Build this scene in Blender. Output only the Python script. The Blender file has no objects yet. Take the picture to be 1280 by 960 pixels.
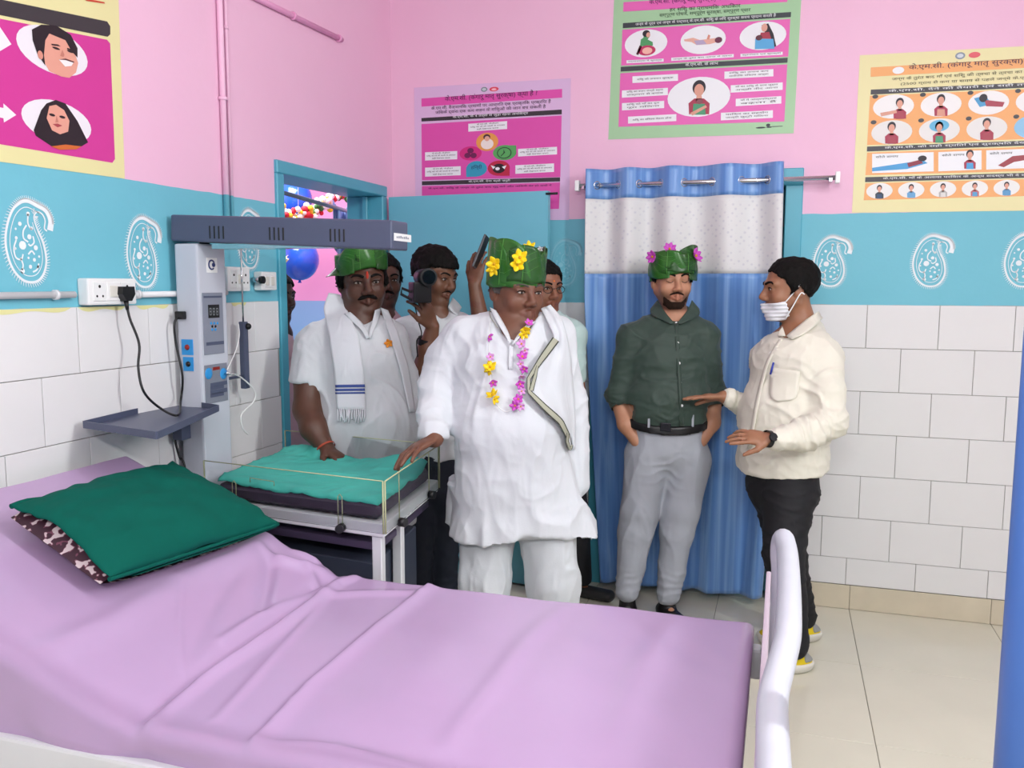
import bpy, bmesh, math, random
import numpy as np
from mathutils import Vector, Matrix

sc = bpy.context.scene
col = sc.collection
random.seed(7)
RNG = np.random.default_rng(11)

# ------------------------------------------------------------------ camera
F = 1075.8
YAW, PIT, ROL = math.radians(17.47), math.radians(6.563), math.radians(0.134)
CAM = np.array([2.0736, -4.3972, 1.58])
_f = np.array([-math.sin(YAW) * math.cos(PIT), math.cos(YAW) * math.cos(PIT), -math.sin(PIT)])
_r = np.array([math.cos(YAW), math.sin(YAW), 0.0])
_u = np.cross(_r, _f)
_c, _s = math.cos(ROL), math.sin(ROL)
CR, CU = _c * _r + _s * _u, -_s * _r + _c * _u
MV = np.array([CR, -CU, _f])
cd = bpy.data.cameras.new('camera')
cam = bpy.data.objects.new('camera', cd)
col.objects.link(cam)
cd.sensor_fit = 'HORIZONTAL'
cd.sensor_width = 36.0
cd.lens = F / 1280 * 36.0
cd.clip_start = 0.05
cam.matrix_world = Matrix(((CR[0], CU[0], -_f[0], CAM[0]), (CR[1], CU[1], -_f[1], CAM[1]),
                           (CR[2], CU[2], -_f[2], CAM[2]), (0, 0, 0, 1)))
sc.camera = cam

# ------------------------------------------------------------------ world, exposure
w = bpy.data.worlds.new('world')
sc.world = w
w.use_nodes = True
w.node_tree.nodes['Background'].inputs[0].default_value = (0.75, 0.85, 1.0, 1)
w.node_tree.nodes['Background'].inputs[1].default_value = 0.6
sc.view_settings.view_transform = 'Standard'
sc.view_settings.look = 'None'
sc.view_settings.gamma = 1.0
sc.view_settings.use_curve_mapping = False
sc.view_settings.exposure = -0.05


def lamp(name, loc, target, size, size_y, power, color=(1, 1, 1)):
    ld = bpy.data.lights.new(name, 'AREA')
    ld.shape = 'RECTANGLE'
    ld.size, ld.size_y = size, size_y
    ld.energy = power
    ld.color = color
    o = bpy.data.objects.new(name, ld)
    col.objects.link(o)
    o.location = loc
    d = Vector(target) - Vector(loc)
    o.rotation_euler = d.to_track_quat('-Z', 'Y').to_euler()
    return o


RX, RY, RZ = 4.3, -5.4, 3.3          # room: x 0..RX, y RY..0, z 0..RZ
# two wall tubes with housings, then an added ceiling panel and corridor fill
lamp('tube_light_right', (RX - 0.09, -2.9, 2.55), (0, -2.9, 1.6), 0.06, 1.6, 92, (0.95, 1.0, 0.975))
lamp('tube_light_rear', (2.1, RY + 0.09, 2.6), (2.1, 0, 1.3), 1.4, 0.06, 52, (0.95, 1.0, 0.975))
lamp('ceiling_fill_light', (2.35, -3.0, RZ - 0.06), (2.35, -3.0, 0), 1.2, 1.2, 16, (0.95, 1.0, 0.98))  # unseen panel added to fill the room from above
lamp('corridor_fill_light', (-1.1, 0.2, 2.9), (-1.1, 0.2, 0), 0.9, 0.9, 60, (0.95, 0.98, 1.0))  # added without a fixture so the corridor is bright enough to see


# ------------------------------------------------------------------ helpers
def ray(px, py):
    return MV.T @ np.array([(px - 640) / F, (py - 480) / F, 1.0])


def P(px, py, d):
    """point seen at photo pixel (px,py), d metres in front of the camera"""
    return CAM + ray(px, py) * d


def onp(px, py, ax, val):
    r = ray(px, py)
    return CAM + r * ((val - CAM[ax]) / r[ax])


def V(*a):
    return np.array(a, float)


def nrm(v):
    v = np.asarray(v, float)
    return v / (np.linalg.norm(v) + 1e-12)


def srgb(h):
    if isinstance(h, (tuple, list)):
        return tuple(h)[:3]
    h = h.lstrip('#')
    o = []
    for i in (0, 2, 4):
        c = int(h[i:i + 2], 16) / 255
        o.append(c / 12.92 if c <= 0.04045 else ((c + 0.055) / 1.055) ** 2.4)
    return tuple(o)


MATS = {}


def mat(name, color, rough=0.5, metal=0.0, var=0.04, vscale=6.0, bump=0.0, bscale=80.0, spec=0.5, emit=0.0,
        alpha=1.0, trans=0.0, ior=1.45, sheen=0.0, coat=0.0, sss=0.0, stretch=None, wr=0.0, wscale=14.0):
    """procedural principled material: base colour with slow noise variation and optional bump"""
    if name in MATS:
        return MATS[name]
    m = bpy.data.materials.new(name)
    m.use_nodes = True
    nt = m.node_tree
    N, L = nt.nodes, nt.links
    b = N['Principled BSDF']
    c = srgb(color)
    b.inputs['Base Color'].default_value = (*c, 1)
    b.inputs['Roughness'].default_value = rough
    b.inputs['Metallic'].default_value = metal
    b.inputs['Specular IOR Level'].default_value = spec
    b.inputs['IOR'].default_value = ior
    b.inputs['Transmission Weight'].default_value = trans
    b.inputs['Alpha'].default_value = alpha
    b.inputs['Sheen Weight'].default_value = sheen
    b.inputs['Coat Weight'].default_value = coat
    if sss:
        b.inputs['Subsurface Weight'].default_value = sss
        b.inputs['Subsurface Radius'].default_value = (0.012, 0.005, 0.003)
    if emit:
        b.inputs['Emission Color'].default_value = (*c, 1)
        b.inputs['Emission Strength'].default_value = emit
    tc = N.new('ShaderNodeTexCoord')
    vec = tc.outputs['Object']
    if stretch:
        mp = N.new('ShaderNodeMapping')
        mp.inputs['Scale'].default_value = stretch
        L.new(vec, mp.inputs[0])
        vec = mp.outputs[0]
    if var > 0:
        n = N.new('ShaderNodeTexNoise')
        n.inputs['Scale'].default_value = vscale
        n.inputs['Detail'].default_value = 4
        L.new(vec, n.inputs['Vector'])
        mx = N.new('ShaderNodeMix')
        mx.data_type = 'RGBA'
        L.new(n.outputs['Fac'], mx.inputs['Factor'])
        mx.inputs['A'].default_value = (*[max(0, x * (1 - 2 * var)) for x in c], 1)
        mx.inputs['B'].default_value = (*[min(1, x * (1 + 2 * var)) for x in c], 1)
        L.new(mx.outputs['Result'], b.inputs['Base Color'])
    wrn = None
    if wr > 0:
        wm = N.new('ShaderNodeMapping')
        wm.inputs['Rotation'].default_value = (0.5, 0.35, 0.6)
        wm.inputs['Scale'].default_value = (1.0, 1.0, 0.45)
        L.new(vec, wm.inputs[0])
        wn = N.new('ShaderNodeTexNoise')
        wn.noise_type = 'RIDGED_MULTIFRACTAL'
        wn.inputs['Scale'].default_value = wscale
        wn.inputs['Detail'].default_value = 2
        wn.inputs['Distortion'].default_value = 1.2
        L.new(wm.outputs[0], wn.inputs['Vector'])
        wrn = N.new('ShaderNodeBump')
        wrn.inputs['Strength'].default_value = wr
        wrn.inputs['Distance'].default_value = 0.012
        L.new(wn.outputs['Fac'], wrn.inputs['Height'])
        L.new(wrn.outputs[0], b.inputs['Normal'])
    if bump > 0:
        n2 = N.new('ShaderNodeTexNoise')
        n2.inputs['Scale'].default_value = bscale
        n2.inputs['Detail'].default_value = 3
        L.new(vec, n2.inputs['Vector'])
        bp = N.new('ShaderNodeBump')
        bp.inputs['Strength'].default_value = bump
        bp.inputs['Distance'].default_value = 0.004
        L.new(n2.outputs['Fac'], bp.inputs['Height'])
        if wrn is not None:
            L.new(wrn.outputs[0], bp.inputs['Normal'])
        L.new(bp.outputs[0], b.inputs['Normal'])
    MATS[name] = m
    return m


def tag(o, label=None, cat=None, group=None, kind=None):
    if label:
        o['label'] = label
    if cat:
        o['category'] = cat
    if group:
        o['group'] = group
    if kind:
        o['kind'] = kind
    return o


def empty(name, loc=(0, 0, 0)):
    o = bpy.data.objects.new(name, None)
    o.empty_display_size = 0.05
    o.location = tuple(float(x) for x in loc)
    col.objects.link(o)
    return o


def wloc(o):
    v = np.zeros(3)
    while o is not None:
        v = v + np.array(o.location)
        o = o.parent
    return v


def link(name, me, parent=None, origin=None):
    """link mesh whose vertices are in world coordinates; origin moved to mesh centre"""
    n = len(me.vertices)
    co = np.empty(n * 3, np.float32)
    me.vertices.foreach_get('co', co)
    co = co.reshape(-1, 3)
    if origin is None:
        origin = (co.min(0) + co.max(0)) / 2 if n else np.zeros(3)
    origin = np.asarray(origin, float)
    co -= origin.astype(np.float32)
    me.vertices.foreach_set('co', co.ravel())
    o = bpy.data.objects.new(name, me)
    col.objects.link(o)
    if parent is not None:
        o.parent = parent
        o.location = tuple(origin - wloc(parent))
    else:
        o.location = tuple(origin)
    return o


def np_mesh(name, verts, faces, mats, smooth=True, midx=None):
    """verts (n,3) array, faces: (m,4) int array or list of lists"""
    me = bpy.data.meshes.new(name)
    if isinstance(faces, np.ndarray):
        k = faces.shape[1]
        me.vertices.add(len(verts))
        me.vertices.foreach_set('co', np.asarray(verts, np.float32).ravel())
        me.loops.add(faces.size)
        me.loops.foreach_set('vertex_index', faces.astype(np.int32).ravel())
        me.polygons.add(len(faces))
        me.polygons.foreach_set('loop_start', np.arange(0, faces.size, k, dtype=np.int32))
        me.update(calc_edges=True)
    else:
        me.from_pydata([tuple(map(float, v)) for v in verts], [], [list(map(int, f)) for f in faces])
    if not isinstance(mats, (list, tuple)):
        mats = [mats]
    for m in mats:
        me.materials.append(m)
    if midx is not None:
        me.polygons.foreach_set('material_index', np.asarray(midx, np.int32))
    if smooth:
        me.polygons.foreach_set('use_smooth', np.ones(len(me.polygons), bool))
    me.validate()
    me.update()
    return me


class MB:
    """collects simple shapes (world coordinates) into one mesh"""

    def __init__(s):
        s.bm = bmesh.new()
        s.mi = 0

    def face(s, pts, mi=None):
        vs = [s.bm.verts.new(tuple(map(float, p))) for p in pts]
        try:
            f = s.bm.faces.new(vs)
            f.material_index = s.mi if mi is None else mi
            return f
        except ValueError:
            return None

    def box(s, lo, hi, bevel=0.0, M=None, seg=2):
        lo, hi = np.minimum(lo, hi), np.maximum(lo, hi)
        b2 = bmesh.new()
        bmesh.ops.create_cube(b2, size=1.0)
        for v in b2.verts:
            v.co = Vector([float(lo[i] + (v.co[i] + 0.5) * (hi[i] - lo[i])) for i in range(3)])
        if bevel > 0:
            bmesh.ops.bevel(b2, geom=list(b2.edges), offset=bevel, segments=seg, affect='EDGES', profile=0.6)
        s._merge(b2, M)
        return s

    def _merge(s, b2, M=None, smooth=False):
        mp = {}
        for v in b2.verts:
            c = v.co if M is None else M @ v.co
            mp[v] = s.bm.verts.new(c)
        for f in b2.faces:
            try:
                nf = s.bm.faces.new([mp[v] for v in f.verts])
                nf.material_index = s.mi
                nf.smooth = smooth or f.smooth
            except ValueError:
                pass
        b2.free()

    def tube(s, pts, r, seg=10, cap=True, closed=False):
        """tube along a polyline; r number or list"""
        pts = [np.asarray(p, float) for p in pts]
        n = len(pts)
        rs = [r] * n if np.isscalar(r) else list(r)
        rings = []
        prev = None
        for i, p in enumerate(pts):
            if closed:
                t = nrm(pts[(i + 1) % n] - pts[i - 1])
            else:
                t = nrm(pts[min(i + 1, n - 1)] - pts[max(i - 1, 0)])
            if prev is None:
                a = np.array([0, 0, 1.0]) if abs(t[2]) < 0.9 else np.array([1.0, 0, 0])
                nx = nrm(np.cross(t, a))
            else:
                nx = nrm(prev - t * np.dot(prev, t))
            prev = nx
            ny = np.cross(t, nx)
            rings.append([s.bm.verts.new(tuple(p + rs[i] * (math.cos(2 * math.pi * j / seg) * nx + math.sin(2 * math.pi * j / seg) * ny)))
                          for j in range(seg)])
        m = n if closed else n - 1
        for i in range(m):
            a, b = rings[i], rings[(i + 1) % n]
            for j in range(seg):
                f = s.bm.faces.new([a[j], a[(j + 1) % seg], b[(j + 1) % seg], b[j]])
                f.smooth = True
                f.material_index = s.mi
        if cap and not closed:
            for rg, rev in ((rings[0], True), (rings[-1], False)):
                try:
                    f = s.bm.faces.new(list(reversed(rg)) if rev else rg)
                    f.material_index = s.mi
                except ValueError:
                    pass
        return s

    def cyl(s, a, b, r, seg=16):
        return s.tube([a, b], r, seg)

    def ball(s, c, r, R=None, seg=14, rings=9):
        """ellipsoid; r scalar or 3; R 3x3 columns = axes"""
        b2 = bmesh.new()
        bmesh.ops.create_uvsphere(b2, u_segments=seg, v_segments=rings, radius=1.0)
        rr = np.array([r] * 3 if np.isscalar(r) else r, float)
        A = np.eye(3) if R is None else np.asarray(R)
        for v in b2.verts:
            q = A @ (np.array(v.co) * rr) + np.asarray(c)
            v.co = Vector(tuple(map(float, q)))
        s._merge(b2, None, True)
        return s

    def prism(s, pts, depth_vec):
        """extrude polygon pts by vector"""
        dv = np.asarray(depth_vec, float)
        a = [s.bm.verts.new(tuple(map(float, p))) for p in pts]
        b = [s.bm.verts.new(tuple(map(float, np.asarray(p) + dv))) for p in pts]
        n = len(pts)
        fs = [list(reversed(a)), b] + [[a[i], a[(i + 1) % n], b[(i + 1) % n], b[i]] for i in range(n)]
        for q in fs:
            try:
                f = s.bm.faces.new(q)
                f.material_index = s.mi
            except ValueError:
                pass
        return s

    def sheet(s, grid, thick=0.0, mi=None):
        """grid (n,m,3) -> quad surface, optionally with thickness along normals"""
        g = np.asarray(grid, float)
        n, m = g.shape[:2]
        du = np.gradient(g, axis=0)
        dv = np.gradient(g, axis=1)
        nn = np.cross(du, dv)
        nn /= np.linalg.norm(nn, axis=2, keepdims=True) + 1e-12
        layers = [g] if thick == 0 else [g + nn * thick / 2, g - nn * thick / 2]
        vs = [[[s.bm.verts.new(tuple(L[i, j])) for j in range(m)] for i in range(n)] for L in layers]
        k = s.mi if mi is None else mi

        def q(l):
            try:
                f = s.bm.faces.new(l)
                f.smooth = True
                f.material_index = k
            except ValueError:
                pass
        for i in range(n - 1):
            for j in range(m - 1):
                q([vs[0][i][j], vs[0][i + 1][j], vs[0][i + 1][j + 1], vs[0][i][j + 1]])
                if thick:
                    q([vs[1][i][j + 1], vs[1][i + 1][j + 1], vs[1][i + 1][j], vs[1][i][j]])
        if thick:
            for i in range(n - 1):
                for j in (0, m - 1):
                    q([vs[0][i][j], vs[1][i][j], vs[1][i + 1][j], vs[0][i + 1][j]])
            for j in range(m - 1):
                for i in (0, n - 1):
                    q([vs[0][i][j], vs[0][i][j + 1], vs[1][i][j + 1], vs[1][i][j]])
        return s

    def build(s, name, mats, parent=None, origin=None, smooth=None):
        me = bpy.data.meshes.new(name)
        bmesh.ops.recalc_face_normals(s.bm, faces=list(s.bm.faces))
        s.bm.to_mesh(me)
        s.bm.free()
        for m in (mats if isinstance(mats, (list, tuple)) else [mats]):
            me.materials.append(m)
        if smooth:
            for p in me.polygons:
                p.use_smooth = True
        return link(name, me, parent, origin)


def smooth_path(pts, n=8):
    """Catmull-Rom through points"""
    p = [np.asarray(q, float) for q in pts]
    p = [2 * p[0] - p[1]] + p + [2 * p[-1] - p[-2]]
    out = []
    for i in range(1, len(p) - 2):
        for k in range(n):
            t = k / n
            a, b, c, d = p[i - 1], p[i], p[i + 1], p[i + 2]
            out.append(0.5 * (2 * b + (c - a) * t + (2 * a - 5 * b + 4 * c - d) * t * t + (3 * b - a - 3 * c + d) * t ** 3))
    out.append(p[-2])
    return out


# value noise (numpy)
_LAT = RNG.random((32, 32, 32)).astype(np.float32) * 2 - 1


def vnoise(Pn):
    Pn = np.asarray(Pn, np.float32)
    i0 = np.floor(Pn).astype(int)
    f = Pn - i0
    f = f * f * (3 - 2 * f)
    out = 0
    for dx in (0, 1):
        for dy in (0, 1):
            for dz in (0, 1):
                wgt = (f[:, 0] if dx else 1 - f[:, 0]) * (f[:, 1] if dy else 1 - f[:, 1]) * (f[:, 2] if dz else 1 - f[:, 2])
                out = out + wgt * _LAT[(i0[:, 0] + dx) % 32, (i0[:, 1] + dy) % 32, (i0[:, 2] + dz) % 32]
    return out
# ------------------------------------------------------------------ setting
Z_TILE_B, Z_TILE_L, Z_PINK = 1.491, 1.51, 1.918


def wall_material(name, ztile, zpink, below):
    m = bpy.data.materials.new(name)
    m.use_nodes = True
    nt = m.node_tree
    N, L = nt.nodes, nt.links
    b = N['Principled BSDF']
    b.inputs['Roughness'].default_value = 0.55
    g = N.new('ShaderNodeNewGeometry')
    sx = N.new('ShaderNodeSeparateXYZ')
    L.new(g.outputs['Position'], sx.inputs[0])
    n = N.new('ShaderNodeTexNoise')
    n.inputs['Scale'].default_value = 7
    L.new(g.outputs['Position'], n.inputs['Vector'])
    ma = N.new('ShaderNodeMath')
    ma.operation = 'MULTIPLY_ADD'
    ma.inputs[1].default_value = 0.012
    L.new(n.outputs['Fac'], ma.inputs[0])
    L.new(sx.outputs['Z'], ma.inputs[2])

    def step(z, src):
        q = N.new('ShaderNodeMath')
        q.operation = 'GREATER_THAN'
        q.inputs[1].default_value = z
        L.new(src, q.inputs[0])
        return q.outputs[0]

    def mix(fac, a, c):
        q = N.new('ShaderNodeMix')
        q.data_type = 'RGBA'
        L.new(fac, q.inputs['Factor'])
        for k, v in (('A', a), ('B', c)):
            if isinstance(v, str):
                q.inputs[k].default_value = (*srgb(v), 1)
            else:
                L.new(v, q.inputs[k])
        return q.outputs['Result']
    n2 = N.new('ShaderNodeTexNoise')
    n2.inputs['Scale'].default_value = 2.2
    n2.inputs['Detail'].default_value = 5
    L.new(g.outputs['Position'], n2.inputs['Vector'])
    pink = mix(n2.outputs['Fac'], '#eebbd8', '#f2c4de')
    teal = mix(n2.outputs['Fac'], '#68b8cc', '#76c2d4')
    c1 = mix(step(zpink + 0.006, ma.outputs[0]), teal, pink)
    c2 = mix(step(ztile + 0.006, ma.outputs[0]), below, c1)
    L.new(c2, b.inputs['Base Color'])
    n3 = N.new('ShaderNodeTexNoise')
    n3.inputs['Scale'].default_value = 35
    L.new(g.outputs['Position'], n3.inputs['Vector'])
    bp = N.new('ShaderNodeBump')
    bp.inputs['Strength'].default_value = 0.08
    bp.inputs['Distance'].default_value = 0.01
    L.new(n3.outputs['Fac'], bp.inputs['Height'])
    L.new(bp.outputs[0], b.inputs['Normal'])
    return m


M_wb = wall_material('painted_plaster_back', Z_TILE_B, Z_PINK, '#a9a6a0')
M_wl = wall_material('painted_plaster_left', Z_TILE_L, Z_PINK + 0.005, '#a9a6a0')
M_wo = wall_material('painted_plaster_other', Z_TILE_B, Z_PINK, '#e2e1e2')
M_tile = mat('glazed_white_tile', '#e6e5e6', 0.28, var=0.02, vscale=3, bump=0.03, bscale=12)
M_skirt = mat('beige_skirting_tile', '#d3c8b2', 0.3, var=0.07, vscale=7)
M_floor = mat('vitrified_floor_tile', '#dad5c4', 0.14, var=0.035, vscale=3.5)
M_grout = mat('grey_grout', '#8d877c', 0.9, var=0.05)
M_teal = mat('teal_enamel_paint', '#52a9bf', 0.35, var=0.03, vscale=4)
M_teal2 = mat('teal_door_paint', '#6fbdd0', 0.32, var=0.03, vscale=3)
M_ceil = mat('white_ceiling_paint', '#f1efec', 0.8, var=0.01)
M_white = mat('white_plastic', '#eceded', 0.3, var=0.01)
M_black = mat('black_plastic', '#141518', 0.4, var=0.02)
M_steel = mat('polished_steel', '#c9c9cc', 0.18, metal=1.0, var=0.02)
M_yel = mat('pale_yellow_primer', '#e3e0a0', 0.7, var=0.05)

# door 1 opening in the left wall (to the corridor), door 2 in the back wall behind the curtain
D1 = (-1.16, -0.10, 2.104)        # y0, y1, top incl. frame
D2 = (1.12, 2.14, 2.135)          # x0, x1, top


def slab(name, boxes, m, parent=None):
    b = MB()
    for lo, hi in boxes:
        b.box(np.array(lo), np.array(hi))
    o = b.build(name, m, parent)
    if parent is None:
        o['kind'] = 'structure'
    return o


WT = 0.2
wall_left = slab('wall_left', [((-WT, RY, 0), (0, D1[0], RZ)), ((-WT, D1[1], 0), (0, 0, RZ)), ((-WT, D1[0], D1[2]), (0, D1[1], RZ))], M_wl)
wall_back = slab('wall_back', [((-WT, 0, 0), (D2[0], WT, RZ)), ((D2[1], 0, 0), (RX, WT, RZ)), ((D2[0], 0, D2[2]), (D2[1], WT, RZ))], M_wb)
wall_right = slab('wall_right', [((RX, RY, 0), (RX + WT, WT, RZ))], M_wo)
wall_front = slab('wall_front', [((-WT, RY - WT, 0), (RX + WT, RY, RZ))], M_wo)
ceiling = slab('ceiling', [((-WT, RY - WT, RZ), (RX + WT, WT, RZ + 0.1))], M_ceil)
floor = slab('floor', [((-2.4, RY - WT, -0.12), (RX + WT, 2.6, -0.004))], M_grout)

# corridor behind door 1 and room behind door 2
M_cor = bpy.data.materials.new('corridor_wall_paint')
M_cor.use_nodes = True
_nt = M_cor.node_tree
_g = _nt.nodes.new('ShaderNodeNewGeometry')
_sx = _nt.nodes.new('ShaderNodeSeparateXYZ')
_gt = _nt.nodes.new('ShaderNodeMath')
_gt.operation = 'GREATER_THAN'
_gt.inputs[1].default_value = 1.45
_mx = _nt.nodes.new('ShaderNodeMix')
_mx.data_type = 'RGBA'
_mx.inputs['A'].default_value = (*srgb('#8fbcdc'), 1)
_mx.inputs['B'].default_value = (*srgb('#f0a9d0'), 1)
_nt.links.new(_g.outputs['Position'], _sx.inputs[0])
_nt.links.new(_sx.outputs['Z'], _gt.inputs[0])
_nt.links.new(_gt.outputs[0], _mx.inputs['Factor'])
_nt.links.new(_mx.outputs['Result'], _nt.nodes['Principled BSDF'].inputs['Base Color'])
slab('wall_corridor_far', [((-2.2, -2.6, 0), (-2.0, 2.6, RZ))], M_cor)
slab('wall_corridor_end', [((-2.2, 1.75, 0), (-WT, 1.95, RZ))], M_cor)
slab('wall_corridor_near', [((-2.2, -2.8, 0), (-WT, -2.6, RZ))], M_cor)
slab('wall_corridor_side', [((-WT - 0.001, WT, 0), (0, 1.95, RZ))], M_cor)
slab('ceiling_corridor', [((-2.2, -2.8, RZ), (-WT, 2.6, RZ + 0.1))], M_ceil)
slab('wall_beyond_door', [((0.9, 0.9, 0), (2.4, 1.0, RZ)), ((0.8, WT, 0), (0.9, 1.0, RZ)), ((2.4, WT, 0), (2.5, 1.0, RZ)),
                          ((0.8, WT, RZ), (2.5, 1.0, RZ + 0.1))], M_wo)

# ---- wall tiles: one object per tile
TW, TH, G = 0.3105, 0.2047, 0.0012


def tile_mesh(wd, ht, th, m, axis, name='wall_tile'):
    b = MB()
    if axis == 'x':
        b.box(V(-wd / 2, -th, -ht / 2), V(wd / 2, 0.0, ht / 2), 0.0012, seg=1)
    elif axis == 'y':
        b.box(V(0.0, -wd / 2, -ht / 2), V(th, wd / 2, ht / 2), 0.0012, seg=1)
    else:
        b.box(V(-wd / 2, -ht / 2, -th), V(wd / 2, ht / 2, 0.0), 0.001, seg=1)
    me = bpy.data.meshes.new(name)
    bmesh.ops.recalc_face_normals(b.bm, faces=list(b.bm.faces))
    b.bm.to_mesh(me)
    b.bm.free()
    me.materials.append(m)
    return me


_tc = {}


def put_tile(name, axis, a0, a1, z0, z1, th, m, parent, jit=0.0006):
    wd, ht = round(a1 - a0 - 2 * G, 4), round(z1 - z0 - 2 * G, 4)
    if wd < 0.015 or ht < 0.015:
        return
    k = (axis, wd, ht, th, m.name)
    if k not in _tc:
        _tc[k] = tile_mesh(wd, ht, th, m, axis, name)
    o = bpy.data.objects.new(name, _tc[k])
    col.objects.link(o)
    o.parent = parent
    pl = wloc(parent)
    j = random.uniform(-jit, jit)
    if axis == 'x':
        o.location = Vector(((a0 + a1) / 2, j, (z0 + z1) / 2)) - Vector(pl)
    elif axis == 'y':
        o.location = Vector((j, (a0 + a1) / 2, (z0 + z1) / 2)) - Vector(pl)
    else:
        o.location = Vector(((a0 + a1) / 2, (z0 + z1) / 2, -0.0002 + j)) - Vector(pl)


def course(axis, z0, z1, off, lo, hi, gaps, parent):
    n0 = math.floor((lo - off) / TW)
    a = off + n0 * TW
    while a < hi:
        p, q = max(a, lo), min(a + TW, hi)
        segs = [(p, q)]
        for g0, g1 in gaps:
            ns = []
            for s0, s1 in segs:
                if s1 <= g0 or s0 >= g1:
                    ns.append((s0, s1))
                else:
                    if s0 < g0:
                        ns.append((s0, g0))
                    if s1 > g1:
                        ns.append((g1, s1))
            segs = ns
        for s0, s1 in segs:
            put_tile('wall_tile', axis, s0, s1, z0, z1, 0.007, M_tile, parent)
        a += TW


rows_b = [1.491, 1.286, 1.079, 0.872, 0.667, 0.458, 0.256, 0.122]
offs_b = [2.449, 2.604, 2.435, 2.605, 2.455, 2.600, 2.410]
for i in range(7):
    course('x', rows_b[i + 1], rows_b[i], offs_b[i], 0.012, RX, [(D2[0] - 0.005, D2[1] + 0.005)], wall_back)
rows_l = [1.510, 1.306, 1.101, 0.896, 0.691, 0.486, 0.281, 0.122]
offs_l = [-2.274, -2.420, -2.250, -2.43, -2.26, -2.42, -2.25]
for i in range(7):
    course('y', rows_l[i + 1], rows_l[i], offs_l[i], -4.2, -0.012, [(D1[0] - 0.005, D1[1] + 0.005)], wall_left)

# yellow primer showing where the paint meets the tiles on the left wall
for y0, y1 in ((-2.60, -2.30), (-2.27, -2.07), (-2.02, -1.86), (-1.50, -1.40)):
    b = MB()
    pts = []
    n = 14
    for i in range(n + 1):
        t = i / n
        pts.append(V(0.0076, y0 + (y1 - y0) * t, 1.5085))
    for i in range(n, -1, -1):
        t = i / n
        pts.append(V(0.0076, y0 + (y1 - y0) * t, 1.5085 - 0.012 * math.sin(math.pi * t) ** 0.5 - 0.005 * math.sin(9 * t)))
    b.prism(pts, (0.0004, 0, 0))
    b.build('primer_patch', M_yel, wall_left)

# skirting
bb = slab('baseboard_back', [((0.0, -0.006, 0.0), (D2[0] - 0.005, 0.0, 0.12)), ((D2[1] + 0.005, -0.006, 0.0), (RX, 0, 0.12))], M_grout)
for x0 in np.arange(2.432 - 4 * 0.62, RX, 0.62):
    for s0, s1 in ((max(x0, 0.01), min(x0 + 0.62, D2[0] - 0.006)), (max(x0, D2[1] + 0.006), min(x0 + 0.62, RX))):
        if s1 - s0 > 0.03:
            put_tile('skirting_tile', 'x', s0, s1, 0.0, 0.121, 0.011, M_skirt, bb)
bl = slab('baseboard_left', [((0.0, -4.2, 0.0), (0.006, D1[0] - 0.005, 0.12))], M_grout)
for y0 in np.arange(-4.2, D1[0] - 0.05, 0.62):
    put_tile('skirting_tile', 'y', y0, min(y0 + 0.62, D1[0] - 0.006), 0.0, 0.121, 0.011, M_skirt, bl)

# floor tiles (room and corridor)
FT = 0.6615
for ix in range(-7, 4):
    for iy in range(-9, 5):
        x0, y0 = 2.432 + ix * 0.624, -0.004 + iy * FT
        x1, y1 = x0 + 0.624, y0 + FT
        if x1 < -2.0 or x0 > RX or y0 > 1.9 or y1 < RY:
            continue
        if y0 >= -0.01 and x0 > 0.0 and not (0.7 < x0 < 2.5):
            continue
        put_tile('floor_tile', 'z', x0, x1, y0, y1, 0.004, M_floor, floor, 0.0)


# ---- door frames
def frame(name, pieces):
    r = empty(name, tuple((np.array(pieces[0][1]) + np.array(pieces[0][2])) / 2 * V(1, 1, 0)))
    r['kind'] = 'structure'
    for nm, lo, hi in pieces:
        MB().box(np.array(lo), np.array(hi), 0.004, seg=1).build(nm, M_teal, r)
    return r


fw = 0.055
door_1 = frame('door_1', [
    ('jamb', (-WT, D1[0], 0), (0.014, D1[0] + fw, D1[2] - fw)),
    ('jamb', (-WT, D1[1] - fw, 0), (0.014, D1[1], D1[2] - fw)),
    ('head', (-WT, D1[0], D1[2] - fw), (0.016, D1[1], D1[2])),
    ('stop_bead', (-0.10, D1[0] + fw, 0), (-0.07, D1[0] + fw + 0.02, D1[2] - fw)),
    ('stop_bead', (-0.10, D1[1] - fw - 0.02, 0), (-0.07, D1[1] - fw, D1[2] - fw))])
door_2 = frame('door_2', [
    ('jamb', (D2[0], -0.016, 0), (D2[0] + 0.08, WT, D2[2] - 0.08)),
    ('jamb', (D2[1] - 0.08, -0.016, 0), (D2[1], WT, D2[2] - 0.08)),
    ('head', (D2[0], -0.018, D2[2] - 0.08), (D2[1], WT, D2[2]))])
b = MB()
b.box(V(D2[0] + 0.085, 0.10, 0.01), V(D2[1] - 0.085, 0.135, D2[2] - 0.085), 0.003)
b.build('leaf', M_teal2, door_2)
# open door leaf of door 1, swung back against the back wall
hx, hy = 0.035, -0.125
ex, ey = onp(685, 237, 2, 2.05)[:2]
dv = nrm(V(ex - hx, ey - hy, 0))
nv = V(dv[1], -dv[0], 0)
Ld = math.hypot(ex - hx, ey - hy)
leaf = empty('door_leaf', (hx, hy, 0))
tag(leaf, 'open teal flush door leaf swung back against the rear wall', 'door')
b = MB()
b.prism([V(hx, hy, 0.012), V(ex, ey, 0.012), V(ex, ey, 2.045), V(hx, hy, 2.045)], nv * -0.035)
b.build('panel', M_teal2, leaf)
for zz in (0.3, 1.05, 1.8):
    b = MB()
    b.cyl(V(hx - 0.004, hy + 0.004, zz - 0.05), V(hx - 0.004, hy + 0.004, zz + 0.05), 0.008, 10)
    b.build('hinge', M_steel, leaf)
b = MB()
q = V(hx, hy, 0) + dv * (Ld - 0.07)
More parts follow.
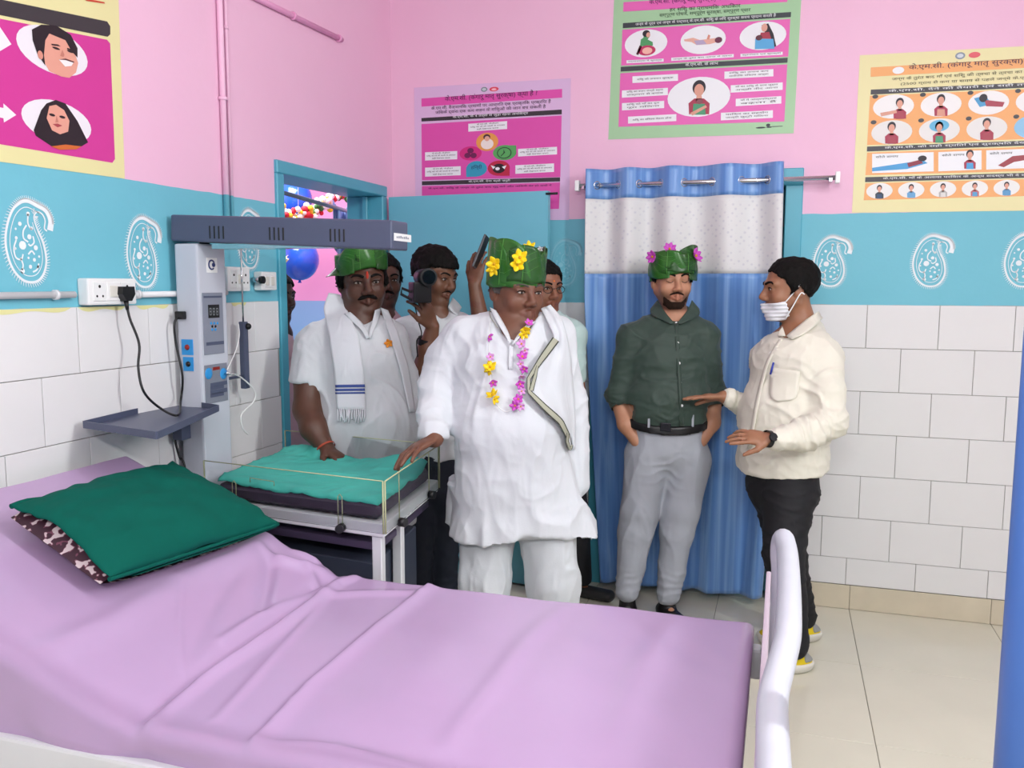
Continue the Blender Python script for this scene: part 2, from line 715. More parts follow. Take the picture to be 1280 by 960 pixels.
b.tube([q + V(0, 0, 1.0) + nv * 0.002, q + nv * 0.04 + V(0, 0, 1.02), q + nv * 0.04 + V(0, 0, 1.14), q + V(0, 0, 1.16) + nv * 0.002], 0.007, 8)
b.build('handle', M_steel, leaf)
b = MB()
b.tube([V(ex, ey, 2.03) - dv * 0.01, V(ex, ey, 2.03) + dv * 0.05 + V(0, 0, 0.0)], 0.006, 8)
b.build('tower_bolt', M_black, leaf)

# ---- wall tube housings and the added ceiling panel (all out of frame)
def tube_fixture(nm, a, b_, nrmv, label):
    a, b_, nrmv = np.array(a, float), np.array(b_, float), np.array(nrmv, float)
    r = empty(nm, (a + b_) / 2)
    tag(r, label, 'lamp')
    t = nrm(b_ - a)
    s = np.cross(t, nrmv)
    MB().prism([a + s * 0.035, a - s * 0.035, b_ - s * 0.035, b_ + s * 0.035], nrmv * 0.04).build('housing', M_white, r)
    MB().cyl(a + nrmv * 0.055, b_ + nrmv * 0.055, 0.013).build('tube', mat('lit_tube', '#fff8f0', 0.4, var=0, emit=6.0), r)


tube_fixture('tube_lamp', (RX, -3.7, 2.6), (RX, -2.1, 2.6), (-1, 0, 0), 'white batten tube lamp on the right wall')
tube_fixture('tube_lamp', (1.4, RY, 2.65), (2.8, RY, 2.65), (0, 1, 0), 'white batten tube lamp on the wall behind the viewer')
r = empty('added_ceiling_lamp', (2.35, -3.0, RZ))  # invented housing for the added overhead fill light
tag(r, 'square white panel lamp added on the unseen ceiling for fill light', 'lamp')
MB().box(V(1.74, -3.61, RZ - 0.05), V(2.96, -2.39, RZ - 0.001), 0.01).build('housing', M_white, r)

# ---- conduit pipes on the left wall
M_pinkpipe = mat('pink_painted_conduit', '#eba6cf', 0.45, var=0.03)
M_whitepipe = mat('white_conduit', '#e3e3e6', 0.4, var=0.02)


def conduit(pts, r, m, label, clips, cat='pipe'):
    o = empty('conduit_pipe', pts[0])
    tag(o, label, cat)
    MB().tube(pts, r, 10).build('pipe', m, o)
    for c in clips:
        c = np.array(c, float)
        b_ = MB()
        d = nrm(np.array(pts[-1], float) - np.array(pts[0], float))
        b_.tube([c - d * 0.006, c + d * 0.006], r * 1.45, 10)
        b_.build('clip', m, o)
    return o


conduit([V(0.014, -1.515, 1.80), V(0.014, -1.515, RZ)], 0.012, M_wl, 'thicker pink vertical conduit running up the left wall', [(0.014, -1.515, 2.28), (0.014, -1.515, 3.0)])
conduit([V(0.010, -1.475, 1.80), V(0.010, -1.475, RZ)], 0.007, M_wl, 'thinner pink vertical conduit running up the left wall', [(0.010, -1.475, 2.55)])
conduit([V(0.013, -1.75, 2.704), V(0.013, -0.571, 2.741)], 0.012, M_pinkpipe, 'pink sloping conduit high on the left wall above the doorway', [(0.013, -0.6, 2.740), (0.013, -1.0, 2.728)])
conduit([V(0.016, -4.2, 1.545), V(0.016, -2.29, 1.548)], 0.0105, M_whitepipe, 'white horizontal conduit left of the socket board', [(0.016, -2.36, 1.548)])
conduit([V(0.016, -2.05, 1.545), V(0.016, -1.54, 1.548)], 0.0105, M_whitepipe, 'white horizontal conduit between the two socket boards', [(0.016, -2.02, 1.546)])


# ---- painted paisley motifs
M_motif = mat('white_motif_paint', '#e9f0f4', 0.6, var=0.02)
M_motif2 = mat('faint_white_motif_paint', '#8dcbdc', 0.6, var=0.03)


def paisley(org, ax, sc_, m, parent):
    """org: centre in wall plane, ax: in-plane horizontal vector, normal offset in org"""
    org, ax = np.array(org, float), np.array(ax, float)
    up = V(0, 0, 1)
    nv_ = np.cross(ax, up)
    if nv_[0] < 0 or nv_[1] > 0:
        nv_ = nv_
    b_ = MB()
    H_ = 0.25 * sc_

    def w(p):
        return org + ax * (p[0] * H_) + up * (p[1] * H_)

    def ribbon(pts, wd):
        pts = [np.array(p, float) for p in pts]
        n = len(pts)
        ws = [wd] * n if np.isscalar(wd) else wd
        L_, R_ = [], []
        for i in range(n):
            t = pts[min(i + 1, n - 1)] - pts[max(i - 1, 0)]
            t = t / (np.linalg.norm(t) + 1e-9)
            k = V(-t[1], t[0])
            L_.append(pts[i] + k * ws[i] / 2)
            R_.append(pts[i] - k * ws[i] / 2)
        for i in range(n - 1):
            b_.face([w(L_[i]), w(L_[i + 1]), w(R_[i + 1]), w(R_[i])])

    def dot(c, r_):
        b_.face([w((c[0] + r_ * math.cos(a), c[1] + r_ * math.sin(a))) for a in np.linspace(0, 2 * math.pi, 11)[:-1]])
    outer = smooth_path([V(0.28, 0.13), V(0.30, 0.25), V(0.24, 0.36), V(0.12, 0.41), V(-0.02, 0.45), V(-0.14, 0.41), V(-0.25, 0.29),
                         V(-0.33, 0.08), V(-0.34, -0.12), V(-0.27, -0.33), V(-0.13, -0.46), V(0.04, -0.47), V(0.15, -0.38), V(0.20, -0.22),
                         V(0.17, -0.02), V(0.09, 0.15), V(0.06, 0.27), V(0.11, 0.33), V(0.18, 0.31), V(0.215, 0.24), V(0.20, 0.15), V(0.235, 0.12)], 6)
    n = len(outer)
    ribbon(outer, [0.030 + 0.055 * max(0.0, 1 - i / (n * 0.26)) ** 0.6 if i < n * 0.7 else 0.018 for i in range(n)])
    inner = [V(p[0] * 0.80 - 0.012, p[1] * 0.84 - 0.005) for p in outer[14:int(n * 0.76)]]
    ribbon(inner, 0.010)
    for i in range(4, int(n * 0.80), 1):          # fringe strokes on the outside
        p = outer[i]
        t = outer[min(i + 1, n - 1)] - outer[i - 1]
        t = t / (np.linalg.norm(t) + 1e-9)
        k = V(t[1], -t[0])
        k = k if np.dot(k, p - V(-0.08, -0.05)) > 0 else -k
        ribbon([p + k * 0.012, p + k * 0.058 + t * 0.014], [0.011, 0.005])
    for c, r_ in (((-0.12, -0.06), 0.05), ((-0.02, 0.04), 0.03), ((0.06, -0.08), 0.03), ((-0.02, 0.30), 0.025), ((-0.14, 0.18), 0.025),
                  ((-0.03, -0.30), 0.024), ((0.03, -0.22), 0.022), ((-0.2, 0.02), 0.02), ((-0.14, -0.35), 0.03), ((0.08, -0.3), 0.018),
                  ((-0.22, -0.1), 0.016), ((-0.2, 0.12), 0.014), ((0.02, 0.14), 0.02), ((0.1, -0.18), 0.015), ((-0.05, -0.2), 0.015)):
        dot(c, r_)
    for pts in ([V(-0.02, 0.3), V(-0.03, 0.2), V(0.0, 0.14), V(0.02, 0.12)], [V(-0.05, 0.17), V(-0.1, 0.1), V(-0.1, 0.02), V(-0.04, -0.02)],
                [V(0.03, 0.05), V(0.04, -0.02), V(-0.01, -0.06), V(-0.04, -0.04)], [V(-0.2, 0.0), V(-0.24, -0.1), V(-0.22, -0.2), V(-0.15, -0.22), V(-0.12, -0.16)],
                [V(-0.16, -0.2), V(-0.13, -0.28), V(-0.15, -0.34)], [V(-0.05, -0.16), V(0.0, -0.12), V(0.04, -0.16)], [V(0.0, -0.36), V(0.06, -0.33), V(0.09, -0.26)]):
        ribbon(smooth_path(pts, 4), 0.02)
    o = b_.build('paisley_motif', m, parent)
    # slight body so the paint is proud of the wall
    return o


for yc, zc, s_ in ((-2.428, 1.704, 1.0), (-1.962, 1.69, 1.0), (-1.352, 1.765, 1.0), (-2.90, 1.70, 1.0), (-3.38, 1.70, 1.0)):
    paisley(V(0.0015, yc + 0.005, zc), V(0, 1, 0), s_, M_motif, wall_left)
for xc in (0.12, 0.55, 0.985):
    paisley(V(xc, -0.0015, 1.70), V(1, 0, 0), 1.0, M_motif2, wall_back)
for xc in (2.288, 2.722, 3.10, 3.55):
    paisley(V(xc, -0.0015, 1.698), V(1, 0, 0), 1.0, M_motif, wall_back)
# ------------------------------------------------------------------ posters (flat prints on the walls)
_txt = {}


def text_geo(s):
    if s in _txt:
        return _txt[s]
    cu = bpy.data.curves.new('t', 'FONT')
    cu.body = s
    cu.size = 1.0
    cu.resolution_u = 2
    o = bpy.data.objects.new('t', cu)
    col.objects.link(o)
    dg = bpy.context.evaluated_depsgraph_get()
    me = bpy.data.meshes.new_from_object(o.evaluated_get(dg))
    co = np.array([v.co[:] for v in me.vertices]).reshape(-1, 3)
    fs = [list(p.vertices) for p in me.polygons]
    bpy.data.objects.remove(o)
    bpy.data.curves.remove(cu)
    bpy.data.meshes.remove(me)
    if len(co):
        lo, hi = co.min(0), co.max(0)
        co = (co - lo) / np.maximum(hi - lo, 1e-6)
    _txt[s] = (co, fs)
    return _txt[s]


class Poster:
    def __init__(s, label, ax, org, scale, sheet, sheet_col):
        s.ax, s.org, s.scale = ax, org, scale      # ax: 1 back wall, 0 left wall
        pts = [s.w(*p, 0) for p in sheet]
        s.root = empty('poster', tuple(np.mean(pts, 0)))
        tag(s.root, label, 'poster')
        b_ = MB()
        b_.prism(pts, s.nv() * -0.0012)
        b_.build('sheet', mat('poster_paper_' + sheet_col[1:], sheet_col, 0.38, var=0.015), s.root)
        s.cur = None
        s.n = 0

    def nv(s):
        return V(1, 0, 0) if s.ax == 0 else V(0, -1, 0)

    def w(s, x, y, layer):
        q = onp(s.org[0] + x * s.scale, s.org[1] + y * s.scale, s.ax, 0.0)
        return q + s.nv() * (0.0016 + 0.0005 * layer)

    def begin(s):
        s.cur = MB()
        s.mats = []

    def end(s, name):
        s.cur.build(name, s.mats, s.root)
        s.cur = None

    def m(s, c):
        mm = mat('print_ink_' + c[1:], c, 0.4, var=0.0)
        if mm not in s.mats:
            s.mats.append(mm)
        return s.mats.index(mm)

    def poly(s, pts, c, layer=1):
        s.cur.face([s.w(*p, layer) for p in pts], s.m(c))

    def ell(s, x, y, rx, ry, c, layer=2, n=28, a0=0, a1=360):
        ce = s.w(x, y, layer)
        ex = s.w(x + rx, y, layer) - s.w(x - rx, y, layer)
        ez = s.w(x, y - ry, layer) - s.w(x, y + ry, layer)
        h = V(0, 1, 0) * ex[1] / 2 if s.ax == 0 else V(1, 0, 0) * ex[0] / 2
        u = V(0, 0, 1) * ez[2] / 2
        t = np.radians(np.linspace(a0, a1, n + 1)[:-1] if a1 - a0 >= 360 else np.linspace(a0, a1, n))
        s.cur.face([ce + h * math.cos(k) + u * math.sin(k) for k in t], s.m(c))

    def text(s, st, x0, y0, x1, y1, hpx, c, layer=4):
        """baseline-left (x0,y0) to baseline-right (x1,y1), letter height hpx"""
        co, fs = text_geo(st)
        if not len(co):
            return
        A, B = s.w(x0, y0, layer), s.w(x1, y1, layer)
        U = s.w(x0, y0 - hpx, layer) - A
        k = s.m(c)
        vs = [s.cur.bm.verts.new(tuple(A + (B - A) * p[0] + U * p[1])) for p in co]
        for f in fs:
            try:
                q = s.cur.bm.faces.new([vs[i] for i in f])
                q.material_index = k
            except ValueError:
                pass

    def box(s, x0, y0, x1, y1, sl, c, layer=1):
        """box whose top edge runs from (x0,y0) and drops by sl over the width"""
        s.poly([(x0, y0), (x1, y0 + sl), (x1, y1 + sl), (x0, y1)], c, layer)

    def lady(s, x, y, k, top='#a93550', low='#4c9b74', skin='#dca08c', layer=3, child=False):
        """simple seated figure: hair, face, shoulders"""
        s.ell(x, y - 0.62 * k, 0.30 * k, 0.34 * k, '#231d2b', layer)
        s.ell(x, y - 0.50 * k, 0.22 * k, 0.28 * k, skin, layer + 1)
        s.poly([(x - 0.1 * k, y - 0.3 * k), (x + 0.1 * k, y - 0.3 * k), (x + 0.16 * k, y), (x - 0.16 * k, y)], skin, layer)
        s.poly([(x - 0.22 * k, y - 0.12 * k), (x + 0.22 * k, y - 0.12 * k), (x + 0.48 * k, y + 0.1 * k), (x + 0.46 * k, y + 0.6 * k),
                (x - 0.46 * k, y + 0.6 * k), (x - 0.48 * k, y + 0.1 * k)], top, layer)
        s.poly([(x - 0.26 * k, y + 0.12 * k), (x + 0.26 * k, y + 0.12 * k), (x + 0.30 * k, y + 0.62 * k), (x - 0.30 * k, y + 0.62 * k)], low, layer + 1)
        if child:
            s.ell(x + 0.02 * k, y + 0.02 * k, 0.15 * k, 0.12 * k, '#8a4a55', layer + 2)
            s.poly([(x - 0.42 * k, y + 0.55 * k), (x + 0.30 * k, y + 0.18 * k), (x + 0.36 * k, y + 0.28 * k), (x - 0.3 * k, y + 0.66 * k)], skin, layer + 2)


INK, WHT, MAG, DK = '#3c1440', '#eef0f4', '#dd52ac', '#343036'
T_KMC = 'के.एम.सी. (कंगारू मातृ सुरक्षा)'
# --- lilac and magenta poster above the open door
p = Poster('lilac and magenta poster above the open teal door', 1, (490, 80), 250 / 1263,
           [(140, 150), (1130, 90), (1118, 985), (150, 990)], '#dcbbe0')
p.begin()
p.poly([(187, 218), (1075, 158), (1075, 213), (187, 270)], MAG)
p.text(T_KMC + ' क्या है ?', 335, 245, 918, 208, 46, INK)
p.text('के.एम.सी. वैज्ञानिक प्रमाणों पर आधारित एक प्राकृतिक प्रक्रिया है', 250, 297, 1005, 252, 30, INK)
p.text('जिसके द्वारा एक कम वज़न के शिशुओं की जान बच सकती है', 275, 323, 972, 285, 30, INK)
p.end('heading')
p.begin()
p.poly([(187, 342), (1073, 288), (1073, 318), (187, 364)], DK, 2)
p.text('के.एम.सी. के 4 तत्वों से जुड़ा रहना अनिवार्य', 385, 347, 860, 322, 22, WHT)
p.end('black_bar')
p.begin()
p.poly([(187, 380), (1072, 326), (1064, 714), (190, 734)], MAG)
for x0, y0, x1, y1, sl, n in ((483, 378, 728, 428, -17, 3), (210, 558, 413, 610, -8, 3), (797, 537, 1043, 585, -14, 3), (210, 655, 435, 712, -9, 3), (780, 640, 1024, 694, -12, 3)):
    p.box(x0, y0, x1, y1, sl, WHT, 2)
    for i in range(n):
        t = ['के.एम.सी. पोज़ीशन', 'शिशु को माँ की छाती से लगाकर', 'सही देखभाल करना'][i]
        q = 0.22 if i != 1 else 0.05
        wd = x1 - x0
        yy = y0 + (i + 0.95) * (y1 - y0) / (n + 0.3)
        p.text(t, x0 + wd * q, yy + sl * q, x1 - wd * q, yy + sl * (1 - q), 12, INK)
p.end('text_panel')
p.begin()
p.ell(602, 492, 70, 58, '#e79d4e')
p.ell(602, 505, 40, 34, '#f1e6e0', 3)
p.ell(600, 462, 22, 18, '#3b2430', 4)
p.ell(602, 472, 16, 16, '#e0ab95', 5)
p.ell(497, 565, 70, 45, '#d2287f')
for a in (90, 210, 330):
    p.ell(497 + 22 * math.cos(math.radians(a)), 568 - 20 * math.sin(math.radians(a)), 20, 17, '#6b1450', 3)
p.ell(712, 560, 74, 48, '#55a95c')
p.poly([(712, 515), (785, 514), (786, 545), (760, 575)], '#55a95c', 3)
p.ell(710, 562, 46, 36, '#1d3b2a', 4)
p.ell(710, 562, 40, 31, '#55a95c', 5)
p.poly([(706, 540), (716, 560), (690, 585), (688, 580), (706, 562)], '#1d3b2a', 6)
p.ell(535, 662, 66, 49, '#2f9dbc')
p.poly([(469, 665), (540, 700), (540, 712), (470, 714)], '#2f9dbc', 3)
p.text('हिन्दी', 500, 672, 570, 668, 34, '#173a63')
p.ell(675, 658, 70, 48, '#bf2444')
p.poly([(700, 700), (744, 665), (744, 706), (680, 707)], '#bf2444', 3)
p.ell(676, 660, 40, 30, '#27141c', 4)
p.poly([(655, 650), (625, 640), (640, 665)], WHT, 5)
p.poly([(695, 650), (725, 640), (712, 665)], WHT, 5)
p.ell(668, 662, 14, 10, WHT, 6)
p.end('petal_diagram')
p.begin()
p.poly([(190, 741), (1062, 716), (1062, 742), (190, 766)], DK, 2)
p.text('के.एम.सी. देना क्यों ज़रूरी', 485, 752, 748, 745, 18, WHT)
p.poly([(190, 771), (1062, 748), (1055, 915), (190, 935)], MAG)
p.text('के.एम.सी. शिशु के जन्म के तुरंत बाद शुरू करें और जितनी देर हो सके दें', 230, 795, 1010, 775, 16, INK)
p.end('black_bar')
p.begin()
p.ell(583, 161, 20, 15, '#7a8c8f', 2)
p.ell(583, 161, 13, 9, '#c3cdd4', 3)
p.ell(645, 159, 29, 14, '#e0485c', 2)
p.ell(645, 161, 16, 7, '#f3b9c4', 3)
p.end('emblem')

# --- green poster over the curtain
p = Poster('green and pink poster above the blue curtain', 1, (740, 0), 270 / 1280,
           [(136, -120), (1250, -175), (1195, 790), (97, 827)], '#a6cfa4')
PK = '#e669b8'
p.begin()
p.poly([(187, 14), (1160, -42), (1157, 12), (185, 70)], PK)
p.text(T_KMC + ' के लाभ', 340, 34, 845, 8, 40, INK)
p.text('हर शिशु का प्राथमिक अधिकार', 460, 76, 880, 52, 34, '#1e3a2a')
p.text('सम्पूर्ण पोषण, सम्पूर्ण सुरक्षा, सम्पूर्ण प्यार', 400, 108, 940, 76, 32, '#1e3a2a')
p.end('heading')
p.begin()
p.poly([(184, 138), (1180, 72), (1178, 102), (183, 168)], '#3c4246', 2)
p.text('जन्म से पूर्व एवं जन्म के पश्चात् के.एम.सी. शिशु के लिए सुरक्षा कवच प्रदान करती है', 258, 158, 1090, 104, 24, WHT)
p.poly([(171, 397), (1160, 343), (1158, 372), (170, 425)], '#3c4246', 2)
p.text('के.एम.सी. के लाभ', 553, 397, 748, 387, 24, WHT)
p.end('black_bar')
p.begin()
p.poly([(180, 177), (1175, 113), (1163, 336), (173, 390)], PK)
p.poly([(168, 435), (1157, 382), (1140, 720), (157, 752)], PK)
p.end('pink_panel')
p.begin()
p.ell(320, 258, 126, 82, WHT)
p.poly([(310, 190), (340, 188), (345, 215), (330, 235), (360, 250), (362, 272), (285, 275), (290, 235), (305, 225)], '#4f9d63', 3)
p.ell(322, 200, 22, 20, '#27202a', 4)
p.ell(334, 208, 12, 15, '#dca493', 5)
p.ell(325, 300, 52, 30, '#c22f62', 4)
p.ell(328, 302, 30, 20, '#f0b8ac', 5)
p.poly([(283, 270), (262, 322), (275, 328), (297, 275)], '#5a2433', 4)
p.end('picture_of_mother')
p.begin()
p.ell(658, 237, 134, 84, WHT)
p.poly([(545, 235), (600, 225), (640, 238), (690, 232), (745, 225), (760, 245), (700, 262), (620, 268), (590, 250), (548, 245)], '#e6b0a0', 3)
p.ell(750, 238, 22, 18, '#6d2f4c', 4)
p.poly([(680, 232), (690, 205), (702, 212), (695, 236)], '#d8927f', 4)
p.poly([(605, 242), (660, 238), (680, 262), (620, 268)], '#b9a8c8', 4)
p.end('picture_of_baby')
p.begin()
p.ell(1012, 213, 138, 84, WHT)
p.poly([(1005, 150), (1045, 140), (1075, 200), (1092, 275), (1050, 290), (1035, 220)], '#27202a', 3)
p.ell(1022, 165, 18, 24, '#dca493', 4)
p.poly([(1000, 195), (1050, 190), (1065, 240), (990, 240)], '#a7364c', 4)
p.poly([(968, 230), (1075, 232), (1082, 290), (965, 292)], '#5aa9dc', 5)
p.ell(990, 225, 20, 16, '#5d2b38', 6)
p.end('picture_of_mother_and_baby')
p.begin()
for x0, y0, x1, y1, sl, t in ((205, 358, 425, 376, -10, 'गर्भावस्था में सुरक्षा'), (470, 343, 840, 362, -22, 'जन्म के तुरंत बाद त्वचा से त्वचा'), (880, 320, 1130, 338, -13, 'स्तनपान एवं सुरक्षा')):
    p.box(x0, y0, x1, y1, sl, WHT, 2)
    p.text(t, x0 + 10, y1 - 4, x1 - 10, y1 - 4 + sl, 12, INK)
for x0, y0, x1, y1, sl, ts in ((240, 453, 510, 493, -14, ['शिशु की तापमान सुरक्षा']), (178, 537, 450, 580, -16, ['शिशु का वज़न जल्दी बढ़ना', 'संक्रमण से बचाव']),
                               (178, 612, 428, 655, -14, ['शिशु को माँ का दूध', 'पूरा मिलना']), (214, 692, 500, 733, -15, ['शिशु का विकास बेहतर होना']),
                               (785, 425, 1075, 468, -15, ['शिशु का तनाव कम', 'शारीरिक विकास अच्छा']), (822, 506, 1130, 550, -17, ['माँ का शिशु के साथ जुड़ाव', 'अच्छी नींद आना']),
                               (852, 586, 1122, 630, -16, ['माँ में आत्मविश्वास', 'बढ़ता है']), (764, 669, 1072, 714, -15, ['परिवार का सहयोग', 'जल्दी छुट्टी मिलना'])):
    p.box(x0, y0, x1, y1, sl, WHT, 2)
    n = len(ts)
    for i, t in enumerate(ts):
        yy = y0 + (y1 - y0) * (0.72 if n == 1 else 0.44 + 0.42 * i)
        p.text(t, x0 + 28, yy - 2, x1 - 28, yy + sl, 15, INK)
p.end('text_panel')
p.begin()
p.ell(632, 575, 186, 118, WHT)
p.lady(635, 600, 130, child=True)
p.end('picture_of_mother_holding_baby')
p.begin()
p.ell(1000, 757, 30, 5, '#27303a', 2)
p.ell(1044, 742, 12, 9, '#27303a', 2)
p.ell(1050, 754, 18, 4, '#27303a', 3)
p.poly([(1068, 748), (1130, 746), (1130, 750), (1068, 754)], '#5d6b66', 2)
p.end('small_imprint')

# --- yellow and orange poster at the right
p = Poster('yellow and orange poster with rows of round pictures at the right', 1, (1000, 40), 280 / 768,
           [(205, 80), (980, 37), (985, 610), (178, 620)], '#e9e1ac')
OR, BK = '#f0ad6e', '#434349'
p.begin()
p.poly([(243, 122), (960, 80), (960, 112), (242, 154)], OR)
p.ell(337, 132, 20, 12, WHT, 2)
p.text(T_KMC + ' कैसे दें ?', 373, 135, 880, 107, 26, INK)
p.text('जन्म के तुरंत बाद माँ एवं शिशु की त्वचा से त्वचा का सम्पर्क करायें', 315, 170, 900, 137, 15, '#4a4630')
p.text('(2500 ग्राम से कम या समय से पहले जन्मे के.एम.सी. शिशुओं)', 345, 186, 900, 158, 14, '#4a4630')
p.end('heading')
p.begin()
for a, b_, c, d, t in ((243, 198, 960, 166, 'के.एम.सी. देने की तैयारी एवं सही तरीका'), (230, 393, 960, 366, 'के.एम.सी. की सही स्थिति एवं सुरक्षित देखभाल'), (224, 498, 960, 478, 'के.एम.सी. माँ के अलावा परिवार के अन्य सदस्य भी दे सकते हैं')):
    p.poly([(a, b_), (c, d), (c, d + 17), (a - 1, b_ + 17)], BK, 2)
    p.text(t, a + 60, b_ + 10, c - 130, d + 17, 11, WHT)
p.end('black_bar')
p.begin()
p.poly([(240, 219), (960, 188), (955, 360), (230, 388)], OR)
p.poly([(230, 414), (955, 388), (950, 472), (224, 491)], OR)
p.poly([(224, 519), (950, 500), (945, 558), (218, 577)], OR)
p.end('orange_panel')
for i in range(5):
    for j in range(2):
        x = 320 + i * 163 - j * 6
        y = (256 if j == 0 else 344) - i * 6.5
        p.begin()
        p.ell(x, y, 70, 41, ['#f0eeee', '#e6e4e2', '#8fc4e6'][0 if j == 0 else (2 if i == 3 else 1)])
        if (i + j) % 2 == 1:
            p.lady(x, y + 10, 48, low='#d99a86' if j == 0 else '#a94052')
        elif i == 2:
            p.poly([(x - 50, y - 15), (x - 10, y - 25), (x + 10, y + 5), (x - 30, y + 15)], '#4f9fd0', 3)
            p.poly([(x - 15, y - 10), (x + 55, y - 2), (x + 48, y + 14), (x - 8, y + 12)], '#a94052', 4)
            p.ell(x - 18, y - 16, 14, 14, '#27202a', 5)
        elif j == 0:
            p.lady(x + 22, y + 14, 46, low='#a94052')
            p.poly([(x - 45, y + 22), (x + 10, y + 12), (x + 12, y + 22), (x - 42, y + 34)], '#dca08c', 5)
        else:
            p.ell(x, y - 16, 34, 20, '#66b6dd', 3)
            p.lady(x, y + 14, 46)
        p.ell(x - 62, y - 34, 10, 7, BK, 3)
        p.end('round_picture')
for i, (x0, x1) in enumerate(((247, 458), (474, 622), (638, 800), (815, 935))):
    p.begin()
    y = 418 - i * 6
    p.box(x0, y, x1, y + 66, -6, WHT, 2)
    p.text('सोते समय', x0 + 12, y + 15, x0 + 90, y + 12, 9, '#333333')
    if i == 0:
        p.poly([(x0, y + 48), (x0 + 120, y + 30), (x0 + 175, y + 22), (x0 + 190, y + 32), (x0 + 120, y + 52), (x0, y + 60)], '#4aa0d8', 3)
        p.poly([(x0 + 120, y + 32), (x0 + 165, y + 20), (x0 + 175, y + 32), (x0 + 125, y + 46)], '#8c2f45', 4)
        p.ell(x0 + 172, y + 16, 15, 10, '#27202a', 5)
    elif i == 1:
        p.lady(x1 - 40, y + 32, 42, low='#4aa0d8')
    else:
        p.poly([(x0 + 40, y + 52), (x0 + 90, y + 20), (x1 - 10, y + 14), (x1 - 8, y + 30), (x0 + 95, y + 40), (x0 + 60, y + 58)], '#9c3a44', 3)
        p.ell(x1 - 15, y + 10, 14, 12, '#5aa5d8', 4)
    p.end('square_picture')
for i in range(7):
    p.begin()
    x, y = 272 + i * 109, 545 - i * 2.7
    p.ell(x, y, 45, 27, '#ecebea')
    p.lady(x, y + 8, 30, top=['#33404e', '#6aa7d5', '#b9b6b4', '#c06a70', '#5a9ac8', '#a94052', '#4c9b74'][i], low=['#2c4a70', '#6aa7d5', '#dcdad8', '#5aa0d0', '#5a9ac8', '#a94052', '#a94052'][i])
    p.end('small_portrait')
p.begin()
p.ell(549, 82, 17, 12, '#8794a3', 2)
p.ell(549, 82, 11, 7, '#cfd6dc', 3)
p.ell(598, 79, 20, 10, '#e0606a', 2)
p.end('emblem')

# --- large yellow and magenta poster on the left wall
p = Poster('yellow and magenta poster with two portraits in ovals on the left wall', 0, (0, 0), 430 / 1280,
           [(-560, -420), (425, -420), (463, 665), (-380, 550)], '#e6dfa6')
p.begin()
p.poly([(-300, -160), (398, -20), (402, 0), (-300, -140)], '#c8432f', 2)
p.poly([(300, -8), (385, 8), (388, 14), (320, 4)], '#c8432f', 3)
p.poly([(-320, -68), (396, 80), (408, 98), (408, 128), (398, 137), (-330, -10)], '#3b363b', 2)
p.end('black_bar')
p.begin()
p.poly([(-330, 5), (396, 148), (408, 162), (426, 592), (416, 606), (-260, 494)], '#d03a97')
p.end('magenta_panel')
SK = '#e3a18f'
p.begin()
p.ell(197, 190, 130, 84, '#ebe6ee')
p.poly([(115, 110), (150, 92), (205, 95), (260, 130), (285, 180), (285, 215), (262, 190), (240, 150), (180, 125), (165, 150), (160, 205), (165, 245), (135, 200), (118, 150)], '#241b22', 4)
p.poly([(163, 140), (182, 122), (245, 150), (272, 190), (288, 235), (280, 270), (255, 290), (225, 285), (180, 265), (158, 225)], SK, 3)
p.poly([(215, 222), (240, 220), (270, 232), (262, 246), (238, 248)], '#f2ecec', 5)
p.poly([(215, 222), (240, 218), (272, 230), (270, 234), (240, 224)], '#5c2a2f', 6)
p.ell(205, 180, 14, 4, '#2a1d22', 5)
p.ell(258, 192, 12, 4, '#2a1d22', 5)
p.poly([(186, 163), (212, 166), (222, 173), (190, 169)], '#2a1d22', 5)
p.poly([(246, 178), (272, 188), (270, 192), (246, 184)], '#2a1d22', 5)
p.poly([(228, 185), (236, 205), (232, 212), (220, 208)], '#c87f70', 5)
p.ell(146, 205, 10, 16, '#d58f7e', 5)
p.end('oval_portrait')
p.begin()
p.ell(213, 454, 128, 77, '#ebe6ee')
p.poly([(170, 385), (205, 372), (240, 385), (285, 450), (325, 530), (300, 545), (240, 540), (190, 545), (130, 505), (122, 485), (150, 410)], '#241b22', 3)
p.poly([(180, 395), (205, 390), (235, 410), (255, 450), (250, 490), (220, 500), (190, 485), (170, 440)], SK, 4)
p.poly([(185, 545), (240, 538), (300, 545), (280, 556), (220, 558)], '#cf6a2f', 5)
p.ell(190, 428, 11, 5, '#2a1d22', 5)
p.ell(228, 436, 11, 5, '#2a1d22', 5)
p.poly([(206, 430), (214, 455), (202, 456)], '#c87f70', 5)
p.poly([(192, 462), (210, 460), (228, 468), (210, 474)], '#a8434a', 5)
p.end('oval_portrait')
for arr in ([(-120, 92), (-10, 115), (-10, 90), (40, 165), (-10, 195), (-10, 168), (-120, 145)], [(-120, 378), (10, 402), (10, 385), (58, 428), (12, 456), (10, 440), (-120, 416)]):
    p.begin()
    p.poly(arr, '#f0eaf2', 2)
    p.end('arrow')
# ------------------------------------------------------------------ bed
M_frame = mat('white_powder_coat', '#dcdde0', 0.3, var=0.02)
M_frame_worn = mat('white_rail_paint_with_wear', '#c6c7d2', 0.28, var=0.03, vscale=14)
M_matt = mat('grey_mattress_vinyl', '#6c6468', 0.6, var=0.04)
M_sheet = mat('lilac_bed_sheet', '#b99dc3', 0.22, var=0.03, vscale=2.5, bump=0.02, bscale=240, spec=0.6)
BX0, BX1, BY0, BY1 = 0.07, 2.03, -3.075, -2.115
ZT = 0.70


def bed_z(x):
    t = np.clip((0.86 - x), 0, None)
    return ZT + 0.42 * (t - 0.05 * (1 - np.exp(-t / 0.05)))


bed = empty('hospital_bed', (1.05, -2.6, 0))
tag(bed, 'white hospital bed in the foreground under a lilac sheet', 'bed')
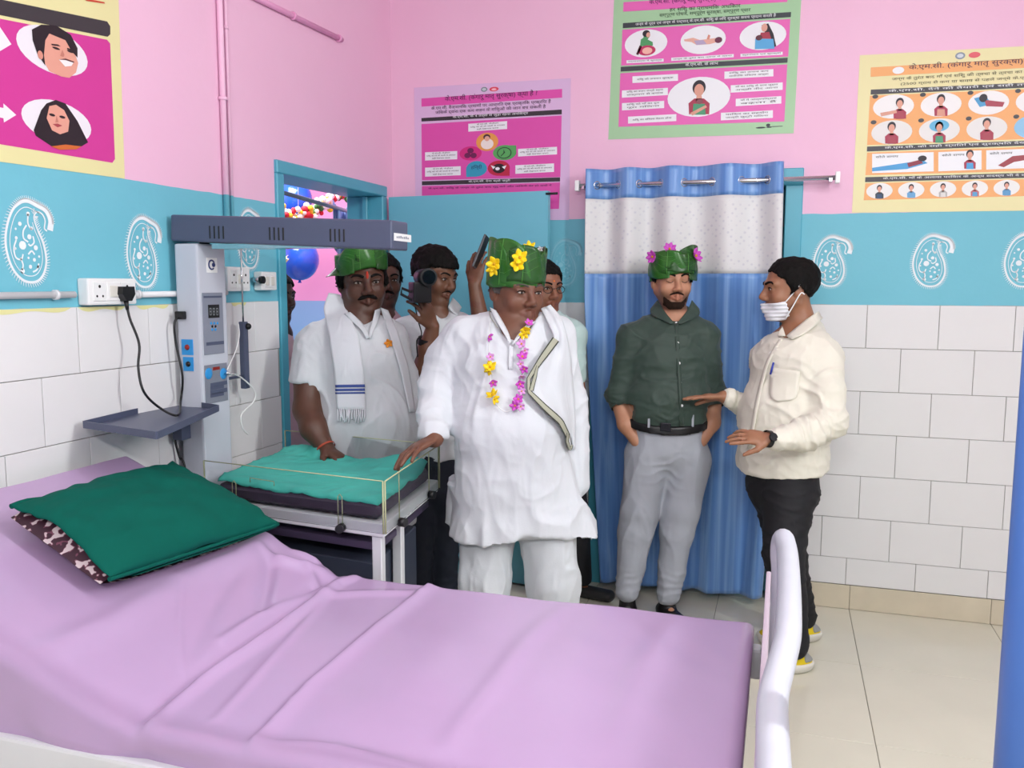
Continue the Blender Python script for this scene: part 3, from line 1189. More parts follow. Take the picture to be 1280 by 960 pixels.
# mattress (two hinged sections in one pad)
nx_, ny_ = 60, 10
g = np.zeros((nx_, ny_, 3))
xs_ = np.linspace(BX0 + 0.01, BX1 - 0.015, nx_)
ys_ = np.linspace(BY0 + 0.02, BY1 - 0.02, ny_)
for i in range(nx_):
    for j in range(ny_):
        g[i, j] = (xs_[i], ys_[j], bed_z(xs_[i]) - 0.085)
MB().sheet(g, 0.09).build('mattress', M_matt, bed)
for yy in (BY0 + 0.006, BY1 - 0.02):
    MB().box(V(BX0, yy - 0.022, 0.555), V(BX1 + 0.02, yy + 0.022, 0.638), 0.008).build('side_rail', M_frame, bed)
for xx in (0.2, 0.62, 1.1, 1.6):
    MB().box(V(xx - 0.02, BY0 + 0.05, 0.53), V(xx + 0.02, BY1 - 0.05, 0.565), 0.004).build('cross_bar', M_frame, bed)
# raised back-rest frame
for yy in (BY0 + 0.06, BY1 - 0.06):
    MB().tube([V(0.84, yy, 0.60), V(0.45, yy, 0.76), V(0.09, yy, 0.91)], 0.015, 10).build('backrest_rail', M_frame, bed)
MB().tube([V(0.45, BY0 + 0.06, 0.74), V(0.45, BY1 - 0.06, 0.74)], 0.012, 10).build('backrest_bar', M_frame, bed)
# foot rail: bent tube seen nearly end on
foot = [V(2.085, -2.075, 0.0), V(2.085, -2.075, 0.45), onp(976, 735, 1, -2.075), onp(975, 690, 1, -2.085), onp(979, 673, 1, -2.12)]
for px_, py_, z_ in ((984, 690, 0.925), (986, 730, 0.92), (986, 770, 0.915), (984, 800, 0.905), (974, 840, 0.895), (966, 875, 0.89), (966, 930, 0.89), (968, 1000, 0.89)):
    foot.append(onp(px_, py_, 2, z_))
foot += [V(2.082, -3.22, 0.86), V(2.082, -3.245, 0.78), V(2.085, -3.245, 0.45), V(2.085, -3.245, 0.0)]
MB().tube(smooth_path(foot, 6), 0.0255, 14).build('foot_rail', M_frame_worn, bed)
MB().box(V(2.055, -3.19, 0.50), V(2.067, -2.12, 0.84), 0.004).build('foot_panel', mat('pale_pink_laminate', '#d8c6d4', 0.4, var=0.03), bed)
head = [V(0.055, -2.08, 0.0), V(0.055, -2.08, 0.85), V(0.055, -2.13, 0.955), V(0.055, -2.6, 0.97), V(0.055, -3.06, 0.955), V(0.055, -3.11, 0.85), V(0.055, -3.11, 0.0)]
MB().tube(smooth_path(head, 6), 0.022, 12).build('head_rail', M_frame_worn, bed)
MB().box(V(0.045, -3.07, 0.45), V(0.06, -2.12, 0.92), 0.004).build('head_panel', mat('pale_grey_laminate', '#b9b9bb', 0.4, var=0.03), bed)
for x_ in (0.30, 1.80):
    for yy in (BY0 + 0.06, BY1 - 0.06):
        MB().box(V(x_ - 0.018, yy - 0.018, 0.03), V(x_ + 0.018, yy + 0.018, 0.52), 0.004).build('leg', M_frame, bed)

# sheet: cloth surface with creases, tucked over the sides
sheet = None
NX, NY = 330, 190
sx = np.linspace(-0.03, BX1 - BX0 + 0.20, NX)
W_ = BY1 - BY0
ty = np.linspace(-0.17, W_ + 0.17, NY)
S_, T_ = np.meshgrid(sx, ty, indexing='ij')
RR = 0.03


def over(a, L):
    """param -> (pos along, drop) with a rounded edge at L"""
    e = a - (L - RR)
    ang = np.clip(e / RR, 0, math.pi / 2)
    pos = np.where(e <= 0, a, L - RR + RR * np.sin(ang))
    drop = np.where(e <= 0, 0, RR * (1 - np.cos(ang)) + np.clip(e - RR * math.pi / 2, 0, None))
    return pos, drop


xp, dx_ = over(S_, BX1 - BX0)
yn, dy1 = over(T_, W_)
ynn, dy0 = over(W_ - T_, W_)
yp = np.where(T_ < W_ / 2, W_ - ynn, yn)
dyy = np.maximum(dy0, dy1)
X_, Y_ = BX0 + xp, BY0 + yp
# outward bulge of the hanging sides grows a little with the drop
side = np.where(T_ < W_ / 2, -1, 1) * np.clip(dyy - 0.03, 0, 1)
Zt = bed_z(X_)


def bedpt(px, py):
    r = ray(px, py)
    t = (0.72 - CAM[2]) / r[2]
    for _ in range(12):
        q = CAM + r * t
        z = float(bed_z(np.array(q[0])))
        t = (z - CAM[2]) / r[2]
    return (CAM + r * t)[:2]


hgt = np.zeros_like(X_)
u2 = np.stack([X_, Y_], -1)


def crease(pts_px, amp, wd, kind='ridge', fade=True):
    global hgt
    pts = [bedpt(*q) for q in pts_px]
    best = np.full(X_.shape, 9.0)
    sgn = np.zeros(X_.shape)
    tt = np.zeros(X_.shape)
    n = len(pts) - 1
    for i in range(n):
        a, b_ = pts[i], pts[i + 1]
        ab = b_ - a
        t = np.clip(((u2 - a) @ ab) / (ab @ ab), 0, 1)
        d = u2 - (a + t[..., None] * ab)
        dist = np.hypot(d[..., 0], d[..., 1])
        sg = (ab[0] * d[..., 1] - ab[1] * d[..., 0]) / np.linalg.norm(ab)
        mk = dist < best
        best = np.where(mk, dist, best)
        sgn = np.where(mk, sg, sgn)
        tt = np.where(mk, (i + t) / n, tt)
    fd = np.sin(np.pi * np.clip(tt * 0.9 + 0.05, 0, 1)) ** 0.5 if fade else 1.0
    amp = amp * 1.55
    if kind == 'ridge':
        hgt = hgt + amp * fd * np.exp(-(best / wd) ** 2)
    elif kind == 'sharp':
        hgt = hgt + amp * fd * np.exp(-best / wd)
    elif kind == 'step':
        hgt = hgt + amp * fd * np.exp(-(best / (wd * 5)) ** 2) * (0.5 + 0.5 * np.tanh(sgn / wd))


crease([(432, 706), (412, 722), (330, 782), (240, 846), (165, 912)], -0.012, 0.022)
crease([(445, 722), (420, 732), (345, 790), (255, 850), (180, 915)], 0.013, 0.018)
crease([(410, 716), (385, 712), (345, 700), (330, 690)], 0.014, 0.02)
crease([(545, 724), (470, 782), (390, 850), (316, 925)], 0.006, 0.006, 'step', False)
crease([(545, 724), (470, 782), (390, 850), (316, 925)], 0.004, 0.006, 'sharp', False)
crease([(227, 728), (224, 780), (226, 818), (231, 846)], 0.004, 0.006, 'sharp')
crease([(227, 728), (300, 700), (340, 672)], 0.012, 0.03)
crease([(225, 730), (150, 775), (60, 820)], 0.009, 0.035)
crease([(340, 690), (335, 720), (325, 760)], -0.010, 0.02)
crease([(385, 712), (400, 735), (330, 770), (280, 800)], 0.010, 0.016)
crease([(300, 705), (260, 760), (215, 860)], -0.006, 0.03)
crease([(420, 735), (330, 835), (270, 900)], 0.004, 0.012)
crease([(370, 690), (395, 700), (425, 704)], 0.010, 0.012)
crease([(700, 760), (660, 800), (560, 930)], 0.005, 0.03)
crease([(840, 775), (800, 840), (770, 940)], 0.005, 0.035)
crease([(520, 740), (450, 742), (400, 745)], 0.006, 0.02)
crease([(320, 925), (420, 935), (520, 958)], 0.004, 0.01, 'sharp')
pn = np.stack([X_.ravel() * 5 + Y_.ravel() * 2.5, Y_.ravel() * 3.2 - X_.ravel() * 1.3, np.zeros(X_.size)], 1)
hgt += 0.0045 * vnoise(pn).reshape(X_.shape)
pn2 = np.stack([X_.ravel() * 14 + Y_.ravel() * 9, Y_.ravel() * 6 - X_.ravel() * 3, np.ones(X_.size) * 3.3], 1)
hgt += 0.0016 * vnoise(pn2).reshape(X_.shape)
drop = np.maximum(dx_, dyy)
limit = np.maximum(Zt - 0.635, 0.045)                    # hangs down to the frame
near_scale = np.minimum((limit - RR) / 0.123, 3.0)
drop = np.where((drop > RR) & (dyy >= dx_), RR + (drop - RR) * near_scale, drop)
pnS = np.stack([X_.ravel() * 9, drop.ravel() * 10, np.ones(X_.size) * 7.1], 1)
wav = vnoise(pnS).reshape(X_.shape)
Y_ = Y_ + np.where(T_ < W_ / 2, -1, 1) * (0.012 * np.clip((dyy - 0.02) / 0.1, 0, 1) * wav)
X_ = X_ + 0.008 * np.clip((dx_ - 0.02) / 0.1, 0, 1) * wav
Z_ = Zt + hgt * np.clip(1 - drop * 6, 0, 1) - drop
b = MB()
b.sheet(np.stack([X_, Y_, Z_], -1), 0.0)
sheet = b.build('bed_sheet', M_sheet)
tag(sheet, 'creased lilac sheet tucked over the hospital bed mattress', 'bed sheet')

# ---- pillow
M_pgreen = mat('green_pillow_cloth', '#06584c', 0.85, var=0.06, vscale=9, bump=0.12, bscale=60, spec=0.15)
M_flor = bpy.data.materials.new('maroon_floral_ticking')
M_flor.use_nodes = True
nt = M_flor.node_tree
vo = nt.nodes.new('ShaderNodeTexNoise')
vo.inputs['Scale'].default_value = 55
vo.inputs['Detail'].default_value = 1
cr = nt.nodes.new('ShaderNodeValToRGB')
cr.color_ramp.interpolation = 'CONSTANT'
cr.color_ramp.elements[0].color = (*srgb('#3d1c2b'), 1)
cr.color_ramp.elements[1].position = 0.52
cr.color_ramp.elements[1].color = (*srgb('#7a4257'), 1)
e = cr.color_ramp.elements.new(0.57)
e.color = (*srgb('#d7c6c8'), 1)
nt.links.new(nt.nodes.new('ShaderNodeTexCoord').outputs['Object'], vo.inputs['Vector'])
nt.links.new(vo.outputs['Fac'], cr.inputs[0])
nt.links.new(cr.outputs[0], nt.nodes['Principled BSDF'].inputs['Base Color'])


def slope_pt(px, py, off):
    r = ray(px, py)
    t = (bed_z(0.0) * 0 + 0.70 + 0.42 * 0.81 + off - CAM[2] - 0.42 * CAM[0]) / (r[2] + 0.42 * r[0])
    return CAM + r * t


PL, PB, PR_, PT = slope_pt(18, 633, 0.085), slope_pt(138, 722, 0.075), slope_pt(344, 655, 0.07), slope_pt(213, 584, 0.085)
pn_ = nrm(np.cross(PR_ - PL, PT - PB))
pn_ = pn_ if pn_[2] > 0 else -pn_
pil = empty('pillow', tuple((PL + PB + PR_ + PT) / 4))
tag(pil, 'green pillow with floral ticking showing at its open end', 'pillow')


def quad(u, v):
    return (PL * (1 - u) + PT * u) * (1 - v) + (PB * (1 - u) + PR_ * u) * v      # u along length, v down the slope


def bulge(u, v):
    return (np.clip(4 * u * (1 - u), 0, 1) * np.clip(4 * v * (1 - v), 0, 1)) ** 0.45


def pgrid(u0, u1, v0, v1, up, lift, wob, n=34, m=26):
    g = np.zeros((n, m, 3))
    for i, u in enumerate(np.linspace(u0, u1, n)):
        for j, v in enumerate(np.linspace(v0, v1, m)):
            q = quad(u, v)
            bl = bulge(np.clip(u, 0, 1), np.clip(v, 0, 1))
            k = float(vnoise(np.array([[u * 6, v * 5, 2.0 + up]]))[0])
            q = q + pn_ * (0.028 * math.exp(-(u + 0.012) / 0.10) * math.sin(math.pi * min(max(v, 0), 1)) if lift > 0 else 0.0)
            g[i, j] = q + pn_ * (up * bl * (0.075 if up > 0 else 0.05) + lift + wob * k)
    return g


b = MB()
b.sheet(pgrid(-0.02, 0.96, 0.03, 0.965, 1, -0.022, 0.002))
b.sheet(pgrid(-0.02, 0.96, 0.03, 0.965, -1, -0.022, 0.002))
b.build('cushion', M_flor, pil)
b = MB()
gpc = pgrid(-0.012, 1.012, -0.012, 1.012, 1, 0.004, 0.007, 70, 50)
for i_ in range(70):
    for j_ in range(50):
        u_, v_ = i_ / 69, j_ / 49
        gpc[i_, j_] += pn_ * (0.010 * math.exp(-v_ / 0.06) * (vnoise(np.array([[u_ * 16, 1.0, 4.0]]))[0]) + 0.004 * vnoise(np.array([[u_ * 13 + v_ * 5, v_ * 11 - u_ * 4, 9.0]]))[0] + 0.006 * math.exp(-(1 - u_) / 0.08) * vnoise(np.array([[v_ * 12, 3.0, 1.0]]))[0])
b.sheet(gpc, 0.003)
b.sheet(pgrid(0.14, 1.012, -0.012, 1.012, -1, -0.012, 0.003), 0.003)
rim = smooth_path([quad(u, 1.012) for u in np.linspace(-0.012, 1.012, 12)], 3)
b.tube(rim, 0.006, 6)
b.tube([quad(1.012, v) for v in np.linspace(-0.012, 1.012, 14)], 0.006, 6)
b.tube([quad(u, -0.012) + pn_ * 0.004 * math.sin(u * 25) for u in np.linspace(-0.012, 1.012, 24)], 0.007, 6)
b.build('pillow_cover', M_pgreen, pil)

# ------------------------------------------------------------------ infant warmer
M_warm = mat('pale_grey_powder_coat', '#c3c7d2', 0.35, var=0.015)
M_slate = mat('slate_grey_enamel', '#4f566e', 0.38, var=0.02)
M_slate_l = mat('slate_label_grey', '#858a99', 0.4, var=0.02)
M_blue = mat('bright_blue_label', '#2f93d6', 0.4, var=0)
M_red = mat('red_switch', '#8c2018', 0.35, var=0)
CXF = 0.125
CY0, CY1 = onp(246, 305, 0, CXF)[1], onp(281, 305, 0, CXF)[1]
CX0 = max(onp(216, 305, 1, CY0)[0], 0.030)
ZC = onp(246, 304, 0, CXF)[2]
warm = empty('infant_warmer', ((CX0 + CXF) / 2, (CY0 + CY1) / 2, 0))
tag(warm, 'grey infant radiant warmer column with overhead heater arm by the left wall', 'infant warmer')
MB().box(V(CX0, CY0, 0.12), V(CXF, CY1, ZC), 0.008).build('column', M_warm, warm)
MB().box(V(CX0 - 0.0, CY0 - 0.10, 0.05), V(CXF + 0.08, CY1 + 0.10, 0.125), 0.01).build('base', M_slate, warm)
# overhead hood: long shallow box tilted a little
hy0, hy1 = -1.85, -1.725
hA = onp(213, 268, 1, hy0)
hB = onp(213, 301, 1, hy0)
hC = onp(490, 312, 1, hy0)
hD = onp(490, 275, 1, hy0)
hood = MB().prism([hA, hB, hC, hD], V(0, hy1 - hy0, 0)).build('heater_hood', M_slate, warm)
mod = hood.modifiers.new('bevel', 'BEVEL')
mod.width = 0.006
mod.segments = 2
hz = (hD - hA) / np.linalg.norm(hD - hA)
for gx in (270, 345, 421):
    for k in range(4):
        px_ = gx - 8 + k * 5.6
        a = onp(px_, 281 + (px_ - 213) * 0.025, 1, hy0)
        c = onp(px_, 297 + (px_ - 213) * 0.025, 1, hy0)
        b = MB()
        b.box(V(a[0] - 0.003, hy0 - 0.0015, c[2]), V(a[0] + 0.003, hy0 + 0.004, a[2]), 0.001, seg=1)
        b.build('vent_slot', M_black, hood)
la, lb = onp(492.5, 291, 0, hC[0] + 0.0012), onp(514, 303, 0, hC[0] + 0.0012)
b = MB()
b.box(V(hC[0], la[1], lb[2]), V(hC[0] + 0.0015, lb[1], la[2]))
b.build('name_plate', M_white, hood)
b = MB()
for k in range(7):
    yk = la[1] + (lb[1] - la[1]) * (0.14 + 0.105 * k)
    b.box(V(hC[0] + 0.0014, yk, lb[2] + (la[2] - lb[2]) * 0.36), V(hC[0] + 0.0020, yk + (lb[1] - la[1]) * 0.07, lb[2] + (la[2] - lb[2]) * (0.58 + 0.06 * (k % 3))))
b.build('plate_lettering', M_slate_l, hood)
MB().cyl(V((CX0 + CXF) / 2 + 0.02, (CY0 + CY1) / 2, ZC - 0.01), V((CX0 + CXF) / 2 + 0.02, (CY0 + CY1) / 2, ZC + 0.03), 0.018).build('swivel', M_black, warm)
b = MB()
b.box(V(hA[0] + 0.15, hy0 + 0.02, hB[2] - 0.012), V(hC[0] - 0.1, hy1 - 0.02, hC[2] + 0.01))
b.build('heater_grille', M_steel, warm)


def on_front(px, py):
    return onp(px, py, 0, CXF)


def fpanel(nm, pxl, pyt, pxr, pyb, m, par, th=0.003):
    a, c = on_front(pxl, pyt), on_front(pxr, pyb)
    return MB().box(V(CXF, a[1], c[2]), V(CXF + th, c[1], a[2]), 0.001, seg=1).build(nm, m, par)


ctl = fpanel('control_panel', 252, 366, 280, 441, M_slate_l, warm)
fpanel('display', 259, 381, 273.5, 397, M_black, ctl, 0.0042)
for i in range(3):
    a, c = on_front(260.5 + i * 4.2, 385), on_front(263.2 + i * 4.2, 394)
    b = MB()
    for z0, z1 in ((0.0, 0.12), (0.44, 0.56), (0.88, 1.0)):
        b.box(V(CXF + 0.004, a[1], c[2] + (a[2] - c[2]) * z0), V(CXF + 0.0047, c[1], c[2] + (a[2] - c[2]) * z1))
    for y0, y1 in ((0, 0.16), (0.84, 1.0)):
        b.box(V(CXF + 0.004, a[1] + (c[1] - a[1]) * y0, c[2]), V(CXF + 0.0047, a[1] + (c[1] - a[1]) * y1, a[2]))
    b.build('display_digit', mat('grey_digit', '#8f9499', 0.4, var=0), ctl)
for r_, row in enumerate((404, 408, 412)):
    for k in range(3 if r_ == 0 else 2):
        q = on_front(263 + k * 4.0 + (0 if r_ == 0 else 1.5), row)
        MB().ball(V(CXF + 0.003, q[1], q[2]), (0.002, 0.006, 0.005), seg=10, rings=6).build('push_button', M_blue if r_ != 1 else M_black, ctl)
lb_a, lb_c = on_front(253.5, 370), on_front(276, 372)
MB().box(V(CXF + 0.003, lb_a[1], lb_c[2]), V(CXF + 0.0036, lb_c[1], lb_a[2])).build('panel_title', M_slate, ctl)
lb_a, lb_c = on_front(257, 428), on_front(279, 430)
MB().box(V(CXF + 0.003, lb_a[1], lb_c[2]), V(CXF + 0.0036, lb_c[1], lb_a[2])).build('panel_title', M_slate, ctl)
gas = fpanel('gauge_panel', 255, 457, 284.5, 500, mat('gauge_panel_grey', '#7d828f', 0.45, var=0.02), warm)
for px_ in (260, 278.5):
    q = on_front(px_, 467)
    MB().ball(V(CXF + 0.003, q[1], q[2]), (0.004, 0.021, 0.021), seg=16, rings=6).build('dial', M_blue, gas)
q = on_front(279, 467)
b = MB()
b.tube([V(CXF + 0.004, q[1], q[2]), V(CXF + 0.03, q[1] + 0.004, q[2])], 0.004, 8)
b.build('gas_nozzle', M_steel, gas)
for i in range(4):
    a, c = on_front(262, 479 + i * 4.6), on_front(283 - (i % 2) * 4, 480.2 + i * 4.6)
    MB().box(V(CXF + 0.003, a[1], c[2]), V(CXF + 0.0036, c[1], a[2])).build('print_line', M_slate, gas)
fpanel('red_print', 265, 459, 274, 462, M_red, gas, 0.0036)
em = fpanel('emblem_sticker', 257.5, 322, 271.5, 341, M_white, warm, 0.001)
q = on_front(264, 331)
b = MB()
b.tube([V(CXF + 0.0015, q[1] + 0.016 * math.cos(t), q[2] + 0.016 * math.sin(t)) for t in np.linspace(0.5, 5.4, 14)], 0.003, 6)
b.build('emblem_ring', mat('navy_print', '#2a3770', 0.4, var=0), em)
b = MB()
b.ball(V(CXF + 0.0012, q[1] + 0.012, q[2]), (0.001, 0.010, 0.008), seg=10, rings=6)
b.build('emblem_mark', mat('navy_print', '#2a3770', 0.4, var=0), em)


def on_side(px, py):
    return onp(px, py, 1, CY0)


for (x0, y0, x1, y1, m2) in ((227, 424, 242, 444, M_red), (229, 446, 242.5, 464, M_black)):
    a, c = on_side(x0, y0), on_side(x1, y1)
    pl_ = MB().box(V(a[0], CY0 - 0.002, c[2]), V(c[0], CY0, a[2])).build('socket_label', M_blue, warm)
    q = on_side((x0 + x1) / 2, (y0 + y1) / 2)
    MB().ball(V(q[0], CY0 - 0.003, q[2]), (0.010, 0.006, 0.010), seg=14, rings=7).build('rocker_switch', m2, pl_)
q = on_side(228, 394)
MB().box(V(q[0] - 0.018, CY0 - 0.02, q[2] - 0.014), V(q[0] + 0.018, CY0, q[2] + 0.014), 0.004).build('mains_inlet', M_black, warm)
INLET = V(q[0] - 0.005, CY0 - 0.012, q[2])

# monitor shelf on a bracket
SY = CY0 - 0.16
sp = [onp(105, 532, 2, 1.13), onp(196, 549, 2, 1.13), onp(273, 512, 2, 1.13), onp(222, 506, 2, 1.13)]
ZS = onp(105, 535, 0, 0.045)[2]
s0, s1 = onp(107, 531, 2, ZS), onp(272, 513, 2, ZS)
shelf = empty('shelf', (0.2, CY0 - 0.1, ZS))
shelf.parent = warm
shelf.location = V(*[0.2, CY0 - 0.1, ZS]) - wloc(warm)
cA, cB, cC, cD = onp(105, 535, 2, ZS), onp(196, 549, 2, ZS), onp(273, 514, 2, ZS), onp(222, 506, 2, ZS)
b = MB()
b.prism([cA, cB, cC, cD], V(0, 0, 0.004))
b.build('tray', M_slate, shelf)
for a, c in ((cA, cB), (cB, cC), (cC, cD), (cD, cA)):
    d = nrm(c - a)
    b = MB()
    n_ = np.cross(d, V(0, 0, 1))
    b.prism([a, c, c + V(0, 0, 0.022), a + V(0, 0, 0.022)], n_ * 0.003)
    b.build('lip', M_slate, shelf)
bk = onp(233, 537, 1, CY0)
MB().box(V(bk[0] - 0.02, CY0 - 0.05, bk[2] - 0.03), V(bk[0] + 0.02, CY0 - 0.001, ZS + 0.002), 0.003).build('shelf_bracket', M_slate, warm)
# drip rod on the far side of the column
q0, q1, q2 = onp(302, 300, 0, 0.07), onp(304, 402, 0, 0.07), onp(304, 486, 0, 0.07)
b = MB()
b.cyl(V(0.07, q1[1], q1[2] - 0.02), V(0.07, q1[1], q0[2] + 0.02), 0.0035, 8)
b.build('drip_rod', M_steel, warm)
b = MB()
b.box(V(0.058, q1[1] - 0.014, q2[2]), V(0.082, q1[1] + 0.014, q1[2]), 0.003)
b.build('rod_sleeve', M_slate, warm)
q = onp(310, 408, 0, 0.085)
MB().ball(q, 0.013, seg=12, rings=8).build('clamp_knob', M_black, warm)
MB().tube([V(0.07, q1[1], q2[2] + 0.05), V(0.07, CY1 - 0.01, q2[2] + 0.05)], 0.006, 8).build('rod_arm', M_slate, warm)

# mains lead from the wall socket to the warmer
def cable(nm, pts, r_, m, label, cat):
    o = MB().tube(smooth_path(pts, 8), r_, 7).build(nm, m)
    tag(o, label, cat)
    return o


PLUG = onp(157, 366, 0, 0.055)
plug = empty('power_plug', tuple(PLUG))
tag(plug, 'black three pin plug in the left wall socket board', 'plug')
b = MB()
b.prism([PLUG + V(-0.012, -0.025, 0.020), PLUG + V(-0.012, 0.025, 0.020), PLUG + V(-0.012, 0.028, -0.004), PLUG + V(-0.012, 0.012, -0.026),
         PLUG + V(-0.012, -0.012, -0.026), PLUG + V(-0.012, -0.028, -0.004)], V(0.026, 0, 0))
b.build('body', M_black, plug)
MB().tube([PLUG + V(0, 0, -0.024), PLUG + V(0.004, 0, -0.055)], [0.008, 0.005], 8).build('strain_relief', M_black, plug)
cable('power_cable', [PLUG + V(0.004, 0, -0.05), onp(163, 400, 0, 0.07), onp(174, 430, 0, 0.09), onp(173, 460, 0, 0.10), onp(180, 490, 0, 0.12), onp(200, 510, 2, ZS + 0.03), onp(222, 519, 2, ZS + 0.012),
                      onp(226, 500, 1, CY0 - 0.03), onp(228, 470, 1, CY0 - 0.03), onp(220, 430, 1, CY0 - 0.035), onp(218, 405, 1, CY0 - 0.035), INLET], 0.0042, M_black,
      'black mains cable looping from the wall plug over the shelf to the warmer', 'cable')
cable('power_cable', [onp(226, 518, 1, CY0 - 0.06), onp(219, 545, 1, CY0 - 0.03), onp(224, 570, 1, CY0 - 0.02), onp(232, 590, 1, CY0 - 0.02), V(0.07, CY0 - 0.02, 0.6)], 0.0042, M_black,
      'black cable hanging below the shelf of the warmer', 'cable')
cable('sensor_lead', [onp(284, 466, 0, CXF + 0.03), onp(300, 471, 0, 0.1), onp(318, 488, 0, 0.1), onp(317, 502, 0, 0.1), onp(302, 518, 0, 0.1), onp(303, 534, 0, 0.1), onp(310, 543, 0, 0.1)], 0.003, M_white,
      'white sensor lead hanging beside the warmer column', 'cable')
cable('sensor_lead', [onp(284, 462, 0, CXF + 0.02), onp(294, 440, 0, 0.1), onp(299, 420, 0, 0.09), onp(298, 405, 0, 0.08)], 0.0022, M_white,
      'thin white lead rising from the gauge panel to the drip rod', 'cable')


# ---- socket boards on the left wall
def board(y0, y1, z0, z1, th, label, nmod, kind='socket'):
    r_ = empty('socket_board', (0, (y0 + y1) / 2, z0))
    tag(r_, label, 'socket')
    MB().box(V(0.001, y0, z0), V(th, y1, z1), 0.006).build('box', M_white, r_)
    wd = (y1 - y0 - 0.03) / nmod
    for i in range(nmod):
        a = y0 + 0.015 + i * wd
        md = MB().box(V(th - 0.001, a + 0.003, z0 + 0.012), V(th + 0.003, a + wd - 0.003, z1 - 0.012), 0.0015, seg=1).build('module', M_white, r_)
        zc, yc = (z0 + z1) / 2, a + wd / 2
        if kind == 'socket' and i != 1:
            for dy, dz, rr in ((0, 0.016, 0.005), (-0.012, -0.014, 0.0038), (0.012, -0.014, 0.0038)):
                MB().cyl(V(th + 0.0025, yc + dy, zc + dz), V(th + 0.0034, yc + dy, zc + dz), rr, 10).build('pin_hole', M_black, md)
        else:
            MB().box(V(th + 0.002, yc - wd * 0.3, zc - 0.018), V(th + 0.006, yc + wd * 0.3, zc + 0.018), 0.002, seg=1).build('rocker', mat('ivory_plastic', '#dedbd2', 0.35, var=0), md)
    return r_


board(-2.262, -2.055, 1.515, 1.598, 0.042, 'white socket board with the black plug on the left wall', 3)
board(-1.545, -1.400, 1.553, 1.648, 0.03, 'white socket board half hidden behind the warmer column', 3)
board(-1.335, -1.225, 1.556, 1.632, 0.04, 'small white switch box beside the doorway', 2, 'switch')
q = onp(313, 350, 0, 0.03)
gp = empty('gas_outlet', tuple(q))
tag(gp, 'small steel outlet valve on the wall beside the switch box', 'valve')
MB().tube([V(0.008, -1.352, 1.598), V(0.045, -1.352, 1.598)], 0.011, 10).build('stem', M_steel, gp)
MB().tube([V(0.045, -1.352, 1.598), V(0.06, -1.352, 1.598)], 0.016, 10).build('cap', M_black, gp)

# ------------------------------------------------------------------ baby trolley (bassinet)
TN = V(0.926, -2.058, 0.0)
ta, tb = V(-0.9915, 0.130, 0), V(-0.118, 0.993, 0)
TL, TWd, ZD = 0.72, 0.612, 0.85


def tp(a, b_, z):
    return TN + ta * a + tb * b_ + V(0, 0, z)


M_acr = bpy.data.materials.new('clear_acrylic')
M_acr.use_nodes = True
nt = M_acr.node_tree
pb = nt.nodes['Principled BSDF']
pb.inputs['Base Color'].default_value = (0.93, 0.97, 0.96, 1)
pb.inputs['Roughness'].default_value = 0.03
pb.inputs['Transmission Weight'].default_value = 1.0
pb.inputs['IOR'].default_value = 1.05
M_acr_e = mat('acrylic_edge', '#c6cba0', 0.15, var=0.0, alpha=0.85)
tro = empty('baby_trolley', tuple(tp(TL / 2, TWd / 2, 0)))
tag(tro, 'white baby trolley with clear acrylic sides beside the warmer', 'bassinet')


def tbox(nm, a0, a1, b0, b1, z0, z1, m, par=None, bev=0.003):
    M_ = Matrix(((ta[0], tb[0], 0, TN[0]), (ta[1], tb[1], 0, TN[1]), (0, 0, 1, 0), (0, 0, 0, 1)))
    return MB().box(V(a0, b0, z0), V(a1, b1, z1), bev, M_, seg=1).build(nm, m, par or tro)


tbox('frame_rail', 0, TL, 0, 0.025, ZD - 0.045, ZD, M_frame)
tbox('frame_rail', 0, TL, TWd - 0.025, TWd, ZD - 0.045, ZD, M_frame)
tbox('frame_rail', 0, 0.025, 0.025, TWd - 0.025, ZD - 0.045, ZD, M_frame)
tbox('frame_rail', TL - 0.025, TL, 0.025, TWd - 0.025, ZD - 0.045, ZD, M_frame)
tbox('deck', 0.025, TL - 0.025, 0.025, TWd - 0.025, ZD - 0.02, ZD - 0.005, M_frame)
for a0, b0 in ((0.012, 0.006), (0.012, 0.20), (TL - 0.05, 0.006), (TL - 0.05, 0.40)):
    tbox('leg', a0, a0 + 0.036, b0, b0 + 0.036, 0.06, ZD - 0.045, M_frame)
    q = tp(a0 + 0.018, b0 + 0.018, 0.034)
    MB().tube([q + ta * 0.012, q - ta * 0.012], 0.034, 14).build('castor', M_black, tro)
tbox('x_ray_tray', 0.03, TL - 0.03, 0.03, TWd - 0.03, ZD - 0.10, ZD - 0.075, mat('dark_tray', '#4a3f58', 0.4, var=0.04), tro)
tbox('lower_shelf', 0.02, TL - 0.02, 0.02, TWd - 0.1, 0.26, 0.28, M_slate, tro)
dr = tbox('drawer', 0.055, TL - 0.06, 0.05, TWd - 0.12, 0.36, 0.70, mat('charcoal_drawer', '#3a4050', 0.45, var=0.03), tro)
tbox('drawer_handle', 0.25, 0.45, 0.035, 0.05, 0.60, 0.615, M_steel, dr)
tbox('mattress', 0.03, TL - 0.03, 0.03, TWd - 0.03, ZD, ZD + 0.05, mat('dark_purple_pad', '#43384a', 0.6, var=0.05), tro, 0.012)
PH = 0.165
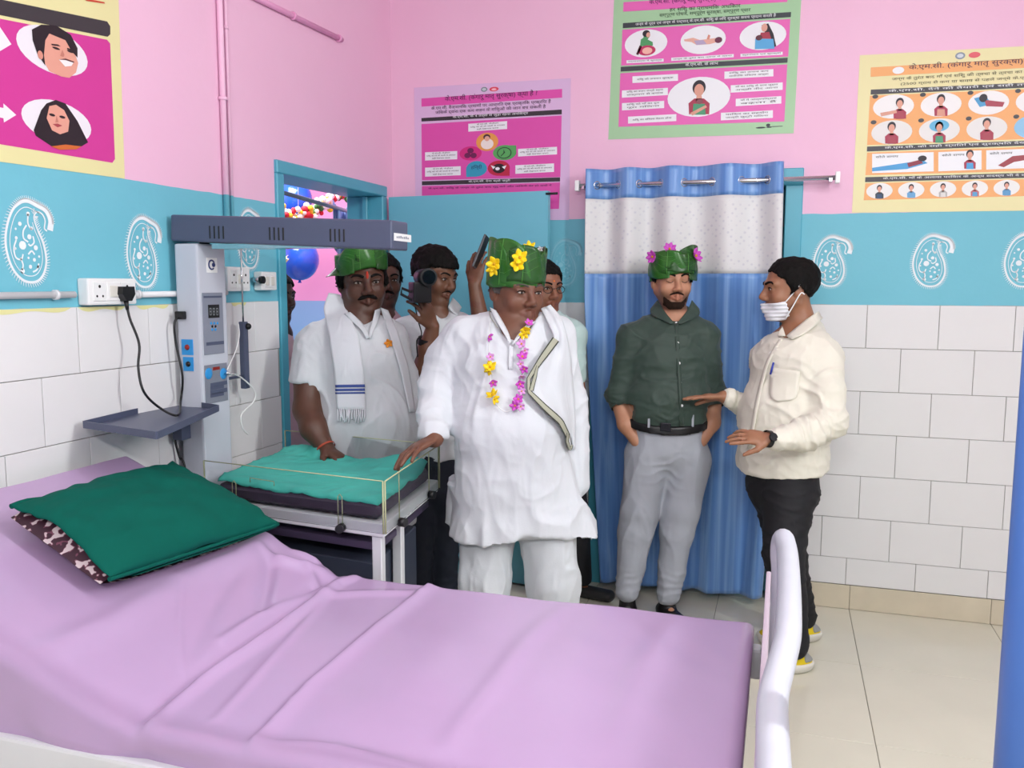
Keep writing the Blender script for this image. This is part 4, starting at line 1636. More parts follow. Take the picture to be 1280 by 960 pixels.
for nm, a0, a1, b0, b1 in (('side_panel', 0.0, TL, -0.008, -0.002), ('side_panel', 0.0, TL, TWd + 0.002, TWd + 0.008), ('end_panel', -0.010, -0.004, -0.002, TWd + 0.002)):
    pn2_ = tbox(nm, a0, a1, b0, b1, ZD - 0.03, ZD - 0.03 + PH, M_acr, tro, 0.0)
    if nm == 'side_panel':
        bm_ = (b0 + b1) / 2
        for a in (a0, a1):
            MB().tube([tp(a, bm_, ZD - 0.03), tp(a, bm_, ZD + PH - 0.03)], 0.0028, 6).build('edge', M_acr_e, pn2_)
        MB().tube([tp(a0, bm_, ZD + PH - 0.03), tp(a1, bm_, ZD + PH - 0.03)], 0.0018, 6).build('edge', M_acr_e, pn2_)
        for a in (0.16, TL - 0.13):
            MB().tube([tp(a - 0.008, bm_, ZD - 0.02), tp(a - 0.008, bm_, ZD + 0.07), tp(a, bm_, ZD + 0.078), tp(a + 0.008, bm_, ZD + 0.07), tp(a + 0.008, bm_, ZD - 0.02)], 0.0015, 6).build('slot_edge', M_acr_e, pn2_)
        MB().tube([tp(0.42, bm_, ZD + 0.078), tp(0.42, bm_, ZD + 0.092), tp(0.52, bm_, ZD + 0.095), tp(0.52, bm_, ZD + 0.08)], 0.0015, 6).build('slot_edge', M_acr_e, pn2_)
    else:
        am_ = (a0 + a1) / 2
        for bq in (b0, 0.13, 0.47, b1):
            MB().tube([tp(am_, bq, ZD - 0.03), tp(am_, bq, ZD + PH - 0.03)], 0.0026, 6).build('edge', M_acr_e, pn2_)
        MB().tube([tp(am_, b0, ZD + PH - 0.03), tp(am_, b1, ZD + PH - 0.03)], 0.0022, 6).build('edge', M_acr_e, pn2_)
for q, dn in ((tp(0.155, -0.016, ZD - 0.028), -tb), (tp(TL - 0.12, -0.016, ZD - 0.028), -tb), (tp(-0.02, 0.13, ZD - 0.028), -ta), (tp(-0.02, 0.47, ZD - 0.02), -ta)):
    MB().tube([q - dn * 0.012, q + dn * 0.012], 0.0145, 10).build('clamp_knob', M_black, tro)
# green sheet spread on the pad
n, m_ = 70, 60
g = np.zeros((n, m_, 3))
for i, a in enumerate(np.linspace(0.034, TL - 0.03, n)):
    for j, b_ in enumerate(np.linspace(0.036, TWd - 0.036, m_)):
        k = float(vnoise(np.array([[a * 9 + b_ * 3, b_ * 12 - a * 4, 5.5]]))[0]) * 0.009 + (1 - abs(float(vnoise(np.array([[a * 14 + b_ * 6, b_ * 16 + a * 9, 8.2]]))[0]))) ** 4 * 0.006 + (0.05 * math.exp(-(((a - 0.50) / 0.03) ** 2 + ((b_ - TWd + 0.07) / 0.035) ** 2)))
        ed = min(b_ - 0.036, TWd - 0.036 - b_, a - 0.034, 0.2)
        z = ZD + 0.060 + k - 0.016 * math.exp(-ed / 0.012) + 0.035 * math.exp(-(((b_ - TWd + 0.04) / 0.05) ** 2)) * (0.6 + 0.4 * math.sin(a * 14)) + 0.012 * max(0, (a - 0.45) / 0.27)
        g[i, j] = tp(a, b_, z)
tsh = MB().sheet(g, 0.003).build('trolley_sheet', mat('turquoise_cloth', '#46b3a6', 0.75, var=0.07, vscale=12, bump=0.08, bscale=120))
tag(tsh, 'rumpled turquoise sheet lying in the baby trolley', 'sheet')

# ------------------------------------------------------------------ curtain and rod
RYD = -0.085
ra, rb = onp(722, 232.5, 1, RYD), onp(1047, 222, 1, RYD)
rod = empty('curtain_rod', tuple((ra + rb) / 2))
tag(rod, 'steel curtain rod with white end caps above the doorway', 'curtain rod')
MB().cyl(ra, rb, 0.011, 14).build('rod', M_steel, rod)
for q, s_ in ((ra, 1), (rb, -1)):
    MB().box(q + V(-0.010, -0.022, -0.026), q + V(0.010, 0.022, 0.026), 0.003).build('end_cap', M_white, rod)
    k = q + V(0.03 * s_, 0, 0)
    MB().box(V(k[0] - 0.008, k[1] - 0.012, k[2] - 0.018), V(k[0] + 0.008, -0.012 if s_ < 0 else -0.001, k[2] + 0.0), 0.002, seg=1).build('bracket', M_steel, rod)


def satin(name, c1, c2, c3):
    m = bpy.data.materials.new(name)
    m.use_nodes = True
    N, L = m.node_tree.nodes, m.node_tree.links
    b_ = N['Principled BSDF']
    b_.inputs['Roughness'].default_value = 0.36
    b_.inputs['Sheen Weight'].default_value = 0.3
    tc = N.new('ShaderNodeTexCoord')
    mp = N.new('ShaderNodeMapping')
    mp.inputs['Scale'].default_value = (38, 38, 0.5)
    n_ = N.new('ShaderNodeTexNoise')
    n_.inputs['Scale'].default_value = 1.0
    n_.inputs['Detail'].default_value = 3
    r_ = N.new('ShaderNodeValToRGB')
    r_.color_ramp.elements[0].position = 0.32
    r_.color_ramp.elements[0].color = (*srgb(c1), 1)
    r_.color_ramp.elements[1].position = 0.72
    r_.color_ramp.elements[1].color = (*srgb(c3), 1)
    e_ = r_.color_ramp.elements.new(0.5)
    e_.color = (*srgb(c2), 1)
    L.new(tc.outputs['Object'], mp.inputs[0])
    L.new(mp.outputs[0], n_.inputs['Vector'])
    L.new(n_.outputs['Fac'], r_.inputs[0])
    L.new(r_.outputs[0], b_.inputs['Base Color'])
    bp = N.new('ShaderNodeBump')
    bp.inputs['Strength'].default_value = 0.15
    bp.inputs['Distance'].default_value = 0.004
    L.new(n_.outputs['Fac'], bp.inputs['Height'])
    L.new(bp.outputs[0], b_.inputs['Normal'])
    return m


M_cblue = satin('blue_satin', '#5483c6', '#6493d2', '#8ab2e2')
M_cwhite = bpy.data.materials.new('white_jacquard')
M_cwhite.use_nodes = True
N, L = M_cwhite.node_tree.nodes, M_cwhite.node_tree.links
tc = N.new('ShaderNodeTexCoord')
mp = N.new('ShaderNodeMapping')
mp.inputs['Rotation'].default_value = (0, math.radians(45), 0)
mp.inputs['Scale'].default_value = (38, 1, 38)
ck = N.new('ShaderNodeTexVoronoi')
ck.inputs['Scale'].default_value = 1.0
ck.inputs['Randomness'].default_value = 0.35
rp = N.new('ShaderNodeValToRGB')
rp.color_ramp.elements[0].color = (*srgb('#cdcdd4'), 1)
rp.color_ramp.elements[0].position = 0.12
rp.color_ramp.elements[1].color = (*srgb('#dededf'), 1)
rp.color_ramp.elements[1].position = 0.3
L.new(tc.outputs['Object'], mp.inputs[0])
L.new(mp.outputs[0], ck.inputs['Vector'])
L.new(ck.outputs['Distance'], rp.inputs[0])
L.new(rp.outputs[0], N['Principled BSDF'].inputs['Base Color'])
N['Principled BSDF'].inputs['Roughness'].default_value = 0.6

cx_l, cx_r = onp(733, 300, 1, RYD)[0], onp(979, 230, 1, RYD)[0]
ph_x = [onp(px_, 230, 1, RYD)[0] for px_ in (733, 760, 786, 812, 840, 871, 909, 945, 973, 981)]
ph_v = [0, 1, 2, 3, 4, 5, 6, 7, 8, 8.4]                  # even: cloth in front of the rod
ztop = 2.155
z_hw = onp(850, 246, 1, RYD)[2]
z_wb = onp(850, 342, 1, RYD)[2]
zbot = 0.045
nu, nz = 180, 90
zs_ = np.concatenate([np.linspace(ztop, z_hw, 8), np.linspace(z_hw, z_wb, 16)[1:], np.linspace(z_wb, zbot, 66)[1:]])
cur = empty('curtain', ((cx_l + cx_r) / 2, RYD, 0))
tag(cur, 'blue satin curtain with a white patterned band hanging in the rear doorway', 'curtain')


def curtain_pt(u, z):
    x = cx_l + (cx_r - cx_l) * u
    ph = np.interp(x, ph_x, ph_v)
    t = np.clip((ztop - z) / (ztop - zbot), 0, 1)
    amp = 0.036 * (1 - 0.35 * t)
    ph2 = ph + 0.35 * math.sin(3.1 * t + u * 5) * t
    y = RYD - amp * math.cos(math.pi * ph2) + 0.012 * t * math.sin(u * 41 + 3 * t) - 0.02 * t
    xl = cx_l + 0.105 * max(0, (t - 0.30) / 0.70) ** 1.1
    xr = cx_r + 0.02 * math.sin(t * 3) - 0.03 * t
    x = xl + (xr - xl) * u
    return V(x, min(y, -0.03), z)


def cgrid(z0, z1):
    zz = zs_[(zs_ <= z0 + 1e-6) & (zs_ >= z1 - 1e-6)]
    return np.array([[curtain_pt(u, z) for u in np.linspace(0, 1, nu)] for z in zz])


MB().sheet(cgrid(ztop, z_hw), 0.002).build('header_band', M_cblue, cur)
MB().sheet(cgrid(z_hw, z_wb), 0.002).build('patterned_band', M_cwhite, cur)
MB().sheet(cgrid(z_wb, zbot), 0.002).build('drop', M_cblue, cur)
for k in range(8):
    x = np.interp(k + 0.5, ph_v, ph_x)
    u = (x - cx_l) / (cx_r - cx_l)
    zr = ra[2] + (rb[2] - ra[2]) * (x - ra[0]) / (rb[0] - ra[0])
    q0, q1 = curtain_pt(u - 0.004, zr), curtain_pt(u + 0.004, zr)
    t = nrm(q1 - q0)
    qc = V(x, RYD, zr)
    b = MB()
    b.tube([qc + (t * math.cos(a) + V(0, 0, 1) * math.sin(a)) * 0.019 for a in np.linspace(0, 2 * math.pi, 15)[:-1]], 0.0035, 6, closed=True)
    b.build('eyelet', M_steel, cur)

# ------------------------------------------------------------------ blue post at the right edge
bl_e = P(1265.5, 700, 1.25)
pc = bl_e + CR * 0.045
post = empty('blue_post', (pc[0], pc[1], 0))
tag(post, 'blue painted round post at the right edge of the picture', 'post')
M_post = mat('glossy_blue_paint', '#4a74bd', 0.38, var=0.03)
MB().cyl(V(pc[0], pc[1], 0.03), V(pc[0], pc[1], 2.1), 0.045, 32).build('tube', M_post, post)
MB().ball(V(pc[0], pc[1], 2.1), (0.045, 0.045, 0.02), seg=24, rings=8).build('cap', M_post, post)
MB().cyl(V(pc[0], pc[1], 0.0), V(pc[0], pc[1], 0.035), 0.14, 28).build('base', M_slate, post)

# ------------------------------------------------------------------ corridor decorations
M_bal = mat('blue_balloon', '#2a5fd0', 0.15, var=0.0, coat=0.4)


def balloon(c, r_, label):
    o = empty('balloon', tuple(c))
    tag(o, label, 'balloon', 'blue balloons in the corridor')
    b_ = MB()
    b_.ball(c, (r_, r_, r_ * 1.08), seg=24, rings=16)
    b_.build('skin', M_bal, o)
    b_ = MB()
    b_.tube([c + V(0, 0, -r_ * 1.05), c + V(0, 0, -r_ * 1.05 - 0.02)], [0.006, 0.014], 8)
    b_.build('knot', M_bal, o)
    MB().tube([c + V(0, 0, r_), V(c[0] + 0.01, c[1] + 0.02, RZ)], 0.002, 5).build('string', M_white, o)


balloon(P(374, 324, 6.0), 0.137, 'large blue balloon below the heater arm in the corridor')
balloon(P(369, 249, 6.1), 0.12, 'blue balloon at the top of the corridor doorway')
balloon(P(352, 328, 6.2), 0.06, 'small blue balloon half hidden by the door jamb')
rd = empty('corridor_rod', (-0.26, -0.6, 2.0))
tag(rd, 'grey curtain rod across the far side of the corridor doorway', 'curtain rod')
e0, e1 = onp(344, 238, 0, -0.26), onp(452, 269, 0, -0.26)
MB().cyl(e0, e1, 0.011, 10).build('rod', M_slate_l, rd)
for q in (e0, e1):
    MB().ball(q, 0.018, seg=12, rings=8).build('finial', M_slate_l, rd)
# white curtain pushed to the side
g = np.array([[onp(440 + 19 * u, 244, 0, -0.275 - 0.025 * math.sin(u * 19)) * V(1, 1, 0) + V(0, 0, 0.15 + 1.82 * v) for u in np.linspace(0, 1, 40)] for v in np.linspace(1, 0, 12)])
MB().sheet(g, 0.002).build('white_curtain', mat('white_curtain_cloth', '#d8dbe2', 0.7, var=0.03))
tag(bpy.data.objects['white_curtain'], 'white curtain bunched at the far jamb of the corridor doorway', 'curtain')
g = np.array([[onp(416 + 22 * u, 250, 0, -0.275 - 0.02 * math.sin(u * 14)) * V(1, 1, 0) + V(0, 0, 1.78 + 0.26 * v - 0.05 * math.sin(u * 3)) for u in np.linspace(0, 1, 24)] for v in np.linspace(1, 0, 8)])
MB().sheet(g, 0.002).build('hanging_cloth', mat('pale_blue_cloth', '#8ea2cf', 0.6, var=0.05))
tag(bpy.data.objects['hanging_cloth'], 'pale blue cloth hanging in the corridor doorway', 'cloth')
gar = empty('flower_garland', tuple(P(385, 262, 5.6)))
tag(gar, 'white yellow and red flower garland strung across the corridor', 'garland')
gp_ = smooth_path([P(338, 252, 5.4), P(352, 268, 5.4), P(372, 272, 5.5), P(395, 262, 5.6), P(415, 246, 5.7), P(432, 238, 5.8)], 6)
MB().tube(gp_, 0.006, 6).build('string', M_white, gar)
cols_ = ['#f2efe4', '#f2efe4', '#f0d32a', '#f2efe4', '#cf2434', '#e9c52a', '#f2efe4', '#3a6b34', '#cf2434']
for i, q in enumerate(gp_[2:-1]):
    c_ = cols_[i % len(cols_)]
    b = MB()
    for k in range(8):
        b.ball(q + RNG.normal(0, 0.02, 3), 0.014 + 0.010 * RNG.random(), seg=8, rings=6)
    b.build('blossom', mat('garland_' + c_[1:], c_, 0.7, var=0.05), gar)
tin = empty('tinsel', tuple(P(356, 300, 5.8)))
MB().tube([P(353, 350, 5.8), P(353, 268, 5.8) * V(1, 1, 0) + V(0, 0, RZ)], 0.003, 5).build('string', M_white, tin)
tag(tin, 'silver and yellow tinsel strand hanging by the corridor door jamb', 'tinsel')
for i in range(16):
    q = P(353 + 4 * math.sin(i * 1.3), 268 + i * 5.5, 5.8)
    b = MB()
    for k in range(5):
        dd = RNG.normal(0, 1, 3)
        b.tube([q, q + nrm(dd) * 0.04], 0.004, 4)
    b.build('tuft', mat('tinsel_' + str(i % 2), ['#dfe6ee', '#e8d468'][i % 2], 0.3, metal=0.3, var=0), tin)
# ------------------------------------------------------------------ signed-distance modelling for bodies and clothes
class SDF:
    def __init__(s):
        s.ops = []

    def copy(s):
        c = SDF()
        c.ops = list(s.ops)
        return c

    def _a(s, fn, lo, hi, k, op):
        s.ops.append((fn, np.asarray(lo, float), np.asarray(hi, float), k, op))
        return s

    def cap(s, a, b, ra, rb=None, k=0.02, op='u'):
        a, b = np.asarray(a, float), np.asarray(b, float)
        rb = ra if rb is None else rb
        ba = b - a
        bb = float(ba @ ba) + 1e-9

        def fn(X, Y, Z):
            px, py, pz = X - a[0], Y - a[1], Z - a[2]
            h = np.clip((px * ba[0] + py * ba[1] + pz * ba[2]) / bb, 0, 1)
            return np.sqrt((px - ba[0] * h) ** 2 + (py - ba[1] * h) ** 2 + (pz - ba[2] * h) ** 2) - (ra + (rb - ra) * h)
        r = max(ra, rb)
        return s._a(fn, np.minimum(a, b) - r, np.maximum(a, b) + r, k, op)

    def ecap(s, a, b, wa, da, wb, db, side, k=0.03, op='u'):
        """capsule with elliptical section: half width w along 'side', half depth d across it"""
        a, b, side = np.asarray(a, float), np.asarray(b, float), nrm(side)
        ba = b - a
        bb = float(ba @ ba) + 1e-9

        def fn(X, Y, Z):
            px, py, pz = X - a[0], Y - a[1], Z - a[2]
            h = np.clip((px * ba[0] + py * ba[1] + pz * ba[2]) / bb, 0, 1)
            qx, qy, qz = px - ba[0] * h, py - ba[1] * h, pz - ba[2] * h
            sc_ = qx * side[0] + qy * side[1] + qz * side[2]
            w_ = wa + (wb - wa) * h
            d_ = da + (db - da) * h
            return np.sqrt(np.maximum(qx * qx + qy * qy + qz * qz - sc_ * sc_ + (sc_ * d_ / w_) ** 2, 0)) - d_
        r = max(wa, wb, da, db)
        return s._a(fn, np.minimum(a, b) - r, np.maximum(a, b) + r, k, op)

    def ell(s, c, r, R=None, k=0.02, op='u'):
        c = np.asarray(c, float)
        r = np.array([r] * 3 if np.isscalar(r) else r, float)
        A = np.eye(3) if R is None else np.asarray(R, float)

        def fn(X, Y, Z):
            px, py, pz = X - c[0], Y - c[1], Z - c[2]
            l = [px * A[0, i] + py * A[1, i] + pz * A[2, i] for i in range(3)]
            k0 = np.sqrt((l[0] / r[0]) ** 2 + (l[1] / r[1]) ** 2 + (l[2] / r[2]) ** 2)
            k1 = np.sqrt((l[0] / r[0] ** 2) ** 2 + (l[1] / r[1] ** 2) ** 2 + (l[2] / r[2] ** 2) ** 2) + 1e-6
            return k0 * (k0 - 1) / k1
        m = r.max()
        return s._a(fn, c - m, c + m, k, op)

    @staticmethod
    def _comb(a, b, k, op):
        if op == 'u':
            h = np.clip(0.5 + 0.5 * (a - b) / k, 0, 1)
            return a + (b - a) * h - k * h * (1 - h)
        b = -b
        h = np.clip(0.5 - 0.5 * (a - b) / k, 0, 1)
        return a + (b - a) * h + k * h * (1 - h)

    def grid(s, xs, ys, zs, margin=0.05):
        D = np.full((len(xs), len(ys), len(zs)), 1.0, np.float32)
        ax = (xs, ys, zs)
        for fn, lo, hi, k, op in s.ops:
            sl = tuple(slice(np.searchsorted(ax[i], lo[i] - margin - k), np.searchsorted(ax[i], hi[i] + margin + k)) for i in range(3))
            if any(q.stop - q.start < 1 for q in sl):
                continue
            d = fn(xs[sl[0]][:, None, None], ys[sl[1]][None, :, None], zs[sl[2]][None, None, :])
            D[sl] = s._comb(D[sl], d.astype(np.float32), k, op)
        return D

    def at(s, Q):
        Q = np.asarray(Q, float).reshape(-1, 3)
        D = np.full(len(Q), 1.0)
        for fn, lo, hi, k, op in s.ops:
            D = s._comb(D, fn(Q[:, 0], Q[:, 1], Q[:, 2]), k, op)
        return D

    def bounds(s):
        u = [o for o in s.ops if o[4] == 'u']
        return np.min([o[1] for o in u], 0), np.max([o[2] for o in u], 0)

    def hit(s, px, py, d0, off=0.0, rng=0.5):
        """first garment/skin surface along the photo ray; returns point pulled 'off' towards the viewer"""
        r = ray(px, py)
        t = np.linspace(d0 - rng, d0 + rng, 160)
        D = s.at(CAM + r[None, :] * t[:, None])
        i = np.argmax(D < 0)
        if D[i] >= 0:
            i = int(np.argmin(D))
            return CAM + r * (t[i] - off)
        t0, t1 = t[max(i - 1, 0)], t[i]
        for _ in range(8):
            tm = (t0 + t1) / 2
            if s.at((CAM + r * tm)[None])[0] < 0:
                t1 = tm
            else:
                t0 = tm
        return CAM + r * (t1 - off)


def axis_pts(lo, hi, h, fine=None):
    """grid coordinates with spacing h, finer inside the (a,b,hf) range"""
    if fine is None:
        return np.arange(lo, hi + h, h)
    a, b, hf = fine
    out, x = [], lo
    while x < hi + h:
        out.append(x)
        x += hf if a <= x <= b else h
    return np.array(out)


def surface_nets(xs, ys, zs, D):
    S = D < 0
    c = [S[i:S.shape[0] - 1 + i, j:S.shape[1] - 1 + j, k:S.shape[2] - 1 + k] for i in (0, 1) for j in (0, 1) for k in (0, 1)]
    tot = sum(q.astype(np.int8) for q in c)
    I, J, K = np.nonzero((tot > 0) & (tot < 8))
    idx = np.full((S.shape[0] - 1, S.shape[1] - 1, S.shape[2] - 1), -1, np.int32)
    idx[I, J, K] = np.arange(len(I))
    acc = np.zeros((len(I), 3))
    cnt = np.zeros(len(I))
    A = (xs, ys, zs)
    cor = [(i, j, k) for i in (0, 1) for j in (0, 1) for k in (0, 1)]
    for p_ in cor:
        for ax in range(3):
            if p_[ax] == 1:
                continue
            q_ = list(p_)
            q_[ax] = 1
            d0 = D[I + p_[0], J + p_[1], K + p_[2]]
            d1 = D[I + q_[0], J + q_[1], K + q_[2]]
            m = (d0 < 0) != (d1 < 0)
            t = np.where(m, d0 / np.where(m, d0 - d1, 1), 0)
            P0 = np.stack([xs[I + p_[0]], ys[J + p_[1]], zs[K + p_[2]]], 1)
            P1 = np.stack([xs[I + q_[0]], ys[J + q_[1]], zs[K + q_[2]]], 1)
            acc += np.where(m[:, None], P0 + (P1 - P0) * t[:, None], 0)
            cnt += m
    verts = acc / cnt[:, None]
    faces = []
    for ax in range(3):
        sl0 = [slice(None)] * 3
        sl1 = [slice(None)] * 3
        sl0[ax], sl1[ax] = slice(0, -1), slice(1, None)
        E0, E1 = S[tuple(sl0)], S[tuple(sl1)]
        cr = np.nonzero(E0 != E1)
        u, v = [(1, 2), (2, 0), (0, 1)][ax]
        ok = (cr[u] > 0) & (cr[v] > 0) & (cr[u] < S.shape[u] - 1) & (cr[v] < S.shape[v] - 1)
        cr = [q[ok] for q in cr]
        ins = E0[tuple(cr)]

        def cell(du, dv):
            q = [cr[0].copy(), cr[1].copy(), cr[2].copy()]
            q[u] = q[u] - du
            q[v] = q[v] - dv
            return idx[q[0], q[1], q[2]]
        f = np.stack([cell(1, 1), cell(0, 1), cell(0, 0), cell(1, 0)], 1)
        f = np.where(ins[:, None], f, f[:, ::-1])
        faces.append(f)
    return verts, np.concatenate(faces)


def vnormals(v, f):
    n = np.cross(v[f[:, 2]] - v[f[:, 0]], v[f[:, 3]] - v[f[:, 1]])
    out = np.zeros_like(v)
    for i in range(4):
        np.add.at(out, f[:, i], n)
    return out / (np.linalg.norm(out, axis=1, keepdims=True) + 1e-12)


def sdf_object(name, S, m, parent, h=0.007, offset=0.0, clips=(), disp=None, fine=None, box=None, attr=None, label=None):
    lo, hi = S.bounds()
    lo, hi = lo - 0.02 - offset, hi + 0.02 + offset
    if box is not None:
        lo, hi = np.maximum(lo, box[0]), np.minimum(hi, box[1])
    fx = fine or [None] * 3
    xs, ys, zs = [axis_pts(lo[i], hi[i], h, fx[i]).astype(np.float64) for i in range(3)]
    D = S.grid(xs, ys, zs, 0.05 + offset) - offset
    for c in clips:
        D = np.maximum(D, c(xs[:, None, None], ys[None, :, None], zs[None, None, :]).astype(np.float32))
    # close the surface at the grid border
    D[0], D[-1] = 0.01, 0.01
    D[:, 0], D[:, -1] = 0.01, 0.01
    D[:, :, 0], D[:, :, -1] = 0.01, 0.01
    v, f = surface_nets(xs, ys, zs, D)
    if disp is not None:
        n = vnormals(v, f)
        v = v + n * disp(v)[:, None]
    me = np_mesh(name, v, f, m)
    if attr is not None:
        a = me.color_attributes.new('tint', 'FLOAT_COLOR', 'POINT')
        cc = np.ones((len(v), 4), np.float32)
        cc[:, :3] = attr(v)
        a.data.foreach_set('color', cc.ravel())
    o = link(name, me, parent)
    if label:
        o['label'] = label
    return o


def plane_clip(p0, n):
    p0, n = np.asarray(p0, float), nrm(n)
    return lambda X, Y, Z: (X - p0[0]) * n[0] + (Y - p0[1]) * n[1] + (Z - p0[2]) * n[2]


def skin_mat(name, base):
    m = bpy.data.materials.new(name)
    m.use_nodes = True
    N, L = m.node_tree.nodes, m.node_tree.links
    b_ = N['Principled BSDF']
    at = N.new('ShaderNodeAttribute')
    at.attribute_name = 'tint'
    n_ = N.new('ShaderNodeTexNoise')
    n_.inputs['Scale'].default_value = 40
    n_.inputs['Detail'].default_value = 4
    mx = N.new('ShaderNodeMix')
    mx.data_type = 'RGBA'
    c = srgb(base)
    mx.inputs['A'].default_value = (*[x * 0.9 for x in c], 1)
    mx.inputs['B'].default_value = (*[min(1, x * 1.1) for x in c], 1)
    L.new(n_.outputs['Fac'], mx.inputs['Factor'])
    mu = N.new('ShaderNodeMix')
    mu.data_type = 'RGBA'
    mu.blend_type = 'MULTIPLY'
    mu.inputs['Factor'].default_value = 1.0
    L.new(mx.outputs['Result'], mu.inputs['A'])
    L.new(at.outputs['Color'], mu.inputs['B'])
    L.new(mu.outputs['Result'], b_.inputs['Base Color'])
    b_.inputs['Roughness'].default_value = 0.48
    b_.inputs['Subsurface Weight'].default_value = 0.06
    b_.inputs['Subsurface Radius'].default_value = (0.012, 0.005, 0.003)
    bp = N.new('ShaderNodeBump')
    bp.inputs['Strength'].default_value = 0.08
    bp.inputs['Distance'].default_value = 0.003
    n2 = N.new('ShaderNodeTexNoise')
    n2.inputs['Scale'].default_value = 160
    L.new(n2.outputs['Fac'], bp.inputs['Height'])
    L.new(bp.outputs[0], b_.inputs['Normal'])
    return m


M_hair = mat('black_hair', '#0c0a09', 0.75, spec=0.2, var=0.1, vscale=60, bump=0.7, bscale=170, stretch=(1, 1, 0.25))
M_hair2 = mat('dark_stubble_hair', '#2a1d17', 0.85, spec=0.15, var=0.15, vscale=90, bump=0.5, bscale=220)
M_hair3 = mat('greying_hair', '#4a4340', 0.7, var=0.2, vscale=90, bump=0.5, bscale=220)
M_eye = mat('eye_white', '#a39b94', 0.25, var=0.02)
M_iris = mat('dark_iris', '#1a0f0a', 0.15, var=0)
M_tilak = mat('vermilion_mark', '#b8321f', 0.7, var=0.05)
CB = V(math.sin(YAW), -math.cos(YAW), 0)        # towards the camera, horizontal
CRH = V(math.cos(YAW), math.sin(YAW), 0)        # image right, horizontal


def facing(deg):
    a = math.radians(deg)
    return CB * math.cos(a) + CRH * math.sin(a)


